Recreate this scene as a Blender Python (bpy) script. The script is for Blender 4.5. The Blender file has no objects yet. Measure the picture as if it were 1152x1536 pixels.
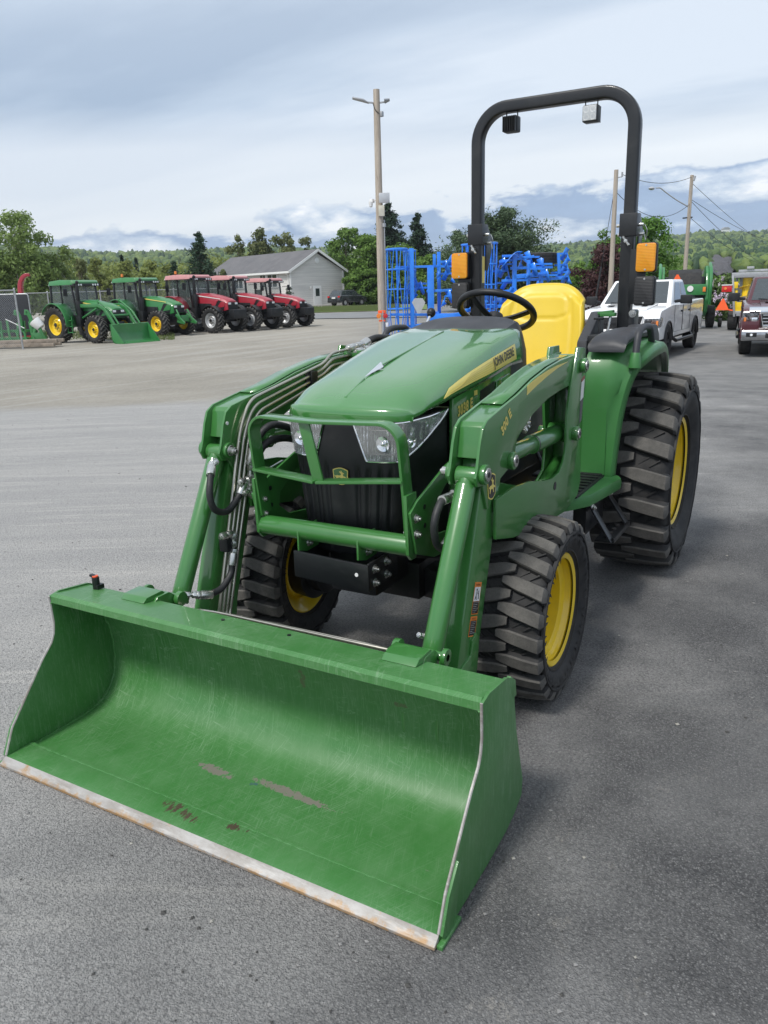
import bpy, bmesh, math, random
from mathutils import Vector, Matrix, noise
V = Vector
PI = math.pi
rad = math.radians
scn = bpy.context.scene
COL = scn.collection
random.seed(7)

# ------------------------------------------------------------------ camera model
CAM = V((4.3444, 1.478, 1.4958)); YAW, PITCH, ROLL, FPX = 3.66872, 0.274884, -0.029273, 1170.37
_f = V((math.cos(YAW)*math.cos(PITCH), math.sin(YAW)*math.cos(PITCH), -math.sin(PITCH)))
_r0 = _f.cross(V((0, 0, 1))).normalized(); _u0 = _r0.cross(_f)
_r = _r0*math.cos(ROLL) + _u0*math.sin(ROLL); _u = -_r0*math.sin(ROLL) + _u0*math.cos(ROLL)
cd = bpy.data.cameras.new('camera'); cam = bpy.data.objects.new('camera', cd); COL.objects.link(cam)
cd.sensor_fit = 'VERTICAL'; cd.sensor_height = 36; cd.lens = FPX/1536*36
cd.clip_start = 0.05; cd.clip_end = 9000
cam.matrix_world = Matrix((( _r.x, _u.x, -_f.x, CAM.x), (_r.y, _u.y, -_f.y, CAM.y), (_r.z, _u.z, -_f.z, CAM.z), (0, 0, 0, 1)))
scn.camera = cam

def sstep(a, b, t):
    t = min(1, max(0, (t-a)/(b-a))); return t*t*(3-2*t)
def gz(x, y):                                    # the lot dips gently away from the tractor and rises again
    r = math.hypot(x-CAM.x, y-CAM.y)
    return -0.33*sstep(8, 20, r) + 0.45*sstep(45, 88, r)
def ray(px, py):
    return (_f + _r*((px-576)/FPX) + _u*((768-py)/FPX))
def at(px, py):                                  # ground point seen at a pixel of the photograph
    d = ray(px, py); t = 1.0
    while t < 400:
        p = CAM + d*t
        if p.z <= gz(p.x, p.y): break
        t += 0.02*max(1, t*.05)
    p = CAM + d*t
    return V((p.x, p.y, gz(p.x, p.y)))
def far(px, dist):                               # ground point under a pixel column at a depth
    d = ray(px, 440); d.z = 0
    p = CAM + d*dist
    return V((p.x, p.y, gz(p.x, p.y)))

def zpix(px, py, dist):                          # height seen at a pixel, at far()'s depth
    fh = V((_f.x, _f.y, 0)).normalized(); d0 = ray(px, 440); d = ray(px, py)
    return CAM.z + dist*d0.dot(fh)/d.dot(fh)*d.z
# ------------------------------------------------------------------ mesh helpers
def frame(d, ref=None):
    d = d.normalized()
    r = ref or (V((0, 0, 1)) if abs(d.z) < .9 else V((1, 0, 0)))
    a = r.cross(d)
    if a.length < 1e-5: a = V((1, 0, 0)).cross(d) if abs(d.x) < .9 else V((0, 1, 0)).cross(d)
    a.normalize(); b = d.cross(a)
    return a, b
class MB:
    def __init__(s): s.v = []; s.f = []; s.mi = []; s.cur = 0
    def add(s, vs, fs):
        o = len(s.v); s.v += [tuple(p) for p in vs]; s.f += [tuple(i+o for i in f) for f in fs]; s.mi += [s.cur]*len(fs); return s
    def box(s, c, d, rz=0, M=None):
        c = V(c); x, y, z = [q/2 for q in d]
        R = M or Matrix.Rotation(rz, 3, 'Z')
        vs = [c + R @ V((i*x, j*y, k*z)) for i in (-1, 1) for j in (-1, 1) for k in (-1, 1)]
        return s.add(vs, [(0, 1, 3, 2), (4, 6, 7, 5), (0, 4, 5, 1), (2, 3, 7, 6), (0, 2, 6, 4), (1, 5, 7, 3)])
    def bar(s, a, b, w, h, ref=None):            # rectangular bar; w across, h along ref
        a, b = V(a), V(b); u, v = frame(b-a, V(ref) if ref else None)
        vs = [p + u*i*w/2 + v*j*h/2 for p in (a, b) for i, j in ((-1, -1), (1, -1), (1, 1), (-1, 1))]
        return s.add(vs, [(3, 2, 1, 0), (4, 5, 6, 7), (0, 1, 5, 4), (1, 2, 6, 5), (2, 3, 7, 6), (3, 0, 4, 7)])
    def cyl(s, a, b, r, r2=None, n=16, caps=True):
        a, b = V(a), V(b); r2 = r if r2 is None else r2; u, v = frame(b-a)
        vs = [p + (u*math.cos(2*PI*i/n) + v*math.sin(2*PI*i/n))*q for p, q in ((a, r), (b, r2)) for i in range(n)]
        fs = [(i, (i+1) % n, (i+1) % n+n, i+n) for i in range(n)]
        if caps: fs += [tuple(range(n-1, -1, -1)), tuple(range(n, 2*n))]
        return s.add(vs, fs)
    def sweep(s, pts, prof, ref=None, closed=False, caps=True, scale=None):
        pts = [V(p) for p in pts]; n = len(pts); m = len(prof); vs = []
        pu = None
        for i, p in enumerate(pts):
            a = pts[(i-1) % n] if (closed or i) else p; b = pts[(i+1) % n] if (closed or i < n-1) else p
            d = (b-a).normalized()
            if ref is not None: u, v = frame(d, V(ref))
            elif pu is None: u, v = frame(d)
            else:
                u = pu - d*pu.dot(d); u.normalize(); v = d.cross(u)
            pu = u
            k = scale[i] if scale else 1
            if 0 < i < n-1 or closed:
                d1 = (p-a).normalized(); c = max(.5, d1.dot(d))
            else: c = 1
            vs += [p + u*q[0]*k/(c if ref is not None and prof_miter else 1) + v*q[1]*k for q in prof]
        fs = []
        for i in range(n if closed else n-1):
            for j in range(m):
                a, b = i*m+j, i*m+(j+1) % m; c, d = ((i+1) % n)*m+(j+1) % m, ((i+1) % n)*m+j
                fs.append((a, b, c, d))
        if caps and not closed: fs += [tuple(range(m-1, -1, -1)), tuple((n-1)*m+j for j in range(m))]
        return s.add(vs, fs)
    def tube(s, pts, r, n=10, closed=False, scale=None):
        return s.sweep(pts, [(r*math.cos(2*PI*i/n), r*math.sin(2*PI*i/n)) for i in range(n)], closed=closed, scale=scale)
    def prism(s, poly, a, b, axis='y'):          # polygon extruded along an axis, poly in the other two
        def P(q, t): return {'y': (q[0], t, q[1]), 'x': (t, q[0], q[1]), 'z': (q[0], q[1], t)}[axis]
        n = len(poly)
        area = sum(poly[i][0]*poly[(i+1) % n][1]-poly[(i+1) % n][0]*poly[i][1] for i in range(n))
        if (area > 0) == (axis == 'y'): poly = poly[::-1]
        if b < a: a, b = b, a
        vs = [P(q, a) for q in poly]+[P(q, b) for q in poly]
        fs = [tuple(range(n-1, -1, -1)), tuple(range(n, 2*n))]+[(i, (i+1) % n, (i+1) % n+n, i+n) for i in range(n)]
        return s.add(vs, fs)
    def loft(s, secs, closed=False, caps=False, flip=False):
        m = len(secs[0]); vs = [p for q in secs for p in q]; fs = []
        for i in range(len(secs)-1):
            for j in range(m if closed else m-1):
                f = (i*m+j, i*m+(j+1) % m, (i+1)*m+(j+1) % m, (i+1)*m+j)
                fs.append(f[::-1] if flip else f)
        if caps: fs += [tuple(range(m-1, -1, -1)), tuple((len(secs)-1)*m+j for j in range(m))]
        return s.add(vs, fs)
    def lathe(s, prof, c=(0, 0, 0), axis='y', n=48, closed=False):   # prof: (t along the axis, r)
        c = V(c); vs = []
        for t, r in prof:
            for i in range(n):
                a = 2*PI*i/n; q = (r*math.cos(a), t, r*math.sin(a)) if axis == 'y' else ((r*math.cos(a), r*math.sin(a), t) if axis == 'z' else (t, r*math.cos(a), r*math.sin(a)))
                vs.append(c+V(q))
        m = len(prof); fs = []
        for k in range(m if closed else m-1):
            for i in range(n):
                k2 = (k+1) % m
                fs.append((k*n+i, k*n+(i+1) % n, k2*n+(i+1) % n, k2*n+i))
        return s.add(vs, fs)
    def ball(s, c, r, n=12, k=8, sc=(1, 1, 1)):
        prof = [(r*sc[2]*math.cos(PI*i/k), max(1e-5, r*math.sin(PI*i/k))) for i in range(k+1)]
        o = len(s.v); s.lathe(prof, (0, 0, 0), 'z', n)
        c = V(c)
        for i in range(o, len(s.v)): p = s.v[i]; s.v[i] = (p[0]*sc[0]+c.x, p[1]*sc[1]+c.y, p[2]+c.z)
        return s
    def grid(s, fn, nu, nv, flip=False):
        return s.loft([[fn(i/nu, j/nv) for j in range(nv+1)] for i in range(nu+1)], flip=flip)
    def xf(s, M, start=0):
        for i in range(start, len(s.v)): s.v[i] = tuple(M @ V(s.v[i]))
        return s
    def mirror(s, M=None):
        o = len(s.v); m = len(s.f)
        s.v += [(x, -y, z) for x, y, z in s.v]; s.f += [tuple(i+o for i in f[::-1]) for f in s.f[:m]]; s.mi += s.mi[:m]
        return s
    def build(s, name, mats, parent=None, bevel=0, seg=2, ang=32, smooth=True, normals=True, solid=0, sub=0, weld=True, bang=30):
        me = bpy.data.meshes.new(name)
        me.from_pydata(s.v, [], s.f)
        if not isinstance(mats, (list, tuple)): mats = [mats]
        for m in mats: me.materials.append(m)
        if len(mats) > 1: me.polygons.foreach_set('material_index', s.mi)
        if weld or bevel:
            bm = bmesh.new(); bm.from_mesh(me)
            if weld: bmesh.ops.remove_doubles(bm, verts=bm.verts, dist=1e-5)
            if normals: bmesh.ops.recalc_face_normals(bm, faces=bm.faces)
            if bevel:
                es = [e for e in bm.edges if len(e.link_faces) == 2 and e.calc_face_angle(0) > rad(bang)]
                bmesh.ops.bevel(bm, geom=es, offset=bevel, segments=seg, profile=.6, affect='EDGES', clamp_overlap=True)
            bm.to_mesh(me); bm.free()
        if smooth:
            me.polygons.foreach_set('use_smooth', [True]*len(me.polygons)); me.set_sharp_from_angle(angle=rad(ang))
        o = bpy.data.objects.new(name, me); COL.objects.link(o)
        if parent: o.parent = parent
        if solid:
            md = o.modifiers.new('solid', 'SOLIDIFY'); md.thickness = solid; md.offset = 0
        if sub:
            md = o.modifiers.new('sub', 'SUBSURF'); md.levels = sub; md.render_levels = sub
        return o
prof_miter = True
def rect(w, h, r=0, k=3):
    if not r: return [(-w/2, -h/2), (w/2, -h/2), (w/2, h/2), (-w/2, h/2)]
    o = []
    for cx, cy, a0 in ((w/2-r, h/2-r, 0), (-w/2+r, h/2-r, 90), (-w/2+r, -h/2+r, 180), (w/2-r, -h/2+r, 270)):
        for i in range(k+1):
            a = rad(a0+90*i/k); o.append((cx+r*math.cos(a), cy+r*math.sin(a)))
    return o
def cr(pts, k=6, closed=False):                  # Catmull-Rom through 3D points
    pts = [V(p) for p in pts]; n = len(pts); out = []
    for i in range(n if closed else n-1):
        p0 = pts[i-1] if (i or closed) else pts[0]; p1 = pts[i]; p2 = pts[(i+1) % n]; p3 = pts[(i+2) % n] if (closed or i+2 < n) else pts[-1]
        for j in range(k):
            t = j/k
            out.append(.5*((2*p1)+(p2-p0)*t+(2*p0-5*p1+4*p2-p3)*t*t+(3*p1-p0-3*p2+p3)*t**3))
    if not closed: out.append(pts[-1])
    return out
def fillet(pts, r, k=6):                         # polyline with rounded corners
    pts = [V(p) for p in pts]; out = [pts[0]]
    for i in range(1, len(pts)-1):
        a, b, c = pts[i-1], pts[i], pts[i+1]
        d1, d2 = (a-b), (c-b); rr = min(r, d1.length*.49, d2.length*.49)
        p, q = b+d1.normalized()*rr, b+d2.normalized()*rr
        for j in range(k+1):
            t = j/k; out.append(p*(1-t)**2+b*2*t*(1-t)+q*t*t)
    out.append(pts[-1]); return out
def lerp(a, b, t): return a+(b-a)*t
def tab(x, xs, ys):
    if x <= xs[0]: return ys[0]
    for i in range(len(xs)-1):
        if x <= xs[i+1]: return lerp(ys[i], ys[i+1], (x-xs[i])/(xs[i+1]-xs[i]))
    return ys[-1]
def tag(o, label=None, cat=None, group=None, kind=None):
    if label: o['label'] = label
    if cat: o['category'] = cat
    if group: o['group'] = group
    if kind: o['kind'] = kind
    return o
def empty(name, loc=(0, 0, 0), rz=0, s=1):
    o = bpy.data.objects.new(name, None); COL.objects.link(o); o.location = loc; o.rotation_euler.z = rz; o.scale = (s, s, s)
    o.empty_display_size = .2; return o
def tree_copy(o, parent=None):
    c = o.copy(); COL.objects.link(c); c.parent = parent
    for k in list(o.children): tree_copy(k, c)
    return c
def text_mesh(body, size, mat, fn, name='lettering', parent=None, bold=.0, sx=1, spacing=1, shear=0):
    cu = bpy.data.curves.new('t', 'FONT'); cu.body = body; cu.size = size; cu.offset = bold; cu.resolution_u = 3; cu.space_character = spacing
    cu.shear = shear
    o = bpy.data.objects.new('t', cu); COL.objects.link(o)
    dg = bpy.context.evaluated_depsgraph_get(); me = bpy.data.meshes.new_from_object(o.evaluated_get(dg))
    bpy.data.objects.remove(o)
    bm = bmesh.new(); bm.from_mesh(me)
    bmesh.ops.subdivide_edges(bm, edges=[e for e in bm.edges if e.calc_length() > size*.25], cuts=2)
    for v in bm.verts: v.co = fn(v.co.x*sx, v.co.y)
    bm.to_mesh(me); bm.free(); me.name = name
    me.materials.clear(); me.materials.append(mat)
    o = bpy.data.objects.new(name, me); COL.objects.link(o); o.parent = parent
    return o

# ------------------------------------------------------------------ materials
def lin(c):
    return tuple((v/12.92 if v <= .04045 else ((v+.055)/1.055)**2.4) for v in c)
def hexc(h): return lin(tuple(int(h[i:i+2], 16)/255 for i in (0, 2, 4)))
class N:
    def __init__(s, name):
        s.m = bpy.data.materials.new(name); s.m.use_nodes = True; s.t = s.m.node_tree; s.p = s.t.nodes['Principled BSDF']
        s.out = s.t.nodes['Material Output']
    def n(s, ty, **k):
        o = s.t.nodes.new(ty)
        for a, b in k.items():
            if a in o.inputs.keys() if isinstance(a, str) else False: o.inputs[a].default_value = b
            else: setattr(o, a, b)
        return o
    def l(s, a, b): s.t.links.new(a, b)
    def inp(s, k, v): s.p.inputs[k].default_value = v
    def coord(s, kind='Object'): return s.n('ShaderNodeTexCoord').outputs[kind]
    def noise(s, scale, detail=4, rough=.55, vec=None, stretch=None, dist=0):
        t = s.n('ShaderNodeTexNoise'); t.inputs['Scale'].default_value = scale; t.inputs['Detail'].default_value = detail; t.inputs['Roughness'].default_value = rough
        t.inputs['Distortion'].default_value = dist
        v = vec or s.coord()
        if stretch:
            mp = s.n('ShaderNodeMapping'); mp.inputs['Scale'].default_value = stretch[:3]
            if len(stretch) > 3: mp.inputs['Rotation'].default_value = stretch[3:6]
            s.l(v, mp.inputs['Vector']); v = mp.outputs[0]
        s.l(v, t.inputs['Vector']); return t.outputs['Fac']
    def ramp(s, fac, stops, interp='LINEAR'):
        r = s.n('ShaderNodeValToRGB'); r.color_ramp.interpolation = interp; e = r.color_ramp.elements
        while len(e) < len(stops): e.new(.5)
        for q, (p, c) in zip(e, stops): q.position = p; q.color = (c, c, c, 1) if isinstance(c, (int, float)) else (*c[:3], 1)
        s.l(fac, r.inputs[0]); return r.outputs[0]
    def mix(s, fac, a, b, mode='MIX'):
        m = s.n('ShaderNodeMix', data_type='RGBA', blend_type=mode)
        for sock, v in ((m.inputs[0], fac), (m.inputs[6], a), (m.inputs[7], b)):
            if hasattr(v, 'links'): s.l(v, sock)
            else: sock.default_value = v if isinstance(v, (int, float)) else (*v[:3], 1)
        return m.outputs[2]
    def math(s, op, a, b=None, c=None):
        m = s.n('ShaderNodeMath', operation=op)
        for i, v in enumerate((a, b, c)):
            if v is None: continue
            if hasattr(v, 'links'): s.l(v, m.inputs[i])
            else: m.inputs[i].default_value = v
        return m.outputs[0]
    def bump(s, h, strength=.2, dist=.01):
        b = s.n('ShaderNodeBump'); b.inputs['Strength'].default_value = strength; b.inputs['Distance'].default_value = dist
        s.l(h, b.inputs['Height']); s.l(b.outputs[0], s.p.inputs['Normal'])
    def set(s, col=None, rough=None, metal=None, coat=None, spec=None):
        for k, v in (('Base Color', col), ('Roughness', rough), ('Metallic', metal), ('Coat Weight', coat), ('Specular IOR Level', spec)):
            if v is None: continue
            if hasattr(v, 'links'): s.l(v, s.p.inputs[k])
            else: s.inp(k, (*v[:3], 1) if k == 'Base Color' else v)
        return s
def simple(name, col, rough=.5, metal=0, coat=0, var=.12, dirt=None, scale=6, bump=0, bscale=60):
    a = N(name); n1 = a.noise(scale, 5)
    c = a.mix(a.ramp(n1, [(.3, 0), (.7, 1)]), tuple(v*(1-var) for v in col), tuple(min(1, v*(1+var)) for v in col))
    if dirt:
        n2 = a.noise(scale*.6, 8, .7, dist=.4)
        c = a.mix(a.math('MULTIPLY', a.ramp(n2, [(.5, 0), (.75, 1)]), dirt[1]), c, dirt[0])
    a.set(col=c, metal=metal, coat=coat, rough=a.ramp(a.noise(scale*2.3, 4), [(.2, rough*.82), (.8, min(1, rough*1.2))]))
    if coat: a.inp('Coat Roughness', .06); a.inp('Coat IOR', 1.75 if 'hood' in name else 1.55)
    if bump: a.bump(a.noise(bscale, 3), bump, .002)
    return a.m
GREEN = (.038, .172, .034)
DUST = (.30, .28, .25)
M = {}
M['green'] = simple('green_paint', GREEN, .34, 0, .8, .06, (DUST, .10), 3)
M['green_hood'] = simple('green_hood_paint', (.046, .195, .042), .24, 0, 1.0, .04, (DUST, .06), 2)
M['green_plastic'] = simple('green_moulded_plastic', (.042, .178, .045), .42, 0, .15, .06, (DUST, .13), 4, .04, 300)
M['green_far'] = simple('green_machine_paint', (.03, .19, .05), .4, 0, .3, .12, (DUST, .15), 1.5)
M['black'] = simple('black_painted_steel', (.006, .007, .009), .42, 0, .2, .2, ((.16, .15, .14), .18), 4)
M['rops'] = simple('rollbar_black_paint', (.006, .0075, .010), .42, 0, .25, .15, ((.2, .19, .18), .10), 5, .05, 200)
M['plastic'] = simple('black_plastic', (.007, .008, .010), .48, 0, 0, .2, ((.2, .19, .18), .12), 5, .06, 400)
M['grey_plastic'] = simple('charcoal_plastic', (.032, .034, .040), .52, 0, 0, .12, ((.25, .24, .23), .15), 4, .08, 350)
M['seat'] = simple('yellow_vinyl', (.70, .50, .03), .42, 0, 0, .04, ((.6, .45, .12), .12), 5, .05, 250)
M['yellow'] = simple('yellow_rim_paint', (.80, .55, .008), .32, 0, .4, .06, ((.35, .27, .12), .25), 7)
M['decal'] = simple('yellow_decal', (.78, .64, .16), .35, 0, .3, .05)
M['decal_black'] = simple('black_decal', (.012, .013, .012), .35, 0, .3, .05)
M['zinc'] = simple('zinc_plated_steel', (.62, .62, .60), .28, .95, 0, .15, ((.3, .27, .2), .3), 20)
M['pipe'] = simple('steel_hydraulic_pipe', (.52, .49, .43), .30, .95, 0, .12, ((.3, .27, .2), .3), 12)
M['hose'] = simple('rubber_hose', (.016, .017, .019), .55, 0, 0, .2, ((.2, .19, .17), .15), 20, .3, 160)
M['chrome'] = simple('chrome', (.85, .86, .88), .06, 1, 0, .02)
M['white'] = simple('white_paint', (.78, .78, .77), .35, 0, .3, .03)
M['orange'] = simple('orange_decal', (.75, .22, .04), .45)
M['red'] = simple('red_paint', (.34, .020, .036), .35, 0, .4, .1, (DUST, .12), 1.5)
M['blue'] = simple('blue_machine_paint', (.02, .215, .80), .38, 0, .3, .12, (DUST, .08), 3)
M['grey_metal'] = simple('galvanised_steel', (.42, .43, .44), .45, .6, 0, .12, None, 6)
def m_rubber():
    a = N('tyre_rubber'); n = a.noise(9, 8, .7)
    c = a.mix(a.ramp(n, [(.38, 0), (.72, 1)]), (.010, .0105, .012), (.040, .038, .036))
    a.set(col=c, rough=.72); a.bump(a.noise(120, 4), .25, .002); return a.m
def m_lug():
    a = N('worn_tyre_lug'); n = a.noise(14, 8, .75); f = a.noise(160, 3, .7)
    c = a.mix(a.ramp(n, [(.3, 0), (.7, 1)]), (.055, .053, .050), (.140, .132, .120))
    c = a.mix(a.math('MULTIPLY', a.ramp(f, [(.45, 0), (.7, 1)]), .5), c, (.06, .056, .05))
    a.set(col=c, rough=.8); a.bump(f, .3, .002); return a.m
M['lampwhite2'] = simple('led_reflector', (.80, .82, .80), .2)
M['rubber'] = m_rubber(); M['lug'] = m_lug()
def m_glass(name, col=(1, 1, 1), rough=.02, alpha=.25):
    a = N(name); a.set(col=col, rough=rough); a.inp('Alpha', alpha); a.inp('Specular IOR Level', .8); a.inp('Coat Weight', 1); return a.m
M['lens'] = m_glass('clear_lamp_lens', (.9, .93, .95), .02, .22)
def m_amber():
    a = N('amber_lens'); w = a.n('ShaderNodeTexWave', wave_type='BANDS', bands_direction='Z'); w.inputs['Scale'].default_value = 42; a.l(a.coord(), w.inputs['Vector'])
    c = a.mix(w.outputs['Fac'], (.62, .24, .008), (.85, .38, .015)); a.set(col=c, rough=.30); a.inp('Coat Weight', .2)
    a.inp('Subsurface Weight', .4); a.inp('Subsurface Scale', .02)
    a.bump(w.outputs['Fac'], .25, .002); return a.m
M['amber'] = m_amber()
def m_lampdark():
    a = N('smoked_lens'); w = a.n('ShaderNodeTexWave', wave_type='BANDS', bands_direction='Z'); w.inputs['Scale'].default_value = 42; a.l(a.coord(), w.inputs['Vector'])
    a.set(col=a.mix(w.outputs['Fac'], (.012, .012, .013), (.04, .04, .042)), rough=.45); a.bump(w.outputs['Fac'], .3, .002); return a.m
M['smoked'] = m_lampdark()
def m_bucket():
    a = N('scratched_green_bucket_paint'); co = a.coord()
    base = a.mix(a.ramp(a.noise(2.2, 6, .6), [(.3, 0), (.75, 1)]), (.038, .160, .034), (.062, .205, .058))
    # fine scratch families
    def scr(rot, sc, lo, hi, seed):
        mp = a.n('ShaderNodeMapping'); mp.inputs['Rotation'].default_value = rot; mp.inputs['Location'].default_value = (seed, seed*.7, 0)
        a.l(co, mp.inputs['Vector']); m2 = a.n('ShaderNodeMapping'); m2.inputs['Scale'].default_value = sc; a.l(mp.outputs[0], m2.inputs['Vector'])
        t = a.n('ShaderNodeTexNoise'); t.inputs['Scale'].default_value = 9; t.inputs['Detail'].default_value = 5; t.inputs['Roughness'].default_value = .8; t.inputs['Distortion'].default_value = .25
        a.l(m2.outputs[0], t.inputs['Vector']); return a.ramp(t.outputs['Fac'], [(lo, 0), (hi, 1)])
    s1 = scr((0, 0, .5), (1.2, 30, 1.2), .545, .62, 0)
    s2 = scr((0, 0, -.35), (1.0, 26, 1.0), .55, .63, 5)
    s3 = scr((0, 0, .1), (26, 1.2, 6), .56, .64, 9)
    area = a.ramp(a.noise(2.6, 4, .6), [(.35, .15), (.65, 1)])
    s = a.math('MULTIPLY', a.math('MAXIMUM', s1, a.math('MAXIMUM', s2, s3)), area)
    haze = a.ramp(a.noise(5, 9, .75, stretch=(1, 1.6, 1)), [(.42, 0), (.8, 1)])
    c = a.mix(a.math('MULTIPLY', haze, .38), base, (.15, .28, .14))
    c = a.mix(a.math('MULTIPLY', s, .36), c, (.30, .44, .29))
    # chipped patches down to grey steel
    ch = a.ramp(a.noise(24, 7, .7, stretch=(1, .35, 1)), [(.69, 0), (.71, 1)])
    c = a.mix(a.math('MULTIPLY', ch, .7), c, (.20, .18, .165))
    sp = a.n('ShaderNodeSeparateXYZ'); a.l(co, sp.inputs[0]); X, Y, Z = sp.outputs
    def spot(cx, cy, rx, ry, rot, nscale, lo, hi, use=None, st=(1, 1, 1)):      # worn patch with its own outline
        u_ = a.math('SUBTRACT', X if use is None else Z, cx); v_ = a.math('SUBTRACT', Y, cy); c_, s_ = math.cos(rot), math.sin(rot)
        p_ = a.math('DIVIDE', a.math('ADD', a.math('MULTIPLY', u_, c_), a.math('MULTIPLY', v_, s_)), rx); q_ = a.math('DIVIDE', a.math('SUBTRACT', a.math('MULTIPLY', v_, c_), a.math('MULTIPLY', u_, s_)), ry)
        d_ = a.math('ADD', a.math('MULTIPLY', p_, p_), a.math('MULTIPLY', q_, q_)); n_ = a.noise(nscale, 6, .75, stretch=st)
        return a.ramp(a.math('SUBTRACT', n_, a.math('MULTIPLY', d_, .16)), [(lo, 0), (hi, 1)])
    low = a.ramp(Z, [(.04, 1), (.06, 0)])
    gre = a.math('MAXIMUM', spot(2.72, -.13, .018, .080, -.10, 60, .36, .39), spot(2.705, .16, .016, .145, -.05, 60, .34, .37))
    c = a.mix(a.math('MULTIPLY', a.math('MULTIPLY', gre, low), .85), c, (.21, .175, .165))
    brn = a.math('MAXIMUM', spot(2.937, -.065, .030, .10, -.15, 26, .46, .475, None, (.45, 1.7, 1)), spot(2.92, .125, .018, .05, 0, 30, .46, .475, None, (.45, 1.7, 1)))
    c = a.mix(a.math('MULTIPLY', a.math('MULTIPLY', brn, low), .9), c, (.075, .040, .034))
    blu = spot(2.72, .03, .012, .02, 0, 70, .42, .46); c = a.mix(a.math('MULTIPLY', a.math('MULTIPLY', blu, low), .7), c, (.05, .09, .14))
    bk_ = a.math('MAXIMUM', spot(.30, .09, .045, .014, 0, 50, .40, .44, 1), spot(.30, .446, .012, .035, 0, 50, .40, .44, 1)); c = a.mix(a.math('MULTIPLY', bk_, .6), c, (.11, .075, .05))
    a.set(col=c, rough=a.ramp(haze, [(0, .40), (1, .58)]), coat=.15)
    a.bump(s, .08, .001); return a.m
M['bucket'] = m_bucket()
def m_edge():
    a = N('worn_bare_steel'); n = a.noise(7, 8, .7, stretch=(1, .5, 1)); r = a.noise(11, 8, .7)
    c = a.mix(a.ramp(n, [(.4, 0), (.62, 1)]), (.40, .39, .375), (.24, .215, .19))
    sp = a.n('ShaderNodeSeparateXYZ'); a.l(a.coord(), sp.inputs[0]); zl = a.ramp(sp.outputs[2], [(.007, .20), (.024, 0)])
    c = a.mix(a.ramp(a.math('ADD', r, zl), [(.60, 0), (.70, .8)]), c, (.36, .20, .065))
    st_ = a.noise(60, 4, .7, stretch=(1, .15, 1)); c = a.mix(a.ramp(st_, [(.5, 0), (.7, .5)]), c, (.58, .57, .55))
    a.set(col=c, rough=.55, metal=.15); a.bump(r, .3, .003); return a.m
M['edge'] = m_edge()

def m_lampbowl():
    a = N('faceted_lamp_reflector'); co = a.coord(); w1 = a.n('ShaderNodeTexWave', wave_type='BANDS', bands_direction='Y'); w1.inputs['Scale'].default_value = 26; w1.inputs['Distortion'].default_value = 2.5; w1.inputs['Detail'].default_value = 1; a.l(co, w1.inputs[0])
    n = a.noise(38, 2, .5); c = a.mix(a.ramp(a.noise(26, 3, .6), [(.40, 0), (.58, 1)]), (.10, .10, .105), (.80, .81, .82)); a.set(col=c, rough=.10, metal=.9)
    a.bump(a.math('ADD', w1.outputs['Fac'], n), .9, .02); return a.m
M['lampbowl'] = m_lampbowl()
# ================================================================== the compact tractor (x forward, +y its left side)
T = empty('compact_tractor')
tag(T, 'green and yellow open-station compact tractor with front loader bucket resting on the asphalt', 'tractor')
def part(mb, name, mat, bevel=0, parent=None, label=None, **k):
    o = mb.build(name, M[mat] if isinstance(mat, str) else mat, parent or T, bevel, **k)
    if label: o['label'] = label
    return o
_bolt = {}
def bolt(p, d, r=.011, h=.012, parent=None, mat='zinc', stud=True):
    key = (r, h, mat, stud)
    if key not in _bolt:
        b = MB().cyl((0, 0, 0), (0, 0, .0025), r*1.45, n=18).cyl((0, 0, .0025), (0, 0, h), r, n=6)
        if stud: b.cyl((0, 0, h), (0, 0, h+.006), r*.5, n=10)
        o = b.build('bolt', M[mat], parent or T, .0008, 1); _bolt[key] = o.data
    else:
        o = bpy.data.objects.new('bolt', _bolt[key]); COL.objects.link(o); o.parent = parent or T
    o.location = V(p); o.rotation_euler = V(d).to_track_quat('Z', 'Y').to_euler(); return o

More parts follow.
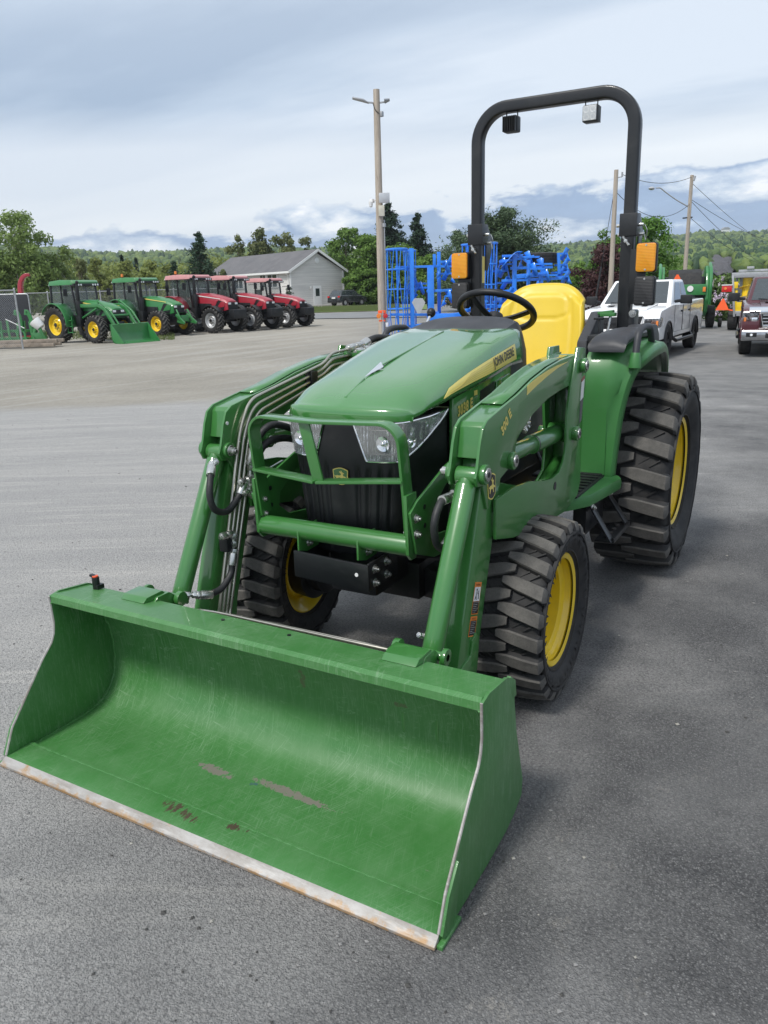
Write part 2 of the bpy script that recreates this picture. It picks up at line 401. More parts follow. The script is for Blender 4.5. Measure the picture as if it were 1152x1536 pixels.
# ---- wheels
def tyre(R, rr, w, nl, lugh, lugw, skew):
    """carcass + alternating lug bars, axle along y, centre at origin, outer side +y"""
    b = MB(); h = w/2
    prof = [(-h*.70, rr-.004), (-h*.76, rr+.010), (-h*.90, rr+(R-rr)*.25), (-h*1.0, rr+(R-rr)*.55), (-h*.94, R-lugh-.035), (-h*.84, R-lugh-.010), (-h*.55, R-lugh), (0, R-lugh+.006),
            (h*.55, R-lugh), (h*.84, R-lugh-.010), (h*.94, R-lugh-.035), (h*1.0, rr+(R-rr)*.50), (h*.90, rr+(R-rr)*.25), (h*.76, rr+.010), (h*.70, rr-.004)]
    b.lathe([tuple(q) for q in ((p.x, p.y) for p in cr([(t, r, 0) for t, r in prof], 3))], n=96)
    # moulded rings on the sidewall
    for s in (-1, 1):
        for r0, q_ in ((rr+.022, .84), (rr+(R-rr)*.62, 1.0)): b.lathe([(s*h*(q_-.06), r0-.006), (s*(h*q_+.003), r0-.003), (s*(h*q_+.003), r0+.003), (s*h*(q_-.06), r0+.006)], n=96)
    b.cur = 1
    def crown(y): return R - .016*(abs(y)/h)**2.2
    for s in (-1, 1):
        for k in range(nl):
            a0 = 2*PI*(k + (0 if s > 0 else .5))/nl
            secs = []; K = 10
            for i in range(K+1):
                t = i/K; y = s*lerp(-.14*h, h*.93, t)
                ang = a0 + skew*(t**1.25)
                hw = lugw*(.62+.38*min(1, t*3))/2*(1+.18*t)
                top = crown(y); base = R-lugh-.012
                if i == 0: hw *= .9
                wt, wb = hw/R, (hw+.009)/R
                P = lambda th, r, yy=y: V((r*math.cos(th), yy, r*math.sin(th)))
                secs.append([P(ang-wb, base), P(ang-wt, top-.006), P(ang-wt*.82, top), P(ang+wt*.82, top), P(ang+wt, top-.006), P(ang+wb, base)])
            # shoulder drop down the sidewall
            for (yy, rt, q) in ((h*.975, R-.030, .92), (h*1.0, R-.062 if R > .4 else R-.045, .72), (h*.985, R-lugh-.062 if R > .4 else R-lugh-.040, .4)):
                y = s*yy; ang = a0+skew*1.02; hw = lugw*.59*q; wt = hw/R
                P = lambda th, r, yy=y: V((r*math.cos(th), yy, r*math.sin(th)))
                b2 = rt-.035
                secs.append([P(ang-wt*1.15, b2), P(ang-wt, rt-.004), P(ang-wt*.86, rt), P(ang+wt*.86, rt), P(ang+wt, rt-.004), P(ang+wt*1.15, b2)])
            b.cur = 0; k0 = len(b.mi); b.loft(secs, flip=(s > 0))
            for kk in range(k0, len(b.mi)):
                ii, jj = divmod(kk-k0, 5)
                if jj in (1, 2, 3) and ii < 12: b.mi[kk] = 1
            b.add(secs[0], [tuple(range(6)) if s > 0 else tuple(range(5, -1, -1))])
            # small rib between the lugs
            b.cur = 0
            for q in (.35, .62):
                a1 = a0+skew*q+PI/nl*1.0; y = s*h*q; rb = R-lugh
                c = V(((rb+.001)*math.cos(a1), y, (rb+.001)*math.sin(a1)))
                Rm = Matrix.Rotation(-a1, 3, 'Y') @ Matrix.Rotation(s*.6, 3, 'X')
                b.box(c, (.012, .045*R/.4, .006), M=Rm)
            b.cur = 1
    return b
def rim_mb(rr, w, off, disc_y, hubr):
    b = MB(); h = w/2
    prof = [(h*.74, rr-.012), (h*.78, rr+.006), (h*.74, rr+.013), (h*.69, rr+.008), (h*.66, rr-.010), (h*.50, rr-.020), (h*.42, rr-.045), (disc_y+.02, rr-.048), (disc_y-.005, rr-.055), (disc_y-.02, rr*.66), (disc_y+.012, rr*.60), (disc_y+.012, hubr*.9)]
    b.lathe(prof, n=72)
    b.lathe([(h*.66, rr-.012), (-h*.40, rr-.05), (-h*.66, rr-.01), (-h*.74, rr+.012), (-h*.78, rr+.004), (-h*.72, rr-.014), (-h*.40, rr-.056), (disc_y-.03, rr-.058)], n=72)
    b.lathe([(disc_y-.002, hubr*.9), (disc_y-.03, rr*.66), (disc_y-.02, rr-.056)], n=72)
    return b
def wheel(name, R, rr, w, nl, lugh, lugw, skew, disc_y, hubr, nb, br):
    t = tyre(R, rr, w, nl, lugh, lugw, skew).build(name, [M['rubber'], M['lug']], T, ang=40)
    rm = rim_mb(rr, w, 0, disc_y, hubr).build('rim', M['yellow'], t)
    hb = MB().lathe([(disc_y-.10, hubr*1.15), (disc_y+.012, hubr*1.1), (disc_y+.016, hubr*.9), (disc_y+.045, hubr*.8), (disc_y+.052, hubr*.6), (disc_y+.052, .001)], n=40).build('hub', M['black'], t, .002)
    for i in range(nb):
        a = 2*PI*i/nb+.3; bolt((br*math.cos(a), disc_y+.014, br*math.sin(a)), (0, 1, 0), .012, .016, t)
    v = MB().cyl((rr*.9, disc_y+.02, 0), (rr*.88, disc_y+.05, 0), .004, n=8).build('valve_stem', M['plastic'], t)
    return t
FW = wheel('front_wheel', .345, .204, .27, 23, .028, .047, -.10, -.045, .062, 6, .098)
FW.location = (1.704, .578, .343); FW.rotation_euler = (0, .2, 0)
FW2 = tree_copy(FW, T); FW2.location = (1.704, -.578, .343); FW2.rotation_euler = (0, .35, PI)
RW = wheel('rear_wheel', .525, .284, .40, 21, .040, .066, -.085, -.03, .10, 8, .15)
RW.location = (0, .632, .520); RW.rotation_euler = (0, .12, 0)
RW2 = tree_copy(RW, T); RW2.location = (0, -.632, .520); RW2.rotation_euler = (0, .5, PI)
# mirrored wheels run their bars the same way round as the near ones
for w2 in (FW2, RW2):
    w2.rotation_euler.z = 0; w2.scale = (1, -1, 1)
FW2.rotation_euler.z = rad(6); FW2.location.y = -.560; FW.rotation_euler.z = rad(1)


# ---- hood
HX = [1.10, 1.25, 1.4, 1.536, 1.65, 1.78, 1.907, 1.98, 2.04, 2.085, 2.104]
HC = [1.338, 1.326, 1.302, 1.277, 1.255, 1.228, 1.199, 1.175, 1.150, 1.124, 1.107]
HK = [1.325, 1.307, 1.282, 1.248, 1.222, 1.188, 1.155, 1.138, 1.122, 1.110, 1.104]
HY = [.275, .272, .268, .265, .262, .258, .253, .250, .247, .244, .242]
HLZ = [1.19, 1.187, 1.165, 1.149, 1.136, 1.121, 1.105, 1.097, 1.089, 1.083, 1.078]
HLY = [.300, .300, .300, .297, .293, .286, .277, .270, .263, .256, .252]
def hood_sec(x):
    zc, zk, yk, zl, yl = (tab(x, HX, q) for q in (HC, HK, HY, HLZ, HLY))
    pts = [(0, zc+.002), (.012, zc+.0005), (.06, zc-.0005), (yk*.45, zc-.003), (yk*.72, lerp(zk, zc, .80)), (yk*.90, lerp(zk, zc, .42)), (yk, zk), (yk+.010, zk-.010), (lerp(yk, yl, .6)+.006, lerp(zk, zl, .45)), (yl+.002, lerp(zk, zl, .8)), (yl, zl)]
    return pts
def hood_side(x, z, off=0):                     # y of the hood's flank at (x, z)
    p = hood_sec(x)[6:]
    for (y0, z0), (y1, z1) in zip(p, p[1:]):
        if z1 <= z <= z0: return lerp(y0, y1, (z0-z)/max(1e-6, z0-z1))+off
    return (p[0][0] if z > p[0][1] else p[-1][0]+(p[-1][1]-z)*.12)+off
xs = [1.10+i*(2.0-1.10)/30 for i in range(30)]+[2.0, 2.02, 2.04, 2.06, 2.075, 2.088]
secs = []
for x in xs:
    h = hood_sec(x); secs.append([V((x, -y, z)) for y, z in h[::-1]]+[V((x, y, z)) for y, z in h[1:]])
# nose: bowed front band
h = hood_sec(2.09); w = h[-1][0]
def nose(xo, zo, ks):
    o = []
    for y, z in h[::-1]: o.append(V((2.090+xo*(1-(y/w)**2*.9), -y*ks, z+zo)))
    return o+[V((p.x, -p.y, p.z)) for p in o[-2::-1]]
secs.append(nose(.014, -.003, .995))
top_n = secs[-1]
secs = secs[:-1]
secs = [q for q in secs]
base_n = [V((2.088, p.y, p.z)) for p in top_n]; h = hood_sec(2.088); base_n = [V((0, -y, z)) for y, z in h[::-1]]+[V((0, y, z)) for y, z in h[1:]]
def nr(x, ks, cap, drop=0): return [V((x, p.y*ks, min(p.z, cap)-drop)) for p in base_n]
for a_ in ((2.094, .998, 1.1175), (2.099, .995, 1.111), (2.102, .992, 1.103), (2.104, .990, 1.094), (2.104, .988, 1.084, .001), (2.102, .985, 1.078, .003), (2.094, .975, 1.078, .005), (2.06, .95, 1.078, .005)): secs.append(nr(*a_))
def warp(p):
    wgt = sstep(1.93, 2.09, p.x); t = abs(p.y)/.245; return V((p.x-wgt*(.028*t*t+.030*min(1.05, t)**10), p.y, p.z))
secs = [[warp(p) for p in q] for q in secs]
hood = MB().loft(secs)
HOOD = part(hood, 'hood', 'green_hood', label='glossy green sloping engine hood', ang=50)
sd = HOOD.modifiers.new('s', 'SOLIDIFY'); sd.thickness = .006; sd.offset = -1
# silver arrow on the ridge
part(MB().loft([[V((1.917, 0, 1.203)), V((1.917, 0, 1.203)), V((1.917, 0, 1.203))], [V((1.81, -.017, 1.229)), V((1.795, 0, 1.246)), V((1.81, .019, 1.229))]], caps=True), 'hood_ornament', 'chrome', 0, HOOD)
part(MB().bar((1.79, 0, 1.234), (1.26, 0, 1.327), .010, .006), 'ridge', 'green_hood', .003, HOOD)
part(MB().bar((1.92, 0, 1.199), (2.05, 0, 1.146), .010, .005), 'ridge', 'green_hood', .0025, HOOD)
# yellow side stripe with name
def stripe(y_off=.0028, s=1):
    b = MB(); top = [(1.852, 1.128), (1.80, 1.158), (1.72, 1.178), (1.62, 1.200), (1.5, 1.222), (1.38, 1.242), (1.25, 1.262), (1.185, 1.272)]
    bot = [(1.850, 1.126), (1.80, 1.136), (1.72, 1.148), (1.62, 1.161), (1.5, 1.174), (1.38, 1.187), (1.25, 1.202), (1.185, 1.209)]
    secs = []
    for (x, zt), (x2, zb) in zip(top, bot):
        secs.append([V((lerp(x, x2, j/6), s*hood_side(lerp(x, x2, j/6), lerp(zt, zb, j/6), y_off), lerp(zt, zb, j/6))) for j in range(7)])
    return b.loft(secs)
for s in (1, -1):
    part(stripe(s=s), 'side_stripe', 'decal', 0, HOOD, 'yellow hood stripe with the black maker name')
    b = MB()
    for k in range(5):
        b.tube([V((x, s*hood_side(x, z, .0032), z)) for x, z in ((1.80-.02*k, 1.142+.003*k), (1.62, 1.168+.006*k), (1.42, 1.190+.009*k), (1.3, 1.205+.010*k))], .0007, 4)
    part(b, 'stripe_lines', simple('stripe_line', (.45, .36, .07), .4), 0, HOOD)
    def nm(x, y, s=s):
        xx = 1.425 - x*1.0 if s > 0 else 1.2 + x; zz = 1.198 + y + (1.425-xx)*.14
        return V((xx, s*hood_side(xx, zz, .005), zz))
    text_mesh('JOHN DEERE', .047, M['decal_black'], nm, 'lettering', HOOD, .0009, .76, 1.06)
# dash cowl behind the hood
def cowl(i, j):
    u = i; a = lerp(-1, 1, j); x = lerp(1.165, .80, u)
    lift = .046*math.sin(min(1, u*1.35)*PI*.62); h = hood_sec(1.10)
    yy = a*.280*(1-.16*u**2); t = abs(a)
    zt = 1.333-.018*t**2+lift*(1-t**6) - .13*max(0, u-.55)**1.4*2
    zz = zt-.20*max(0, t-.86)/.14*(1)
    return V((x, yy if t < .88 else math.copysign(.280*(.88+.35*(t-.88))*(1-.16*u**2), a), zz))
part(MB().grid(cowl, 16, 36), 'dash_cowl', 'grey_plastic', 0, None, 'charcoal dash cowl', ang=50)
part(MB().box((.93, 0, 1.10), (.26, .42, .26)), 'dash_housing', 'plastic', .03)
# flank panels under the hood
for s in (1, -1):
    b = MB(); q = [(1.775, 1.118), (1.60, 1.139), (1.40, 1.162), (1.20, 1.184), (1.20, .80), (1.775, .74)]
    b.prism(q, s*.268, s*.286)
    sp = part(b, 'side_panel', 'green_hood', .006, None)
    part(MB().prism([(1.53, 1.118), (1.385, 1.140), (1.385, .92), (1.53, .90)], s*.2865, s*.2885), 'vent', 'plastic', .004, sp)
    part(MB().prism([(1.375, 1.135), (1.23, 1.155), (1.23, .92), (1.375, .92)], s*.287, s*.294), 'raised_panel', 'green_hood', .006, sp)
    def nm(x, y, s=s):
        xx = 1.742-x if s > 0 else 1.56+x
        return V((xx, s*.2885, 1.048+y+(1.742-xx)*.13))
    text_mesh('3038 E', .052, M['decal'], nm, 'lettering', sp, .0022, .86, 1.1)
    part(MB().box((1.575, s*.2875, 1.115), (.03, .001, .018)), 'sticker', 'decal', 0, sp)
# ---- nose housing (grille)
def NW(z): return lerp(.197, .252, (z-.60)/.48)
def nosep(u, z, off=0):                          # u 0 centre .. 1 rear flank; signed
    s = 1 if u >= 0 else -1; u = abs(u); yw = NW(z); lean = (z-.85)*.02
    K = [(2.094+off, 0), (2.092+off, yw*.35), (2.078+off*.95, yw*.72), (2.052+off*.7, yw*.93+off*.7), (2.00+off*.3, yw+off*.95), (1.92, yw+.018*(z-.6)/.5+off), (1.775, .262+off)]
    ks = [0, .18, .36, .5, .62, .78, 1.0]
    P = [V((a, b, 0)) for a, b in K]
    i = max(0, min(5, next((j for j in range(6) if u <= ks[j+1]), 5))); t = (u-ks[i])/(ks[i+1]-ks[i])
    p0 = P[i-1] if i else V((P[1].x, -P[1].y, 0)); p1 = P[i]; p2 = P[i+1]; p3 = P[i+2] if i < 5 else P[6]
    q = .5*((2*p1)+(p2-p0)*t+(2*p0-5*p1+4*p2-p3)*t*t+(3*p1-p0-3*p2+p3)*t**3)
    return V((q.x+lean, s*q.y, z))
def grille_fn(i, j):
    u = lerp(-1, 1, i); z = lerp(.585, 1.084, j); p = nosep(u, z); p.x -= .012*sstep(1.06, 1.084, z)*(1-abs(u))
    au = abs(u)
    if z < .925 and .08 < au < .48:              # vertical louvres
        k = math.sin((au-.08)/.40*PI*2*4.5); m = sstep(.08, .11, au)*(1-sstep(.45, .48, au))*(1-sstep(.88, .925, z))*sstep(.60, .63, z)
        p.x -= .010*max(0, -k)**.5*m
    return p
GR = part(MB().grid(grille_fn, 240, 40), 'grille', 'plastic', 0, None, 'black ribbed nose grille', ang=60)
part(MB().loft([[nosep(u/20, 1.083)-V((.012, 0, 0)) for u in range(-20, 21)], [V((1.775, nosep(u/20, 1.083).y*.98, 1.083)) for u in range(-20, 21)]]), 'upper_shelf', 'plastic', 0, GR)
def lampoutline(v):                              # v 0 bottom .. 1 top : (u_inner, u_outer)
    return lerp(.225, .125, v), tab(v, [0, .12, .3, .6, 1], [.50, .62, .74, .86, 1.0])
for s in (1, -1):
    def zf(u, v): return lerp(.936, 1.066+.022*max(0, u-.3)-.0*u, v) + (0 if u < .5 else (u-.5)*.10*(1-v))
    def lf(i, j, off, ins=0):
        v = lerp(ins, 1-ins, j); a, c = lampoutline(v); u = lerp(a+ins*.12, c-ins*.5, i); return nosep(s*u, zf(u, v), off)
    hl = part(MB().grid(lambda i, j: lf(i, j, .002), 60, 14), 'headlight', 'lampbowl', 0, None, 'clear wrap-around headlight' )
    # rim moulding
    edge = [lf(i/30, 0, .004) for i in range(31)]+[lf(1, j/6, .004) for j in range(1, 7)]+[lf(1-i/30, 1, .004) for i in range(1, 31)]+[lf(0, 1-j/6, .004) for j in range(1, 6)]
    part(MB().tube(edge, .0035, 6, closed=True), 'trim', 'chrome', 0, hl)
    for u0, rr_ in ((.35, .026), (.57, .018)):   # reflector bowls
        c = nosep(s*u0, 1.0, .004); nrm = (nosep(s*u0, 1.0, .02)-c).normalized()
        bl = MB(); a_, b_ = frame(nrm)
        for k in range(6):
            pass
        bl.loft([[c+nrm*(.0015+.006*(1-math.cos(q*PI/2))) + (a_*math.cos(2*PI*i/28)+b_*math.sin(2*PI*i/28))*rr_*q for i in range(28)] for q in (.02, .25, .5, .75, 1)], closed=True)
        bl.ball(c+nrm*.006, .009, 10, 6)
        part(bl, 'reflector', 'chrome', 0, hl)
    bl = MB()
    for u0 in (.24, .27, .44, .50, .53, .66, .72):
        bl.tube([nosep(s*u0, z, .004) for z in (.945+.16*max(0, u0-.5), .98, 1.02, 1.06)], .0022, 6)
    for z in (.962, 1.045): bl.tube([nosep(s*u0, z, .004) for u0 in (.24, .30, .36, .42, .48)], .0022, 6)
    part(bl, 'divider', 'black', 0, hl)
    part(MB().grid(lambda i, j: lf(i, j, .011, .01), 40, 8), 'lens', 'lens', 0, hl)
    # green-tinted side reflector fin
# emblem on the grille
def shield(w, h, n=8):
    o = [(-w*.5, h*.36)]+[(-w*.5+w*i/n, h*(.36+.14*math.sin(PI*i/n))) for i in range(1, n)]+[(w*.5, h*.36), (w*.44, -h*.36)]+[(w*.44-w*.88*i/n, -h*(.36+.14*math.sin(PI*i/n))) for i in range(1, n)]+[(-w*.44, -h*.36)]
    return o
DEER = [(-.36, -.30), (-.30, -.33), (-.20, -.14), (-.06, -.10), (.08, -.16), (.16, -.34), (.24, -.36), (.20, -.20), (.24, -.08), (.36, -.14), (.46, -.10), (.38, -.02), (.26, .02), (.20, .10), (.22, .20), (.30, .24), (.22, .30), (.14, .34), (.08, .46), (.02, .44), (.10, .30), (-.04, .40), (-.10, .36), (.04, .24), (.06, .12), (-.08, .06), (-.24, .08), (-.36, .02), (-.46, .06), (-.40, -.04), (-.30, -.08), (-.34, -.18)]
def emblem(c, ux, uy, nrm, w, h, fill, line, parent):
    c, ux, uy, nrm = V(c), V(ux).normalized(), V(uy).normalized(), V(nrm).normalized()
    def pl(poly, d0, d1):
        b = MB(); n = len(poly); b.add([c+ux*x+uy*y+nrm*d for d in (d0, d1) for x, y in poly], [tuple(range(n-1, -1, -1)), tuple(range(n, 2*n))]+[(i, (i+1) % n, (i+1) % n+n, i+n) for i in range(n)]); return b
    e = part(pl(shield(w, h), 0, .0015), 'emblem', line, 0, parent, 'shield emblem with a leaping deer')
    part(pl(shield(w*.88, h*.9), .001, .0022), 'field', fill, 0, e)
    part(pl([(x*w*.85, y*h*.72) for x, y in DEER], .002, .003), 'deer', line, 0, e)
emblem((2.101, 0, .875), (0, 1, 0), (0, 0, 1), (1, 0, .03), .064, .062, 'green', 'decal', GR)

# ---- engine bay / chassis under the hood
ch = MB()
ch.box((1.62, 0, .50), (.86, .20, .17)).box((1.5, 0, .72), (.80, .36, .34)).box((.55, 0, .52), (1.0, .34, .30)).box((.9, 0, .80), (.7, .46, .30))
ch.cyl((0, -.42, .52), (0, .42, .52), .10, n=24).box((.0, 0, .55), (.5, .36, .36))
part(ch, 'chassis', 'black', .015)
ax = MB().bar((1.704, -.44, .345), (1.704, -.12, .385), .11, .12).bar((1.704, .12, .385), (1.704, .44, .345), .11, .12).box((1.704, 0, .40), (.20, .30, .15))
ax.cyl((1.704, .40, .34), (1.704, .545, .34), .135, .12, n=32).cyl((1.704, -.40, .34), (1.704, -.545, .34), .135, .12, n=32).cyl((1.704, .34, .34), (1.704, .40, .34), .10, n=24).cyl((1.704, -.34, .34), (1.704, -.40, .34), .10, n=24).cyl((1.704, .40, .30), (1.704, .40, .44), .05, n=20).cyl((1.704, -.40, .30), (1.704, -.40, .44), .05, n=20)
ax.cyl((1.60, -.40, .36), (1.60, .40, .36), .016, n=10)
part(ax, 'front_axle', 'black', .012)
b = MB()
for (p, q, r) in (((1.9, .15, .66), (1.45, .27, .58), .014), ((1.9, -.05, .60), (1.4, -.2, .56), .012), ((1.95, .10, .56), (1.5, .3, .66), .010)): b.tube(cr([p, ((p[0]+q[0])/2, (p[1]+q[1])/2+.03, p[2]-.05), q], 6), r)
part(b, 'belts_and_hoses', 'hose', 0)
# front weight bracket: plate, side cheeks, bolts
fb = MB().prism([(-.148, .512), (.165, .498), (.165, .600), (-.148, .612)], 2.198, 2.208, axis='x')
fb.box((2.10, -.140, .558), (.20, .010, .088)).box((2.10, .160, .553), (.20, .010, .10))
fbo = part(fb, 'front_bracket', 'black', .004)
part(MB().cyl((2.206, .118, .560), (2.2095, .118, .560), .007, n=14), 'hole', 'white', 0, fbo)
for x, z in ((2.165, .575), (2.165, .525), (2.085, .578), (2.085, .530)): bolt((x, .165, z), (0, 1, 0), .011, .014, fbo)
for y in (-.13, .12):
    g = part(MB().prism([(2.03, .70), (2.20, .68), (2.20, .61), (2.15, .595), (2.03, .60)], y-.004, y+.004), 'bracket_lug', 'green', .002, fbo)
    bolt((2.14, y+.004, .625), (0, 1, 0), .010, .012, g)
# ---- brush guard
gt = part(MB().cyl((2.162, -.312, .678), (2.162, .312, .678), .036, n=32), 'guard_tube', 'green', .004)
def bow(y): return 2.205+.075*(1-abs(y)/.30)
gp = [(2.165, -.300, .74), (2.185, -.302, .90), (2.205, -.300, 1.10), (2.285, 0, 1.088), (2.205, .300, 1.10), (2.185, .302, .90), (2.165, .300, .74)]
gp = fillet(gp[:2]+[gp[2]], .01)[:-1]+[]
path = [(2.160, -.300, .72), (2.176, -.302, .86)]
R_ = .07
for k in range(9):
    a = PI-PI/2*k/8; path.append((2.196+.012*k/8, -.300+R_+R_*math.cos(a), 1.022+.0+R_*math.sin(a)))
for k in range(1, 12):
    y = lerp(-.23, .23, k/12); path.append((lerp(2.208, 2.250, 1-abs(y)/.23), y, 1.092))
for k in range(9):
    a = PI/2-PI/2*k/8; path.append((2.208-.012*k/8, .300-R_+R_*math.cos(a), 1.022+R_*math.sin(a)))
path += [(2.176, .302, .86), (2.160, .300, .72)]
g = MB()
vs = []
for i, p in enumerate(path):                     # flat bar, broad side facing fore and aft
    p = V(p); a = V(path[max(0, i-1)]); c = V(path[min(len(path)-1, i+1)]); d = (c-a).normalized(); fwd = (V((1, 0, 0))-d*d.x).normalized(); nn = d.cross(fwd)
    vs.append([p+fwd*.026+nn*.005, p+fwd*.026-nn*.005, p-fwd*.034-nn*.005, p-fwd*.034+nn*.005])
g.loft(vs, closed=True, caps=True)
GB = part(g, 'brush_guard', 'green', .002, None, 'green flat-bar brush guard before the grille', bang=50)
g = MB().bar((2.185, -.30, .895), (2.240, 0, .888), .010, .056, ref=(1, 0, 0)).bar((2.240, 0, .888), (2.185, .30, .905), .010, .056, ref=(1, 0, 0))
part(g, 'cross_bar', 'green', .002, GB)
part(MB().bar((2.246, -.042, 1.088), (2.246, .006, .890), .042, .009, ref=(1, 0, 0)), 'upright_bar', 'green', .002, GB)
for s in (1, -1):
    q = [(2.135, .86), (2.205, .86), (2.198, .70), (2.196, .655), (2.175, .632), (2.145, .632), (2.128, .655), (2.135, .70)]
    gpz = part(MB().prism(q, s*.306, s*.318), 'guard_plate', 'green', .002)
    # curved support arm running back to the mast
    q = [(2.20, .80), (2.15, .83), (1.93, .905), (1.80, .93), (1.35, .93), (1.35, .86), (1.80, .862), (1.93, .84), (2.04, .77), (2.05, .72), (1.99, .675), (1.86, .66), (1.35, .68), (1.35, .60), (1.86, .585), (2.03, .60), (2.16, .65)]
    sa = part(MB().prism(q, s*.319, s*.329), 'support_plate', 'green', .002)
    for x, z in ((2.165, .776), (2.165, .722)): bolt((x, s*.330, z), (0, s, 0), .011, .014, sa)
    for x, z in ((2.165, .776), (2.165, .722)): bolt((x, s*.304, z), (0, -s, 0), .011, .014, sa)
    for x, z in ((2.10, .80), (2.10, .735)): part(MB().cyl((x, s*.317, z), (x, s*.3305, z), .009, n=14), 'hole', 'black', 0, sa)
# ---- loader masts
for s in (1, -1):
    po = [(1.205, 1.262), (1.10, 1.252), (1.068, 1.16), (1.075, 1.08), (1.128, .96), (1.132, .86), (1.100, .76), (1.095, .69), (1.13, .635), (1.30, .605), (1.60, .625), (1.90, .665), (2.06, .705), (2.06, .84), (1.90, .845), (1.74, .830), (1.60, .80), (1.49, .785), (1.40, .79), (1.345, .82), (1.32, .86), (1.315, .90), (1.315, 1.00), (1.28, 1.11)]
    mo = part(MB().prism(po, s*.558, s*.570), 'loader_mast', 'green', .003, None, 'green curved loader mast')
    pi_ = [(1.22, 1.262), (1.10, 1.262), (1.068, 1.16), (1.075, 1.06), (1.10, .90), (1.09, .70), (1.13, .635), (1.30, .605), (1.60, .625), (2.06, .705), (2.06, .81), (1.84, .845), (1.66, .79), (1.49, .745), (1.36, .72), (1.26, .76), (1.245, .83), (1.255, .95), (1.275, 1.06), (1.26, 1.16)]
    part(MB().prism(pi_, s*.448, s*.460), 'inner_plate', 'green', .003, mo)
    part(MB().prism([(1.10, 1.16), (1.12, 1.16), (1.15, .93), (1.145, .80), (1.30, .735), (1.45, .72), (1.62, .745), (1.84, .79), (2.05, .79), (2.05, .71), (1.6, .64), (1.3, .62), (1.14, .65), (1.105, .72), (1.12, .90), (1.08, 1.08)], s*.460, s*.558), 'web', 'green', .002, mo)
    part(MB().cyl((1.452, s*.5702, .748), (1.452, s*.5715, .748), .016, n=18), 'hole', 'black', 0, mo)
    for (x, z, r) in ((1.150, 1.185, .030), (1.225, .918, .030)):
        part(MB().cyl((x, s*.568, z), (x, s*.592, z), r, n=24), 'pin_boss', 'green', .004, mo)
        part(MB().cyl((x, s*.590, z), (x, s*.597, z), r*.68, n=20), 'pin', 'zinc', .002, mo)
        part(MB().cyl((x, s*.5965, z), (x, s*.598, z), r*.28, n=12), 'grease_hole', 'black', 0, mo)
        part(MB().cyl((x, s*.45, z), (x, s*.425, z), r*.8, n=20), 'pin_boss', 'green', .003, mo)
    if s > 0:                                    # warning label on the mast
        lb = part(MB().prism([(1.140, 1.115), (1.098, 1.125), (1.108, 1.05), (1.148, 1.04)], .5702, .5712), 'warning_label', 'white', 0, mo)
        part(MB().prism([(1.140, 1.117), (1.097, 1.127), (1.100, 1.139), (1.139, 1.128)], .5702, .5712), 'label_header', 'red', 0, lb)
        part(MB().prism([(1.148, 1.038), (1.108, 1.048), (1.122, .955), (1.152, .945)], .5702, .5712), 'label_text_block', simple('label_grey', (.10, .10, .10), .5), 0, lb)
    # lift cylinder
    a, c = V((1.915, s*.510, .940)), V((1.225, s*.510, .918)); d = (c-a)
    lc = part(MB().cyl(a+d*.50, c-d*.02, .036, n=28), 'lift_cylinder', 'green', .004)
    part(MB().cyl(a+d*.10, a+d*.50, .031, n=28).cyl(a+d*.49, a+d*.51, .037, n=28), 'rod_guard', 'green', .003, lc)
    part(MB().cyl(a+d*.495, a+d*.508, .0375, n=28), 'ring', 'black', 0, lc)
    part(MB().cyl(a-V((0, .042, 0)), a+V((0, .042, 0)), .034, n=20).cyl(a, a+d*.12, .026, n=16), 'rod_eye', 'green', .003, lc)
    part(MB().cyl(c-V((0, .042, 0)), c+V((0, .042, 0)), .040, n=20), 'end_eye', 'green', .003, lc)
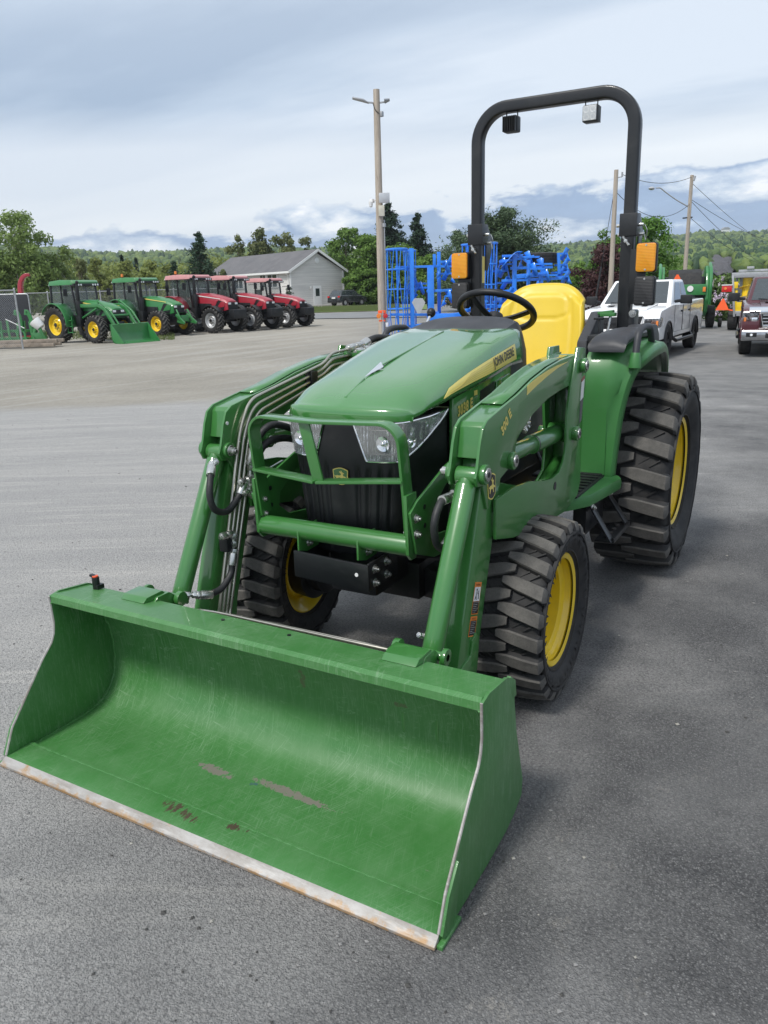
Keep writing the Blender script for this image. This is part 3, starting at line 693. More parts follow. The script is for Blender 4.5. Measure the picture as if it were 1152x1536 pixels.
# ---- loader arms (left near, right far)
for s in (1, -1):
    top = [(1.10, 1.235), (1.257, 1.231), (1.40, 1.226), (1.542, 1.213), (1.703, 1.187), (1.85, 1.153), (1.98, 1.131), (2.115, 1.106)]
    bot = [(1.815, 1.020), (1.695, 1.065), (1.532, 1.098), (1.38, 1.112), (1.233, 1.119), (1.10, 1.13)]
    beam = top[:]+[(2.150, 1.085), (2.170, 1.04), (2.19, .97), (2.205, .94), (2.19, .91), (2.152, .905), (2.115, .82), (2.095, .82), (2.045, .885), (1.967, .905), (1.885, .925), (1.870, .96), (1.855, 1.00)]+bot
    def plate(y0, y1): return MB().prism(beam, y0, y1)
    la = part(plate(s*.550, s*.560), 'loader_arm', 'green', .003, None, ('near' if s > 0 else 'far')+' green loader arm with a kinked beam')
    part(MB().prism(beam, s*.460, s*.470), 'inner_plate', 'green', .003, la)
    # box beam between the plates
    bx_ = [(x, z-.012) for x, z in top[:-1]]+[(2.08, 1.095), (2.03, 1.0)]+[(1.86, 1.02)]+[(x, z+.012) for x, z in bot]
    part(MB().prism(bx_, s*.470, s*.550), 'box_beam', 'green', .006, la)
    part(MB().loft([[V((x, s*.474, z+.002)), V((x, s*.546, z+.002))] for x, z in [(1.257, 1.231), (1.40, 1.226), (1.542, 1.213), (1.703, 1.187), (1.85, 1.153), (1.96, 1.132)]], flip=s < 0), 'top_plate', 'green', .0, la, solid=.004)
    kn = part(MB().prism([(1.96, 1.130), (2.112, 1.098), (2.125, 1.085), (2.150, .99), (2.135, .985), (2.10, 1.075), (1.96, 1.10)], s*.470, s*.550), 'knee_plate', 'green', .003, la)
    # pivot end
    part(MB().cyl((1.150, s*.46, 1.185), (1.150, s*.552, 1.185), .045, n=24).bar((1.15, s*.506, 1.185), (1.30, s*.506, 1.176), .07, .075, ref=(0, 1, 0)), 'pivot_tube', 'green', .004, la)
    # lower leg, a box tube under the curl cylinder
    A, B = V((2.030, s*.512, .97)), V((2.285, s*.512, .215))
    leg = part(MB().bar(A, B, .160, .078, ref=(0, 1, 0)), 'lower_leg', 'green', .010, la)
    q = [(2.235, .36), (2.222, .41), (2.19, .425), (2.165, .395), (2.18, .30), (2.23, .20), (2.37, .19), (2.42, .24), (2.40, .31), (2.34, .34)]
    for y in (.467, .553): part(MB().prism(q, s*(y-.005), s*(y+.005)), 'foot_plate', 'green', .003, leg)
    # pins at knee
    for (x, z, r) in ((2.157, .944, .032), (1.915, .940, .030)):
        bo = part(MB().cyl((x, s*.558, z), (x, s*.578, z), r, n=24), 'pin_boss', 'green', .004, la)
        part(MB().cyl((x, s*.577, z), (x, s*.583, z), r*.68, n=20), 'pin', 'zinc', .002, bo)
        part(MB().cyl((x, s*.5825, z), (x, s*.584, z), r*.28, n=12), 'grease_hole', 'black', 0, bo)
        part(MB().cyl((x, s*.462, z), (x, s*.446, z), r*.95, n=24), 'pin_boss', 'green', .004, la)
        bolt((x, s*.446, z), (0, -s, 0), .014, .022, la)
    part(MB().cyl((2.150, s*.4575, 1.045), (2.150, s*.4595, 1.045), .007, n=12), 'hole', 'white', 0, la)
    # curl cylinder in front of the leg
    a, c = V((2.157, s*.512, .935)), V((2.475, s*.512, .345)); d = c-a
    cc = part(MB().cyl(a+d*.045, a+d*.86, .033, n=28).cyl(a+d*.84, a+d*.855, .0345, n=28), 'curl_cylinder', 'green', .003)
    part(MB().cyl(a-V((0, .034, 0)), a+V((0, .034, 0)), .030, n=20).cyl(a, a+d*.06, .027, n=20), 'end_eye', 'green', .003, cc)
    part(MB().cyl(a+d*.86, c, .018, n=18), 'rod', 'chrome', 0, cc)
    part(MB().cyl(c-V((0, .034, 0)), c+V((0, .034, 0)), .028, n=20), 'rod_eye', 'green', .003, cc)
    if s > 0:
        def nm(x, y):
            c, sn = math.cos(.62), math.sin(.62); xx, yy = x*c-y*sn, x*sn+y*c
            return V((1.992-xx, .5615, 1.036+yy))
        text_mesh('300 E', .046, M['decal'], nm, 'lettering', la, .0020, .86, 1.1)
        top2 = [(1.764, 1.172), (1.66, 1.190), (1.55, 1.203), (1.44, 1.211), (1.31, 1.214)]; bt = [(1.768, 1.140), (1.66, 1.163), (1.55, 1.183), (1.44, 1.200), (1.31, 1.213)]
        part(MB().prism(top2+bt[::-1], .5602, .5612), 'arm_stripe', 'decal', 0, la)
        emblem((2.083, .5605, .889), (-1, 0, .05), (.1, 0, 1), (0, 1, 0), .066, .088, 'decal_black', 'decal', la)
        # two orange warning labels on the leg
        dd = (B-A).normalized(); pp = V((-dd.z, 0, dd.x)) * -1
        def lp(u, v, y=.5515): return A + dd*v + pp*u + V((0, y-.512, 0))
        def lab(v0, v1, u0, u1, mat, name, par, y=.5517):
            return part(MB().add([lp(u0, v0, y), lp(u1, v0, y), lp(u1, v1, y), lp(u0, v1, y)], [(0, 1, 2, 3)]), name, mat, 0, par)
        l1 = lab(.403, .508, -.030, .026, 'orange', 'warning_label', leg); l1['label'] = 'orange warning label with a white pictogram'
        lab(.419, .465, -.027, .023, 'white', 'pictogram_panel', l1, .5522); lab(.466, .505, -.027, .023, 'decal_black', 'text_panel', l1, .5522)
        pb = MB().cyl(lp(-.008, .428, .5524), lp(-.008, .428, .5528), .004, n=12)
        for (u, v, w2, v2) in ((-.008, .432, -.012, .447), (-.012, .447, -.018, .460), (-.012, .447, -.004, .460), (-.008, .436, .006, .442), (.006, .43, .010, .458)): pb.bar(lp(u, v, .5525), lp(w2, v2, .5525), .003, .0005)
        part(pb, 'pictogram', 'decal_black', 0, l1)
        l2 = lab(.514, .580, -.030, .026, 'orange', 'warning_label', leg); l2['label'] = 'lower orange warning label of black text'
        lab(.528, .576, -.026, .022, 'decal_black', 'text_panel', l2, .5522)
        for (vv, par) in ((.411, l1), (.521, l2)):
            def nm(x, y, vv=vv): return lp(-.020+x, vv+.004-y, .5524)
            text_mesh('WARNING', .010, M['decal_black'], nm, 'lettering', par, 0, .75)
        tl = MB()
        for k in range(6): tl.bar(lp(-.023, .470+k*.006, .5525), lp(.018-.008*(k % 3), .470+k*.006, .5525), .0018, .0004)
        for k in range(7): tl.bar(lp(-.023, .532+k*.006, .5525), lp(.018-.008*(k % 3), .532+k*.006, .5525), .0018, .0004)
        part(tl, 'text_lines', 'white', 0, l1)
# ---- hydraulic plumbing
for k, (dy, zt, lo) in enumerate(((-.437, 1.10, .0), (-.437, 1.077, .022), (-.437, 1.052, .050), (-.437, 1.028, .072))):
    up = -.0
    p = [(1.15-.02*k, dy, 1.262-.028*k+ (.0)), (1.47, dy, 1.246-.026*k), (1.53, dy, 1.208-.022*k), (2.04-.02*k, dy, 1.118-.026*k), (2.105-.022*k, dy, 1.02-.02*k), (2.32-.022*k, dy, .315), (2.38-.02*k, dy+.04, .335 if k < 0 else .30)]
    o = part(MB().tube(fillet(p, .05), .0062, 10), 'hydraulic_pipe', 'pipe', 0)
b = MB()
for k in range(2):
    p = [(2.34, -.44, .34), (2.44, -.43, .40), (2.49-.02*k, -.38, .445-.01*k), (2.51-.02*k, -.25, .466-.01*k), (2.515-.03*k, .30, .472-.012*k), (2.49, .44, .46)]
    part(MB().tube(fillet(p, .05), .0058, 10), 'hydraulic_pipe', 'pipe', 0)
part(MB().box((1.62, -.44, 1.15), (.045, .035, .07)), 'pipe_clamp', 'plastic', .005); part(MB().box((2.225, -.44, .60), (.05, .04, .05)), 'pipe_clamp', 'plastic', .005)
def hose(pts, r=.0125, ends=True, parent=None):
    pth = cr(pts, 8); o = part(MB().tube(pth, r, 12), 'hose', 'hose', 0, parent)
    if ends:
        for a, c in ((pth[0], pth[3]), (pth[-1], pth[-4])):
            d = (c-a).normalized()
            e = MB().cyl(a-d*.006, a+d*.040, r*1.32, n=16).cyl(a-d*.022, a-d*.004, r*1.25, n=6)
            part(e, 'crimp', 'zinc', .001, o)
    return o
def fitting(a, c, r=.012, parent=None, n=6):
    a, c = V(a), V(c); d = c-a
    return part(MB().cyl(a, c, r*.62, n=12).cyl(a+d*.08, a+d*.42, r, n=n).cyl(a+d*.58, a+d*.92, r*.95, n=n), 'fitting', 'zinc', .0008, parent)
# far arm
h1 = hose([(2.262, -.452, .900), (2.297, -.43, .868), (2.318, -.42, .81), (2.298, -.42, .755), (2.238, -.415, .735), (2.178, -.41, .775), (2.145, -.405, .815)])
fitting((2.215, -.475, .915), (2.240, -.448, .915), .013, h1); fitting((2.240, -.448, .917), (2.262, -.448, .90), .008, h1)
for a, c in (((2.085, -.415, .90), (2.10, -.415, .80)), ((2.06, -.415, .875), (2.085, -.41, .79)), ((2.10, -.40, .83), (2.18, -.40, .83)), ((2.09, -.395, .80), (2.17, -.395, .785)), ((2.13, -.39, .82), (2.12, -.39, .76))): fitting(a, c, .015, h1)
hose([(2.085, -.415, .90), (2.06, -.40, .97), (2.0, -.37, 1.02), (1.86, -.36, .98), (1.7, -.35, .93)], .014)
hose([(2.06, -.415, .88), (2.02, -.39, .95), (1.92, -.37, .955), (1.75, -.36, .90), (1.6, -.35, .86)], .014)
h2 = hose([(2.222, -.42, .560), (2.232, -.42, .53), (2.245, -.42, .49), (2.30, -.42, .452), (2.355, -.43, .447), (2.385, -.44, .452)])
fitting((2.445, -.475, .470), (2.395, -.445, .455), .013, h2)
for a, c in (((2.21, -.42, .645), (2.215, -.42, .585)), ((2.28, -.425, .645), (2.215, -.42, .645))): fitting(a, c, .014, h2)
# near arm
h3 = hose([(2.175, .452, .862), (2.225, .448, .855), (2.262, .445, .80), (2.245, .442, .735), (2.20, .44, .70), (2.15, .44, .712)])
fitting((2.115, .462, .868), (2.150, .452, .868), .015, h3); fitting((2.15, .452, .87), (2.178, .452, .864), .009, h3)
for a, c in (((2.07, .44, .86), (2.075, .44, .79)), ((2.06, .44, .80), (2.10, .44, .73)), ((2.09, .44, .75), (2.13, .44, .70))): fitting(a, c, .015, h3)
for a, c in (((2.205, .455, .655), (2.200, .455, .60)), ((2.20, .47, .65), (2.20, .44, .65))): fitting(a, c, .015)
fitting((2.30, .475, .445), (2.33, .435, .445), .015); fitting((2.33, .437, .445), (2.355, .43, .46), .010)
# far mast coupler bundle
h4 = hose([(1.20, -.44, 1.262), (1.12, -.43, 1.285), (1.05, -.42, 1.285), (.97, -.40, 1.27), (.90, -.38, 1.20)], .017)
hose([(1.18, -.405, 1.235), (1.10, -.40, 1.262), (1.02, -.39, 1.262), (.95, -.37, 1.22)], .016)
for k in range(3): fitting((1.34-.02*k, -.437+.028*k, 1.255-.018*k), (1.20-.02*k, -.437+.028*k, 1.265-.018*k), .017, h4, 16)
part(MB().box((1.27, -.425, 1.232), (.10, .09, .03)), 'coupler_block', 'green', .006)
for k in range(2): fitting((1.55-.05*k, .42, 1.02+.03*k), (1.40-.05*k, .41, 1.06+.03*k), .014)
fitting((1.46, .44, .955), (1.40, .44, .975), .014); fitting((1.44, .45, .98), (1.44, .45, 1.01), .012)
# ---- bucket
BW = .803
ins = [(2.742, .490), (2.715, .478), (2.60, .462), (2.556, .415), (2.522, .335), (2.507, .255), (2.510, .165), (2.535, .095), (2.585, .045), (2.66, .022), (2.80, .018), (2.93, .017)]
ins = [(p.x, p.y) for p in cr([(x, z, 0) for x, z in ins], 4)]
outs = [(2.93, .008), (2.80, .009), (2.655, .013), (2.578, .037), (2.527, .09), (2.501, .162), (2.498, .258), (2.513, .340), (2.545, .42), (2.575, .472), (2.578, .500), (2.725, .519), (2.740, .512)]
bucket = part(MB().prism(ins+outs, -BW, BW), 'bucket', 'bucket', 0, None, 'scratched green loader bucket', ang=25)
def subdiv(o, n):
    pass
part(MB().prism([(2.905, .020), (2.905, .030), (2.996, .028), (2.996, .0045), (2.90, .0045), (2.90, .008)], -BW-.006, BW+.006), 'cutting_edge', 'bucket', .0015, bucket)
part(MB().prism([(2.995, .0285), (3.006, .022), (3.020, .013), (3.020, .004), (2.995, .004)], -BW-.006, BW+.006), 'worn_lip', 'edge', .0015, bucket)
part(MB().tube([(2.903+.0012*math.sin(y*2.3), y/40*BW, .0255+.0012*math.sin(y*3)) for y in range(-40, 41)], .0065, 6), 'weld_seam', 'bucket', 0, bucket)
for s in (1, -1): part(MB().tube([(x+.002*math.sin(i*2.1), s*(BW-.001), z+.001*math.sin(i*3)) for i, (x, z) in enumerate(ins)], .0045, 6), 'weld_seam', 'bucket', 0, bucket)
sidep = [(2.742, .513), (2.700, .521), (2.58, .507), (2.545, .490), (2.526, .455), (2.518, .40), (2.498, .30), (2.440, .115), (2.446, .066), (2.50, .040), (2.56, .024), (2.70, .012), (2.985, .006), (2.993, .030), (2.955, .115), (2.805, .300), (2.760, .345), (2.745, .375), (2.738, .415), (2.740, .470)]
front = [(2.993, .030), (2.955, .115), (2.805, .300), (2.760, .345), (2.745, .375), (2.738, .415), (2.740, .470), (2.742, .513)]
for s in (1, -1):
    sp = part(MB().prism(sidep, s*BW, s*(BW+.009)), 'side_plate', 'bucket', .001, bucket)
    part(MB().tube([(x+.001, s*(BW+.0045), z) for x, z in front], .0042, 6), 'bare_edge', 'edge', 0, sp)
    part(MB().prism([(2.960, .112), (2.905, .175), (2.885, .15), (2.93, .012), (2.985, .012), (2.997, .030)], s*(BW+.009), s*(BW+.017)), 'side_cutter', 'bucket', .002, sp)
    part(MB().prism([(2.90, .0), (2.96, .0), (3.01, .0), (3.01, .012), (2.90, .012)], s*(BW+.006), s*(BW+.022)), 'corner_weld', 'bucket', .003, sp)
    part(MB().prism([(2.55, .497), (2.515, .470), (2.505, .42), (2.535, .42), (2.56, .47)], s*(BW-.003), s*(BW+.0092)), 'ear', 'bucket', .002, sp)
    # hooks where the arms hold the bucket
    for y in (.455, .568):
        part(MB().prism([(2.60, .500), (2.585, .515), (2.53, .515), (2.505, .495), (2.49, .40), (2.42, .30), (2.38, .20), (2.40, .16), (2.47, .14), (2.505, .17), (2.51, .30), (2.55, .42)], s*(y-.006), s*(y+.006)), 'hinge_plate', 'green', .002, bucket)
    hc = part(MB().prism([(2.640, .509), (2.620, .523), (2.55, .525), (2.52, .500), (2.535, .490)], s*.462, s*.572), 'hook_cover', 'green', .004, bucket)
    part(MB().cyl((2.495, s*.43, .480), (2.495, s*.60, .480), .014, n=14).cyl((2.495, s*.425, .480), (2.495, s*.445, .480), .026, n=20).cyl((2.495, s*.585, .480), (2.495, s*.600, .480), .026, n=20), 'hinge_pin', 'green', .003, bucket)
for (y, x) in ((.13, 2.62), (-.13, 2.62)): part(MB().cyl((x, y, .5055), (x, y, .5085), .006, n=12), 'hole', 'black', 0, bucket)
# level gauge clipped to the far corner
lg = part(MB().cyl((2.60, -.735, .503), (2.60, -.735, .548), .013, n=20).box((2.595, -.727, .512), (.03, .02, .016)), 'level_gauge', 'black', .002, bucket, 'small gauge with an orange cap')
part(MB().cyl((2.60, -.735, .548), (2.60, -.735, .553), .0105, n=18), 'cap', simple('orange_cap', (.75, .10, .03), .4), .001, lg)
part(MB().bar((2.60, -.758, .552), (2.60, -.735, .549), .014, .008), 'tab', 'black', .001, lg)
# ---- rollbar
RX = -.13
pp = [V((RX, -.436, 1.74)), V((RX, -.436, 2.28)), ]
path = [(RX, -.436, 1.70)]; R_ = .175; zt = 2.458
for k in range(13):
    a = PI-PI/2*k/12; path.append((RX, -.436+R_+R_*math.cos(a), zt-R_+R_*math.sin(a)))
for k in range(13):
    a = PI/2-PI/2*k/12; path.append((RX, .436-R_+R_*math.cos(a), zt-R_+R_*math.sin(a)))
path.append((RX, .436, 1.70))
RB = part(MB().sweep(path, rect(.064, .066, .012), ref=(1, 0, 0)), 'rollbar', 'rops', 0, None, 'black folding rollbar hoop', ang=40)
for s in (1, -1):
    p = part(MB().sweep([(RX-.02, s*.425, 1.10), (RX, s*.433, 1.25), (RX+.012, s*.436, 1.74)], rect(.070, .070, .010), ref=(0, 1, 0)), 'lower_post', 'rops', 0, RB)
    hb = part(MB().box((RX, s*.436, 1.80), (.090, .092, .115)), 'hinge_collar', 'rops', .004, RB)
    part(MB().prism([(RX-.035, 1.86), (RX-.11, 1.78), (RX-.10, 1.70), (RX-.05, 1.60), (RX-.02, 1.60), (RX-.02, 1.86)], s*.436-.045, s*.436-.036).prism([(RX-.035, 1.86), (RX-.11, 1.78), (RX-.10, 1.70), (RX-.05, 1.60), (RX-.02, 1.60), (RX-.02, 1.86)], s*.436+.036, s*.436+.045), 'hinge_plate', 'rops', .003, RB)
    for z in (1.80, 1.755):
        part(MB().cyl((RX-.03*(z < 1.79), s*.436-.07, z), (RX-.03*(z < 1.79), s*.436+.07, z), .009, n=12), 'hinge_pin', 'zinc', .001, RB)
    part(MB().bar((RX+.045, s*.436-.022, 1.742), (RX+.075, s*.436+.018, 1.695), .010, .010).cyl((RX+.03, s*.436-.003, 1.718), (RX+.07, s*.436-.003, 1.718), .010, n=12), 'locking_handle', 'zinc', .002, RB)
    part(MB().tube(cr([(RX-.02, s*.436+.072, 1.80), (RX-.02, s*.436+.085, 1.77), (RX-.03, s*.436+.080, 1.72), (RX-.03, s*.436+.072, 1.75)], 5), .0022, 6), 'lynch_wire', 'zinc', 0, RB)
    # warning lamps on their bracket
    br = part(MB().box((RX+.045, s*.500, 1.535), (.006, .085, .28)), 'lamp_bracket', 'rops', .002, RB)
    for (z, m1, nmn) in ((1.630, 'amber', 'amber_lamp'), (1.462, 'smoked', 'tail_lamp')):
        yy = s*.535 if s > 0 else s*.508+.0
        yy = s*(.548 if s > 0 else .512)
        lm = part(MB().prism([(yy+q[0], z+q[1]) for q in rect(.106, .150, .016, 4)], RX+.050, RX+.085, axis='x'), nmn, 'plastic', .003, RB)
        part(MB().prism([(yy+q[0], z+q[1]) for q in rect(.098, .142, .014, 4)], RX+.084, RX+.100, axis='x'), 'lens', m1, .005, lm)
        for dz in (-.061, .061): bolt((RX+.099, yy, z+dz), (1, 0, 0), .0035, .003, lm, stud=False)
    part(MB().box((RX-.02, s*.452, 1.29), (.11, .085, .15)), 'post_base', 'rops', .012, RB)
    bolt((RX+.045, s*.485, 1.345), (1, 0, 0), .014, .018, RB)
part(MB().box((RX+.0, -.436+.0362, 1.605), (.040, .001, .15)), 'rating_label', 'decal', 0, RB)
# work lights under the hoop
for (y, face) in ((-.235, -1), (.205, 1)):
    bk = MB()
    z = 2.365
    w = part(MB().box((RX, y, z), (.062, .082, .082)), 'work_light', 'plastic', .010, RB, 'small square work light facing '+('forward' if face > 0 else 'backward'))
    part(MB().box((RX, y-.032, z+.052), (.012, .004, .05)).box((RX, y+.032, z+.052), (.012, .004, .05)).box((RX, y, z+.075), (.014, .05, .012)), 'bracket', 'black', .001, w)
    fn = MB()
    for k in range(8): fn.box((RX-face*.040, y-.035+k*.010, z), (.024, .003, .078))
    part(fn, 'cooling_fins', 'plastic', 0, w)
    part(MB().box((RX+face*.031, y, z), (.008, .072, .072)), 'face', 'black' if face < 0 else 'grey_metal', .004, w)
    if face > 0:
        for dy in (-.018, .018):
            for dz in (-.018, .018):
                part(MB().lathe([(0, .015), (-.002, .010), (-.003, .003)], (RX+.036, y+dy, z+dz), 'x', 18), 'led', 'lampwhite2', 0, w)
        part(MB().box((RX+.0385, y, z), (.003, .071, .071)), 'lens', 'lens', .001, w)
    w.rotation_euler = (0, 0, 0)
# ---- seat
def seat_back(i, j):
    z = lerp(.98, 1.50, i); t = i
    a = lerp(-1, 1, j); hw = .245*(1-.10*(1-t)**3)*(1-.075*sstep(.45, .9, t))*(1-.05*t**8); z -= .085*t**5*abs(a)**3.5
    y = a*hw; x = .085-.13*t + .045*abs(a)**3 + .012*math.cos(t*PI) - .02*sstep(.88, 1, t)
    # stitched inset
    rr = math.hypot(max(0, abs(a)-.30)/.36, max(0, abs(t-.80)-.06)/.07)
    x -= .007*math.exp(-((rr-1)/.16)**2)
    x -= .007*math.exp(-((abs(a)-(.78-.1*(t-.5)))/.05)**2)*(1-sstep(.88, .95, t))
    return V((x, y, z))
SB = MB().grid(seat_back, 48, 60)
edge_f = [seat_back(i/48, 0) for i in range(49)]+[seat_back(1, j/60) for j in range(1, 61)]+[seat_back(1-i/48, 1) for i in range(1, 49)]
def off(p, k, dx): 
    c = V((p.x, 0, 1.2)); d = (p-c); d.x = 0; d.normalize(); return p+d*k+V((dx, 0, 0))
SB.loft([edge_f, [off(p, .012, -.006) for p in edge_f], [off(p, .018, -.03) for p in edge_f], [off(p, .012, -.065) for p in edge_f], [off(p, -.03, -.085) for p in edge_f]], flip=True)
SEAT = part(SB, 'seat', 'seat', 0, None, 'yellow vinyl high-back seat', ang=60)
def cush(i, j):
    x = lerp(.06, .53, i); a = lerp(-1, 1, j); t = i
    hw = .245-.03*t**3; z = 1.015+.02*math.sin(t*PI*.9)+.018*abs(a)**3-.05*max(0, t-.85)/.15-.05*max(0, abs(a)-.9)/.1
    return V((x, a*hw, z))
part(MB().grid(cush, 24, 32), 'seat_cushion', 'seat', 0, SEAT, ang=60)
part(MB().box((.29, 0, .955), (.46, .45, .09)), 'seat_base', 'plastic', .03, SEAT)
part(MB().box((-.06, 0, 1.18), (.05, .40, .40)), 'seat_shell', 'plastic', .03, SEAT)
# console to the left of the seat, levers
part(MB().prism([(.25, 1.05), (.22, 1.22), (-.02, 1.36), (-.10, 1.36), (-.14, 1.05)], .275, .33), 'console', 'grey_plastic', .012)
part(MB().box((-.02, .40, 1.14), (.45, .16, .22)), 'console_box', 'plastic', .02)
lv = part(MB().cyl((.10, .36, 1.22), (.09, .355, 1.325), .006, n=10), 'lever', 'black', 0); part(MB().box((.09, .352, 1.328), (.030, .05, .012)), 'knob', 'plastic', .004, lv)
lv = part(MB().bar((-.02, .40, 1.36), (-.02, .32, 1.352), .05, .016).box((-.01, .375, 1.345), (.05, .08, .02)), 'hand_lever', 'green_plastic', .004); part(MB().cyl((-.02, .385, 1.34), (0, .375, 1.24), .008, n=10), 'link', 'zinc', 0, lv)
lv = part(MB().cyl((1.02, -.25, 1.25), (.875, -.25, 1.385), .0065, n=12), 'gear_lever', 'chrome', 0); part(MB().ball((.868, -.25, 1.393), .021, 16, 10, (1, 1, 1.1)).cyl((.882, -.25, 1.379), (.872, -.25, 1.389), .014, n=14), 'knob', 'plastic', 0, lv)
# ---- steering wheel
sw = MB(); Cc = V((.655, 0, 1.388)); nrm = V((-math.sin(rad(31)), 0, math.cos(rad(31)))); a_, b_ = frame(nrm, V((0, 1, 0)))
ringp = [Cc+(a_*math.cos(2*PI*i/72)+b_*math.sin(2*PI*i/72))*.182 for i in range(72)]
sw.tube(ringp, .0165, 14, closed=True)
SW = part(sw, 'steering_wheel', 'plastic', 0, None, 'black three-spoke steering wheel')
hubp = Cc-nrm*.045
part(MB().cyl(hubp-nrm*.02, hubp+nrm*.03, .045, .036, n=24), 'hub', 'plastic', .006, SW)
for ang in (90, 205, 335):
    p = a_*math.cos(rad(ang))+b_*math.sin(rad(ang))
    part(MB().sweep(cr([hubp+p*.03, hubp+p*.09+nrm*.012, Cc+p*.175], 5), rect(.034, .012, .004), ref=tuple(nrm)), 'spoke', 'plastic', 0, SW)
part(MB().cyl(hubp-nrm*.18, hubp, .030, n=20), 'column', 'plastic', 0, SW)
# ---- fenders, platform
for s in (1, -1):
    st_ = [(.66, .60), (.655, .75), (.645, .92), (.630, 1.06), (.600, 1.145), (.545, 1.185), (.45, 1.205), (.30, 1.212), (.10, 1.205), (-.12, 1.165), (-.32, 1.08), (-.47, .96)]
    yo = [.598, .607, .622, .650, .680, .702, .712, .714, .698, .672, .645, .62]
    P = cr([(x, y, z) for (x, z), y in zip(st_, yo)], 4); secs = []
    n_ = len(P)
    for i, p in enumerate(P):
        a = P[max(0, i-1)]; c = P[min(n_-1, i+1)]; t = V((c.x-a.x, 0, c.z-a.z)).normalized(); nn = V((t.z, 0, -t.x))
        if nn.dot(V((p.x-0, 0, p.z-.52))) < 0: nn = -nn
        q = []
        bulge = .030*sstep(.08, .30, i/n_)
        for (yy, hh) in ((.435, -.05), (.437, 0), (.452, .012+bulge), (.56, .012+bulge), (.60 if p.y > .64 else p.y-.05, .006+bulge*.6), (p.y-.035, .004), (p.y-.010, .001), (p.y, -.012), (p.y+.002, -.045)):
            q.append(V((p.x, 0, p.z))+nn*hh+V((0, s*yy, 0)))
        secs.append(q)
    f = part(MB().loft(secs, flip=s < 0), 'fender', 'green_plastic', 0, None, 'green moulded rear fender', ang=38, solid=.008)
    part(MB().prism([(.66, .60), (.64, 1.0), (.55, 1.18), (.10, 1.21), (-.3, 1.08), (-.3, .6)], s*.425, s*.437), 'inner_wall', 'green_plastic', .004, f)
    arm_ = [[V((x, s*y, z+dz)) for (y, dz) in ((.465, -.012), (.458, .010), (.475, .026+k), (.52, .034+k), (.575, .034+k), (.615, .026+k), (.632, .008), (.625, -.012))] for x, z, k in ((.668, 1.212, -.022), (.655, 1.225, -.008), (.60, 1.243, 0), (.45, 1.255, 0), (.25, 1.258, 0), (.10, 1.252, -.002), (.06, 1.240, -.02))]
    part(MB().loft(arm_, caps=True, flip=s > 0), 'armrest', 'grey_plastic', 0, f, ang=45)
    gh = fillet([(.625, s*.668, 1.175), (.590, s*.668, 1.288), (.50, s*.668, 1.305), (.34, s*.668, 1.300), (.27, s*.668, 1.20)], .045, 5)
    part(MB().tube(gh, .0165, 14), 'grab_handle', 'grey_plastic', 0, f)
    for q_ in (((.630, s*.668, 1.125), (.622, s*.668, 1.195), .030, .021), ((.27, s*.668, 1.15), (.27, s*.668, 1.225), .028, .020)): part(MB().cyl(*q_, n=20), 'handle_mount', 'green_plastic', .003, f)
    part(MB().prism([(.10, 1.20), (.05, 1.265), (-.06, 1.29), (-.20, 1.285), (-.26, 1.24), (-.30, 1.16), (.1, 1.15)], s*.47, s*.60), 'tool_box', 'grey_plastic', .02, f)
    # platform with a ribbed mat
    pf = part(MB().prism([(1.10, .30), (1.20, .44), (1.15, .53), (1.02, .60), (.66, .645), (.60, .62), (.56, .30)], .555, .615, axis='z') if s > 0 else MB().prism([(1.10, -.30), (1.20, -.44), (1.15, -.53), (1.02, -.60), (.66, -.645), (.60, -.62), (.56, -.30)], .555, .615, axis='z'), 'platform', 'green_plastic', .018, None)
    mat = MB().box((.86, s*.43, .6185), (.52, .27, .010))
    for k in range(9): mat.box((.63+k*.055, s*.43, .626), (.032, .25, .007))
    part(mat, 'rubber_mat', 'plastic', .003, pf)
    stp = part(MB().box((.83, s*.655, .392), (.30, .085, .008)).bar((.975, s*.58, .565), (.980, s*.69, .395), .008, .05, ref=(1, 0, 0)).bar((.69, s*.58, .56), (.685, s*.69, .395), .008, .05, ref=(1, 0, 0)).box((.83, s*.697, .400), (.30, .008, .022)).box((.83, s*.58, .555), (.36, .008, .05)).box((.83, s*.54, .47), (.30, .06, .12)), 'step', 'black', .002, None)
    for k in range(4): part(MB().cyl((.73+k*.066, s*.655, .396), (.73+k*.066, s*.655, .403), .011, n=12), 'grip_hole', 'rubber', 0, stp)
    for x in (.975, .69): bolt((x+.01, s*.60, .545), (.3, s, 0), .010, .012, stp)
part(MB().tube(cr([(.82, .30, .62), (.90, .36, .66), (.98, .36, .72), (1.0, .33, .80)], 6), .010).box((.83, .31, .64), (.09, .07, .012)), 'pedal', 'black', 0)
# ================================================================== the place
FH = V((_f.x, _f.y, 0)).normalized(); RH = V((_r0.x, _r0.y, 0)).normalized()
def hor(px): return 438+(576-px)*.0293
HY_ = 0
def bp(px, py, dep):                             # point at a depth
    return CAM + ray(px, py)*dep
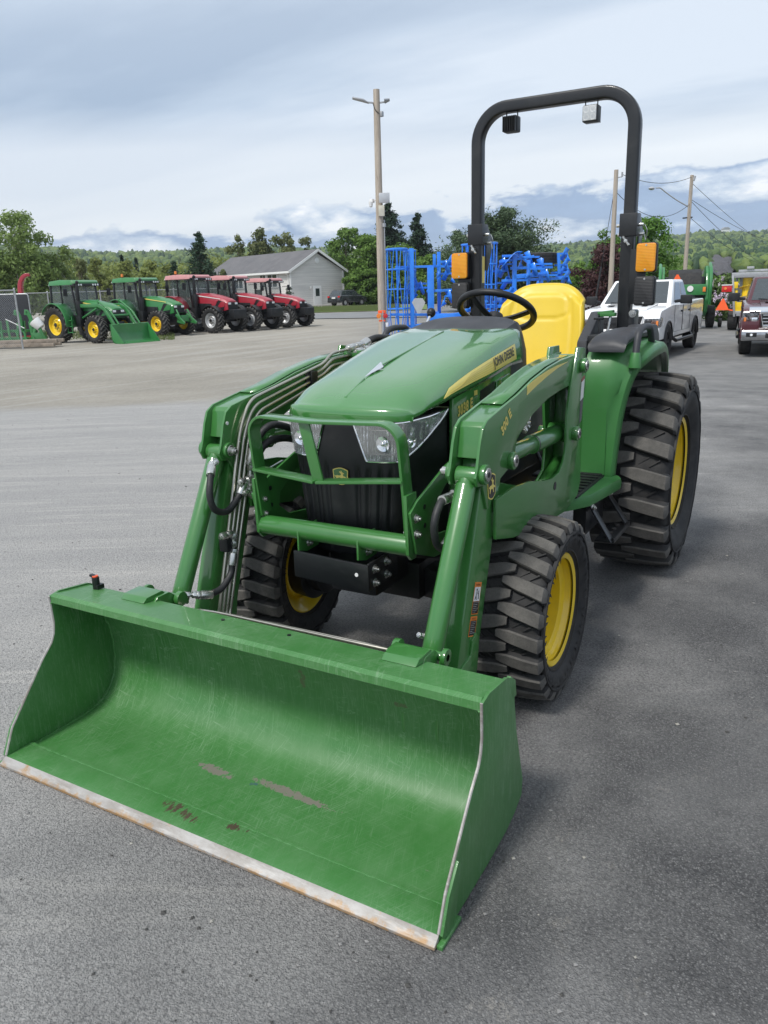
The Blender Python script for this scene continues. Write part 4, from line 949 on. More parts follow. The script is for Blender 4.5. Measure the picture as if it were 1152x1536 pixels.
# ---- ground
def m_ground():
    a = N('asphalt_and_gravel'); co = a.coord(); sp = a.n('ShaderNodeSeparateXYZ'); a.l(co, sp.inputs[0])
    dx = a.math('SUBTRACT', sp.outputs[0], CAM.x); dy = a.math('SUBTRACT', sp.outputs[1], CAM.y)
    lat = a.math('ADD', a.math('MULTIPLY', dx, RH.x), a.math('MULTIPLY', dy, RH.y))
    fwd = a.math('ADD', a.math('MULTIPLY', dx, FH.x), a.math('MULTIPLY', dy, FH.y))
    big = a.noise(.35, 6, .6); med = a.noise(1.6, 7, .65); fine = a.noise(75, 6, .8); spk = a.noise(210, 3, .8)
    wob = a.n('ShaderNodeTexNoise'); wob.inputs['Scale'].default_value = 70; a.l(co, wob.inputs[0]); wv = a.n('ShaderNodeVectorMath', operation='MULTIPLY_ADD'); a.l(wob.outputs['Color'], wv.inputs[0]); wv.inputs[1].default_value = (.009, .009, .009); a.l(co, wv.inputs[2])
    vor = a.n('ShaderNodeTexVoronoi'); vor.inputs['Scale'].default_value = 180; a.l(wv.outputs[0], vor.inputs['Vector'])
    vor2 = a.n('ShaderNodeTexVoronoi'); vor2.inputs['Scale'].default_value = 105; a.l(wv.outputs[0], vor2.inputs['Vector'])
    # asphalt: dark binder with pale stones
    st = a.ramp(vor.outputs['Distance'], [(.22, 1), (.60, 0)])
    asp = a.mix(a.math('MULTIPLY', st, .75), (.078, .078, .080), a.mix(a.ramp(vor.outputs['Color'], [(.25, 0), (.9, 1)]), (.075, .075, .078), (.36, .355, .35)))
    asp = a.mix(a.math('MULTIPLY', a.ramp(fine, [(.46, 0), (.68, 1)]), .5), asp, (.19, .188, .186))
    asp = a.mix(a.math('MULTIPLY', a.ramp(vor2.outputs['Distance'], [(.42, 0), (.72, 1)]), .45), asp, (.022, .022, .024))
    asp = a.mix(a.math('MULTIPLY', a.ramp(a.noise(1.1, 6, .7), [(.40, 0), (.64, 1)]), .42), asp, (.20, .198, .195))
    tanp = a.math('MULTIPLY', a.ramp(a.noise(2.3, 6, .75), [(.60, 0), (.70, 1)]), a.ramp(fine, [(.44, 0), (.58, 1)])); asp = a.mix(a.math('MULTIPLY', tanp, .6), asp, (.36, .33, .28))
    # pale dust: more on the far and left side of the pavement
    side = a.math('MULTIPLY_ADD', lat, -.20, .52)
    dist = a.math('MULTIPLY', a.math('SUBTRACT', fwd, 4.0), .10)
    dm = a.math('ADD', a.math('ADD', side, dist), a.math('MULTIPLY', a.math('SUBTRACT', big, .5), 1.5))
    dm = a.math('ADD', dm, a.math('MULTIPLY', a.math('SUBTRACT', med, .5), .9))
    dm = a.ramp(dm, [(.0, .0), (.75, .92)])
    fr_ = a.ramp(fine, [(.32, 0), (.68, 1)]); lm_ = a.n('ShaderNodeCombineXYZ'); a.l(lat, lm_.inputs[0]); a.l(fwd, lm_.inputs[1])
    stk = a.noise(1.0, 7, .7, vec=lm_.outputs[0], stretch=(.35, 2.4, 1, 0, 0, .12)); stk2 = a.noise(2.2, 5, .7, vec=lm_.outputs[0], stretch=(.3, 3.5, 1, 0, 0, -.25), dist=1.0)
    dust = a.mix(fr_, (.30, .296, .290), (.50, .492, .478)); dust = a.mix(a.math('MULTIPLY', a.ramp(stk, [(.42, 0), (.62, 1)]), .5), dust, (.53, .515, .49)); dust = a.mix(a.math('MULTIPLY', a.ramp(stk2, [(.54, 0), (.64, 1)]), .5), dust, (.60, .58, .545))
    dust = a.mix(a.math('MULTIPLY', a.ramp(vor2.outputs['Distance'], [(.45, 0), (.8, 1)]), .5), dust, (.12, .12, .12))
    asp = a.mix(dm, asp, dust)
    # gravel beyond about thirteen metres
    gw = a.math('ADD', fwd, a.math('MULTIPLY', a.math('SUBTRACT', a.noise(.5, 5), .5), 2.4))
    gm = a.ramp(a.math('MULTIPLY', a.math('SUBTRACT', gw, 12.0), .8), [(0, 0), (1, 1)])
    gl = a.mix(a.ramp(a.noise(.22, 7, .65, stretch=(1, 1, 1)), [(.35, 0), (.65, 1)]), (.26, .24, .20), (.40, .37, .315))
    trk = a.noise(.5, 4, .6, stretch=(.25, 2.2, 1, 0, 0, -.35)); gl = a.mix(a.math('MULTIPLY', a.ramp(trk, [(.5, 0), (.62, 1)]), .5), gl, (.45, .43, .39))
    gl = a.mix(a.math('MULTIPLY', a.ramp(a.noise(7, 6, .8), [(.40, 0), (.62, 1)]), .45), gl, (.22, .205, .18)); gl = a.mix(a.math('MULTIPLY', a.ramp(a.noise(17, 5, .8), [(.50, 0), (.66, 1)]), .5), gl, (.50, .475, .43))
    gr = a.mix(a.ramp(med, [(.35, 0), (.65, 1)]), (.165, .165, .163), (.245, .240, .232))
    lm = a.ramp(a.math('MULTIPLY_ADD', lat, .12, .42), [(0, 0), (1, 1)])
    gv = a.mix(lm, gl, gr); gv = a.mix(a.math('MULTIPLY', a.ramp(fine, [(.5, 0), (.7, 1)]), .35), gv, (.14, .135, .125))
    c = a.mix(gm, asp, gv)
    # grass far out
    fm = a.ramp(a.math('MULTIPLY', a.math('SUBTRACT', fwd, 120), .05), [(0, 0), (1, 1)])
    c = a.mix(fm, c, (.10, .17, .05))
    a.set(col=c, rough=a.ramp(fine, [(.3, .78), (.8, .95)]), spec=.35)
    h = a.math('ADD', a.math('MULTIPLY', vor.outputs['Distance'], -.9), a.math('ADD', fine, a.math('MULTIPLY', spk, .6)))
    a.bump(h, 1.0, .006); return a.m
b = MB(); ang0 = math.atan2(FH.y, FH.x); rs = [0, 1, 2, 4, 6, 8, 10, 12, 14, 16, 18, 20, 24, 30, 38, 45, 50, 55, 60, 65, 70, 75, 80, 85, 90, 110, 150, 260, 1400]
secs = []
for r in rs: secs.append([V((CAM.x+r*math.cos(2*PI*i/96), CAM.y+r*math.sin(2*PI*i/96), gz(CAM.x+r, CAM.y))) for i in range(96)])
b.loft(secs, closed=True, flip=False)
go = b.build('ground', m_ground()); tag(go, kind='structure')
if go.data.polygons[300].normal.z < 0: go.data.flip_normals()
pbm = MB(); q_ = random.Random(12)
for _ in range(1500):                            # loose stones lying on the asphalt
    u_ = q_.random()**1.5; f_ = 1.2+u_*14; l_ = q_.uniform(-.62, .62)*f_*1.1; x_, y_ = CAM.x+FH.x*f_+RH.x*l_, CAM.y+FH.y*f_+RH.y*l_
    if noise.noise(V((x_*.6, y_*.6, 4)))+q_.uniform(-.3, .3) < -.02: continue
    s_ = q_.uniform(.003, .007)*(1+f_*.06); p_ = V((x_, y_, gz(x_, y_)+s_*.3))
    if -.75 < y_ < .75 and -.6 < x_ < 3.05: continue
    vs_ = [p_+V((a_*s_*q_.uniform(.6, 1.3), b_*s_*q_.uniform(.6, 1.3), c_*s_*.6)) for a_, b_, c_ in ((1, 0, 0), (0, 1, 0), (-1, 0, 0), (0, -1, 0), (.2, .2, 1))]; pbm.cur = q_.choice((0, 0, 0, 0, 1, 2, 2)); pbm.add(vs_, [(0, 1, 4), (1, 2, 4), (2, 3, 4), (3, 0, 4)])
tag(pbm.build('pebbles', [simple('grey_stone', (.24, .235, .23), .8), simple('pale_stone', (.36, .345, .31), .8), simple('dark_stone', (.06, .058, .055), .8)], ang=20, weld=False), 'small loose stones scattered over the asphalt', 'pebbles', kind='stuff')
# ---- hills
RIDGE = [(-1600, 505), (-900, 440), (-500, 398), (-200, 382), (0, 384), (110, 385), (200, 389), (280, 386), (420, 378), (560, 382), (700, 385), (800, 376), (880, 364), (950, 361), (1010, 358), (1060, 353), (1110, 356), (1152, 354), (1300, 348), (1600, 352), (2100, 352), (2800, 372)]
RX_, RY_ = [q[0] for q in RIDGE], [q[1] for q in RIDGE]
def hillz(px, r):
    elev = (hor(px)-tab(px, RX_, RY_)-12)/FPX; t = (r-130)/(1100-130)
    prof = sstep(0, 1, t)**.8 if t < 1 else 1-.3*(t-1)
    if t < 1: prof = lerp(prof, t**.35*r/1100 if t > 0 else 0, sstep(780, 900, px))
    return .12+(1.4+elev*1100)*prof + 1.2*noise.noise(V((px*.02, r*.01, 0)))*min(1, max(0, t)*2)
def m_forest():
    a = N('distant_forest'); n = a.noise(.035, 8, .7); n2 = a.noise(.2, 5, .7)
    c = a.mix(a.ramp(n, [(.35, 0), (.65, 1)]), (.035, .075, .030), (.12, .17, .05)); c = a.mix(a.ramp(n2, [(.4, 0), (.7, .6)]), c, (.16, .22, .07))
    a.set(col=c, rough=.9); a.bump(n2, .8, 3); return a.m
hb = MB(); secs = []
HR = [130, 150, 175, 200, 240, 300, 380, 480, 600, 750, 900, 1000, 1100, 1250, 1500]
pxs = list(range(-1600, 2801, 20))
for r in HR: secs.append([CAM.xy.to_3d()+(FH*1+RH*((px-576)/FPX)).normalized()*r*1.0+V((0, 0, hillz(px, r))) for px in pxs])
hb.loft(secs, flip=True)
ho = hb.build('hills', m_forest(), ang=180); tag(ho, kind='structure')
if sum(p.normal.z for p in ho.data.polygons) < 0: ho.data.flip_normals()
def leafmat(name, cols, trans=.35, var=.5, rnd=.25):
    a = N(name); oi = a.n('ShaderNodeObjectInfo'); n = a.noise(.9, 5, .7); n2 = a.noise(6, 3, .7)
    c = a.mix(a.ramp(n, [(.32, 0), (.68, 1)]), cols[0], cols[1]); c = a.mix(a.ramp(n2, [(.45, 0), (.75, var)]), c, cols[2])
    hs = a.n('ShaderNodeHueSaturation'); a.l(c, hs.inputs['Color']); a.l(a.math('MULTIPLY_ADD', oi.outputs['Random'], rnd, 1-rnd/2), hs.inputs['Value'])
    a.l(hs.outputs[0], a.p.inputs['Base Color']); a.inp('Roughness', .6); a.inp('Specular IOR Level', .25)
    tr = a.n('ShaderNodeBsdfTranslucent'); a.l(hs.outputs[0], tr.inputs[0]); mx = a.n('ShaderNodeMixShader'); mx.inputs[0].default_value = trans
    a.l(a.p.outputs[0], mx.inputs[1]); a.l(tr.outputs[0], mx.inputs[2]); a.l(mx.outputs[0], a.out.inputs[0]); return a.m
LF = {
 'birch': leafmat('birch_leaves', ((.14, .21, .06), (.22, .31, .09), (.30, .38, .14))),
 'yellow': leafmat('yellow_green_leaves', ((.15, .19, .05), (.24, .28, .07), (.30, .32, .12))),
 'olive': leafmat('olive_leaves', ((.10, .13, .045), (.17, .19, .07), (.21, .21, .10))),
 'mid': leafmat('fresh_green_leaves', ((.075, .15, .025), (.15, .26, .045), (.22, .34, .08))),
 'maple': leafmat('maple_leaves', ((.065, .15, .022), (.13, .26, .04), (.20, .34, .075))),
 'maroon': leafmat('maroon_leaves', ((.035, .016, .018), (.075, .030, .032), (.12, .06, .045)), .2),
 'spruce': leafmat('spruce_needles', ((.022, .050, .030), (.048, .090, .050), (.08, .13, .07)), .1),
 'pine': leafmat('pine_needles', ((.055, .095, .05), (.11, .165, .08), (.16, .22, .11)), .15),
 'lilac': leafmat('lilac_leaves', ((.07, .12, .035), (.13, .20, .06), (.20, .27, .09))),
}
BARK = simple('bark', (.14, .11, .085), .9, 0, 0, .3, None, 5, .4, 20)
BIRCHB = simple('pale_bark', (.42, .40, .36), .85, 0, 0, .3, None, 6)
# wooded hillsides: thousands of small crowns
rnd = random.Random(3)
wm = MB()
ico = [(V((math.cos(a)*math.cos(e), math.sin(a)*math.cos(e), math.sin(e)))) for e in (-.6, .2, .9) for a in [2*PI*k/6+e for k in range(6)]]+[V((0, 0, 1))]
icf = [(i, (i+1) % 6, 6+(i+1) % 6, 6+i) for i in range(6)]+[(6+i, 6+(i+1) % 6, 12+(i+1) % 6, 12+i) for i in range(6)]+[(12+i, 12+(i+1) % 6, 18) for i in range(6)]
def crown(c, r, h, mb, k=0):
    mb.cur = k
    mb.add([c+V((p.x*r*rnd.uniform(.75, 1.25), p.y*r*rnd.uniform(.75, 1.25), p.z*h*rnd.uniform(.8, 1.15))) for p in ico], icf)
for i in range(17000):
    px = rnd.uniform(-60, 1240); r = 430+680*rnd.random()**.8
    if i >= 11000: px = rnd.choice((rnd.uniform(-1500, -60), rnd.uniform(1240, 2750)))
    elif i % 3 == 0: px = rnd.uniform(800, 1240); r = 170+390*rnd.random()
    if 1048 < px < 1094 and 140 < r < 340: continue
    z = hillz(px, r); c = CAM.xy.to_3d()+(FH+RH*((px-576)/FPX)).normalized()*r+V((0, 0, z))
    s = rnd.uniform(2.4, 4.6)*(.32+r/1300); con = rnd.random() < .15
    crown(c+V((0, 0, s*.5)), s*(.55 if con else 1), s*(1.5 if con else 1.05), wm, 1 if con else (2 if rnd.random() < .4 else 0))
wo = wm.build('hillside_woods', [leafmat('wood_a', ((.045, .085, .025), (.10, .155, .045), (.15, .20, .06)), .0, .5, .0), leafmat('wood_b', ((.02, .05, .025), (.04, .075, .035), (.06, .1, .05)), 0), leafmat('wood_c', ((.085, .13, .03), (.14, .19, .05), (.19, .23, .08)), 0)], ang=180, weld=False)
tag(wo, 'mixed green woods covering the far hillsides', 'woods', kind='stuff')
def thicket(name, spec, mat, label, seed):
    q = random.Random(seed); lc = LC(seed)
    for (px0, px1, d0, d1, n, ytop) in spec:
        for _ in range(n):
            px = q.uniform(px0, px1); d = q.uniform(d0, d1); p = far(px, d); H_ = zpix(px, ytop, d)-p.z; zz = H_*q.random()*q.uniform(.75, 1.05)
            lc.blob((p.x, p.y, p.z+zz), (2.4, 2.4, 1.5), 90, d*.0024)
    tag(lc.build(name, mat), label, 'thicket', kind='stuff')
# quarry face and far houses
qb = MB(); secs = []
for j in range(9):
    r = lerp(140, 340, (j/8)**1.5); secs.append([CAM.xy.to_3d()+(FH+RH*((px-576)/FPX)).normalized()*r+V((0, 0, hillz(px, r)+1.2+2.2*noise.noise(V((px*.07, r*.03, 3)))-2.5*max(0, abs(px-1070)/35-.6+.5*noise.noise(V((px*.09, r*.02, 8)))))) for px in range(1040, 1106, 5)])
qb.loft(secs); qo = qb.build('quarry_slope', simple('grey_rock', (.065, .062, .068), .9, 0, 0, .6, ((.14, .125, .125), .7), .5, 1, .8), ang=30); tag(qo, kind='structure')
for (px, py, dd, w_, k) in ((1140, 356, 1040, 22, 0), (1072, 363, 1000, 16, 1)):
    c = CAM.xy.to_3d()+(FH+RH*((px-576)/FPX)).normalized()*dd; c.z = hillz(px, dd)+5
    hh = MB().box((0, 0, 4), (w_, 10, 8)); o = empty('far_house', c, YAW+PI/2, .5); part(hh, 'walls', 'white', parent=o)
    part(MB().prism([(-w_/2-1, 8), (w_/2+1, 8), (w_/2-4, 12), (-w_/2+4, 12)], -6, 6), 'roof', 'grey_metal', parent=o)
    tag(o, ['white house on the hilltop at the right edge', 'low white house on the ridge above the quarry'][k], 'house', 'white houses on the ridge')
# ---- trees
import numpy as np
class LC:                                        # leaf cards gathered as arrays
    def __init__(s, seed): s.q = np.random.default_rng(seed); s.P = []
    def blob(s, c, r, n, size, shell=.45):
        q = s.q; d = q.normal(size=(n, 3)); d /= np.linalg.norm(d, axis=1)[:, None]; t = q.random((n, 1))**shell
        p = np.array(c)+d*np.array(r)*t; nr = d+np.c_[q.uniform(-1, 1, (n, 2)), q.uniform(-.4, 1, (n, 1))]*.9; s.cards(p, nr, size)
    def cards(s, p, nr, size, asp=.55):
        q = s.q; n = len(p); nr = nr/np.linalg.norm(nr, axis=1)[:, None]; h = q.normal(size=(n, 3)); u = h-nr*(h*nr).sum(1)[:, None]; u /= np.linalg.norm(u, axis=1)[:, None]; v = np.cross(nr, u)
        z = size*q.uniform(.6, 1.35, (n, 1)); u *= z; v *= z*asp; s.P.append(np.stack([p-u, p-v, p+u, p+v], 1))
    def build(s, name, mat, parent=None):
        P = np.concatenate(s.P).reshape(-1, 3); n = len(P)//4; me = bpy.data.meshes.new(name); me.vertices.add(4*n); me.loops.add(4*n); me.polygons.add(n)
        me.vertices.foreach_set('co', P.astype(np.float32).ravel()); me.loops.foreach_set('vertex_index', np.arange(4*n, dtype=np.int32)); me.polygons.foreach_set('loop_start', np.arange(0, 4*n, 4, dtype=np.int32)); me.update(calc_edges=True)
        me.materials.append(mat); o = bpy.data.objects.new(name, me); COL.objects.link(o); o.parent = parent; return o
def broad(name, W, H, mat, seed, bare=.12, dist=80, nc=80, per=110, bark=None, thin=1.0, peak=.62, lfk=1.0):
    """crown clusters fill a dome whose widest point sits low on bushes and higher on trees"""
    q = random.Random(seed); root = empty(name); tb = MB(); th = H*.8; lf = dist*.0021*lfk
    base = [V((0, 0, -.3)), V((q.uniform(-.05, .05)*W, q.uniform(-.05, .05)*W, H*.3)), V((q.uniform(-.08, .08)*W, q.uniform(-.08, .08)*W, th))]
    tb.tube(cr(base, 5), .018*H, 8, scale=[lerp(1, .2, i/10) for i in range(11)]); lc = LC(seed)
    wid = peak if bare > .05 else .35
    subl = [(q.uniform(-.35, .35), q.uniform(-.35, .35), q.uniform(.55, 1.0)) for _ in range(4)]+[(0, 0, 1)]
    for i in range(nc):
        t = q.random()**.85; k = q.uniform(.085, .15)
        lx, ly, lt = subl[q.randrange(5)]; hh = bare+(1-bare)*t*lt
        tt = t; prof = math.sqrt(max(0, 1-((tt-wid)/(1-wid))**2)) if tt > wid else (.62+.38*tt/wid if bare < .05 else math.sqrt(max(.05, 1-((wid-tt)/wid)**2.0*.85)))
        R_ = prof*(.5-k*.75)*math.sqrt(q.uniform(.05, 1)); a = q.uniform(0, 2*PI)
        c = V(((math.cos(a)*R_+lx*.35*(1-prof*.5))*W, (math.sin(a)*R_+ly*.35)*W, H*min(hh, 1-k*.5)))
        lc.blob(c, (W*k*1.15, W*k*1.15, max(.3, H*k*.62)), int(per*thin), lf)
        if i % 5 == 0: tb.tube(cr([base[1]*(.6+.6*q.random()), (base[2]*.5+c*.5)+V((0, 0, -.4)), c], 4), .005*H, 5, scale=[lerp(1, .2, j/8) for j in range(9)])
    part(tb, 'trunk', bark or BARK, parent=root, weld=False); lc.build('crown', mat, root)
    return root
def conifer(name, W, H, mat, seed, pine=False, dist=80, dens=1.0):
    q = random.Random(seed); root = empty(name); tb = MB().cyl((0, 0, -.3), (0, 0, H*.98), .016*H, .004*H, n=8); lc = LC(seed); lf = dist*.0027
    nl = int(H*(2.4 if pine else 2.4))
    for i in range(nl):
        t = (i+.5)/nl; z = H*lerp(.03, .985, t); R0 = W/2*((1-t)**(.6 if pine else .8)+.02)*q.uniform(.85, 1.1)
        if pine and t < .3: R0 *= .8
        for k in range(max(4, int((9 if pine else 11)*(1-t*.5)))):
            a = 2*PI*k/9+q.uniform(-.35, .35)+i*1.3; R_ = R0*q.uniform(.6, 1.22)+.12
            rise = q.uniform(.15, .5) if pine else q.uniform(-.5, -.12)
            tip = V((math.cos(a)*R_, math.sin(a)*R_, z+R_*rise)); s0 = V((0, 0, z)); tb.cyl(s0, tip, .010*H*(1-t)*.5+.012, .008, n=4, caps=False)
            n = int((16+R_*22)*dens); s = lc.q.random(n)**.7; p = np.array(s0)+(np.array(tip)-np.array(s0))*s[:, None]
            w_ = (.10+.16*R_*s) if not pine else (.12+.22*R_*(1-np.abs(s-.6)))
            p = p+lc.q.normal(size=(n, 3))*np.c_[w_*.6, w_*.6, w_*.35+.05]+np.array([0, 0, .08 if pine else -.10])
            lc.cards(p, lc.q.normal(size=(n, 3))*[.6, .6, 1.0]+[0, 0, .5], lf*(.8 if pine else .9), .32)
    part(tb, 'trunk', BARK, parent=root, weld=False); lc.build('crown', mat, root)
    return root
def put(o, px, dist, label, cat='tree', group=None, rz=0):
    p = far(px, dist); o.location = p; o.rotation_euler.z = rz; tag(o, label, cat, group); return o
def size(px, dist, ytop, wpx):
    p = far(px, dist); return wpx/FPX*dist, zpix(px, ytop, dist)-p.z
def T_(fn, name, px, dist, ytop, wpx, mat, seed, label, group=None, **k):
    w_, h_ = size(px, dist, ytop, wpx); o = fn(name, w_, h_, LF[mat], seed, dist=dist, **k); return put(o, px, dist, label, group=group, rz=0)
WD = 'trees along the edge of the yard'
T_(broad, 'birch_tree', 38, 62, 316, 112, 'birch', 11, 'tall pale green birch behind the chain-link fence, topmost at the left', WD, nc=95, per=120, bark=BIRCHB)
T_(broad, 'birch_tree', 84, 64, 348, 72, 'birch', 12, 'lower bright green birch crown right of the tall birch', WD, nc=60, per=90, bark=BIRCHB)
T_(broad, 'birch_tree', -12, 60, 352, 60, 'birch', 13, 'pale green tree cut by the left edge of the photo', WD, nc=60, per=90, bark=BIRCHB)
for i, (px, d, yt, w_, mt, lb) in enumerate(((122, 78, 389, 44, 'olive', 'brownish scrubby tree just right of the birches'), (152, 82, 384, 46, 'yellow', 'yellow-green tree above the first green tractor cab'), (188, 86, 389, 46, 'yellow', 'yellow-green bushy tree over the gap between the green tractors'), (226, 84, 390, 44, 'yellow', 'yellow-green bushy tree above the second green tractor'), (258, 92, 390, 40, 'yellow', 'hazy yellow-green tree left of the tall spruce'), (335, 98, 392, 34, 'olive', 'low olive tree between the spruce and the house roof'))):
    T_(broad, 'bushy_tree', px, d, yt, w_, mt, 20+i, lb, WD, nc=46, per=70, bare=.0)
T_(conifer, 'spruce_tree', 188, 150, 380, 11, 'spruce', 31, 'tiny far spruce tip above the yellow-green trees', 'far conifers', dens=.6)
T_(conifer, 'spruce_tree', 209, 155, 385, 9, 'spruce', 32, 'tiny far conifer right of the other small one', 'far conifers', dens=.6)
T_(conifer, 'spruce_tree', 264, 80, 388, 28, 'spruce', 33, 'small dark spruce left of the tall spruce', 'spruces')
T_(conifer, 'spruce_tree', 304, 74, 344, 76, 'spruce', 34, 'tall dark spruce just left of the grey house', 'spruces', dens=1.5)
for i, (px, yt, w_, mt, lb) in enumerate(((360, 352, 46, 'olive', 'olive tree over the left end of the house roof'), (394, 342, 58, 'olive', 'tallest olive tree behind the middle of the house roof'), (430, 346, 58, 'olive', 'olive tree behind the house roof near the gable'), (464, 352, 48, 'olive', 'olive tree right behind the gable peak'), (498, 366, 44, 'mid', 'green tree just right of the house gable'))):
    T_(broad, 'leafy_tree', px, 122, yt, w_, mt, 40+i, lb, 'trees behind the house', nc=60, per=75, bare=.05)
for i, (px, d, yt, w_, lb) in enumerate(((524, 96, 342, 84, 'large fresh green tree behind the dark parked car'), (556, 92, 352, 70, 'fresh green tree right behind the lamp pole'), (604, 88, 362, 78, 'fresh green tree behind the left blue roller'), (644, 84, 374, 66, 'fresh green tree seen through the blue machine'), (545, 90, 400, 70, 'dense low green tree beside the parked car'))):
    T_(broad, 'leafy_tree', px, d, yt, w_, 'mid', 50+i, lb, 'fresh green trees beyond the lamp pole', nc=85, per=100, bare=.0)
T_(conifer, 'spruce_tree', 586, 102, 301, 120, 'spruce', 61, 'tallest dark spruce right of the lamp pole', 'spruces', dens=1.6)
T_(conifer, 'spruce_tree', 628, 98, 316, 80, 'spruce', 62, 'narrow dark spruce left of the rollbar', 'spruces', dens=1.4)
T_(conifer, 'pine_tree', 752, 56, 318, 210, 'pine', 63, 'broad soft-needled pine behind the rollbar', pine=True, dens=7)
T_(conifer, 'pine_tree', 690, 60, 348, 90, 'pine', 64, 'thin pine left of the broad pine', pine=True, dens=3)
for i, (px, d, yt, w_, mt, lb) in enumerate(((726, 80, 392, 60, 'olive', 'low olive tree under the broad pine'), (792, 85, 396, 56, 'yellow', 'yellow-green bush below the pine on the right'), (838, 80, 398, 60, 'mid', 'low green tree right of the blue machine'), (872, 70, 392, 40, 'mid', 'low green tree left of the maroon tree'))):
    T_(broad, 'bushy_tree', px, d, yt, w_, mt, 70+i, lb, WD, nc=46, per=75, bare=.0)
T_(broad, 'maple_tree', 968, 50, 326, 100, 'maple', 81, 'big fresh green maple behind the right rollbar post', nc=110, per=110, bare=.05)
T_(broad, 'maple_tree', 908, 52, 342, 66, 'maple', 82, 'green maple crown rising behind the maroon tree', nc=70, per=100, bare=.05)
T_(broad, 'copper_beech', 903, 44, 362, 116, 'maroon', 83, 'dark maroon-leaved tree behind the white pickup', nc=85, per=120, bare=.0)
for i, (px, d, yt, w_, lb) in enumerate(((1046, 62, 424, 60, 'low yellow-green bush between the baler and the quarry'), (1112, 66, 420, 80, 'low yellow-green bush behind the mixer wagon'))):
    T_(broad, 'bush', px, d, yt, w_, 'yellow', 90+i, lb, 'bushes at the back right', nc=30, per=70, bare=0)
lo = T_(broad, 'lilac_bush', 1082, 38, 414, 62, 'lilac', 95, 'lilac bush in pale blossom between the baler and mixer wagon', nc=50, per=90, bare=0)
w_, h_ = size(1082, 38, 414, 62); q = random.Random(4); fl = LC(4)
for _ in range(80):
    d = V((q.gauss(0, 1), q.gauss(0, 1), q.gauss(0, .8))).normalized(); fl.blob((d.x*w_*.47, d.y*w_*.47, h_*.5+d.z*h_*.45), (.08, .08, .13), 18, .045)
fl.build('blossom', simple('pale_lilac_blossom', (.62, .52, .62), .7), lo)
thicket('thicket', [(-900, -80, 100, 135, 260, 404), (-80, 300, 105, 135, 300, 398), (300, 520, 130, 150, 170, 384)], LF['yellow'], 'dense yellow-green undergrowth behind the parked tractors', 5)
thicket('thicket', [(500, 1010, 105, 130, 420, 402), (1000, 1250, 90, 120, 220, 424), (1250, 2200, 85, 120, 280, 410)], LF['mid'], 'dense green undergrowth behind the blue machine and pickups', 6)
# ---- grass and weeds, lawn by the road
def m_grass():
    a = N('grass_blades'); n = a.noise(.8, 6, .7); a.set(col=a.mix(n, (.055, .095, .022), (.17, .20, .07)), rough=.8); return a.m
GRM = m_grass()
gm_ = MB(); q = random.Random(9)
for _ in range(9000):
    px = q.uniform(-60, 262); u = q.random(); p = at(px, lerp(498, 512, u) + (0 if px < 60 else -2)); 
    if noise.noise(V((p.x*.5, p.y*.5, 0)))+q.uniform(-.4, .4) < -.05: continue
    h_ = q.uniform(.05, .20); d = V((q.uniform(-1, 1), q.uniform(-1, 1), 0)).normalized()*.025; gm_.add([p-d, p+d, p+V((q.uniform(-.06, .06), q.uniform(-.06, .06), h_))], [(0, 1, 2)])
tag(gm_.build('weeds', GRM, weld=False, smooth=False), 'patchy weeds and grass at the foot of the fence and tractors', 'weeds', kind='stuff')
def patch(name, pts, mat, dz=.006, kind='structure', n=14):
    a, b_, c, d = [far(px, dd) for px, dd in pts]; mb = MB()
    def f(i, j): p = a.lerp(b_, i).lerp(d.lerp(c, i), j); return V((p.x, p.y, gz(p.x, p.y)+dz))
    mb.grid(f, n*2, n); o = mb.build(name, mat); tag(o, kind=kind)
    if o.data.polygons[0].normal.z < 0: o.data.flip_normals()
    return o
lawn_m = simple('lawn', (.13, .19, .055), .9, 0, 0, .3, None, 2)
patch('lawn', [(430, 66), (640, 66), (640, 79), (430, 79)], lawn_m, .05)
patch('lawn', [(-200, 100), (760, 100), (1100, 190), (-500, 190)], lawn_m, .10)
patch('road', [(380, 56), (720, 52), (720, 64), (380, 64)], simple('road_asphalt', (.20, .205, .21), .9, 0, 0, .1, None, .5), .05)
lg_ = MB()
for _ in range(5000):
    p = far(q.uniform(440, 600), q.uniform(66.5, 79)); h_ = q.uniform(.06, .22); d = RH*.06; lg_.add([p-d+V((0, 0, .05)), p+d+V((0, 0, .05)), p+V((0, 0, h_+.05))], [(0, 1, 2)])
tag(lg_.build('grass', GRM, weld=False, smooth=False), 'short green grass of the lawn by the parked car', 'grass', kind='stuff')
# ================================================================== vehicles and machines
def at2(px, py): return at(px, py)
def head(h): return math.atan2(h.y, h.x)
M['glass'] = m_glass('tinted_cab_glass', (.16, .21, .20), .03, .32)
M['carglass'] = simple('dark_car_glass', (.035, .045, .05), .06, 0, .8, .1)
M['whitecar'] = simple('white_car_paint', (.90, .90, .90), .25, 0, .7, .02, None, 1)
M['maroon'] = simple('maroon_car_paint', (.075, .014, .021), .28, 0, .5, .05, None, 1)
M['darkcar'] = simple('dark_grey_car_paint', (.035, .040, .045), .25, .2, .9, .05, None, 1)
M['silver'] = simple('silver_rim_paint', (.55, .56, .57), .35, .5, .2, .06)
M['tail'] = simple('red_lamp_lens', (.55, .02, .02), .2, 0, .5, .05)
M['smv'] = simple('orange_red_reflector', (.95, .13, .03), .5, 0, 0, .03)
M['lampwhite'] = simple('white_lamp_lens', (.80, .82, .84), .15, 0, .8, .03)
M['pinkroof'] = simple('faded_red_roof', (.52, .24, .24), .5, 0, .1, .06)
def pt(root): return lambda mb, name, mat, bevel=0, parent=None, label=None, **k: part(mb, name, mat, bevel, parent or root, label, **k)
M['bumper'] = simple('bumper_chrome', (.45, .46, .48), .18, .9)
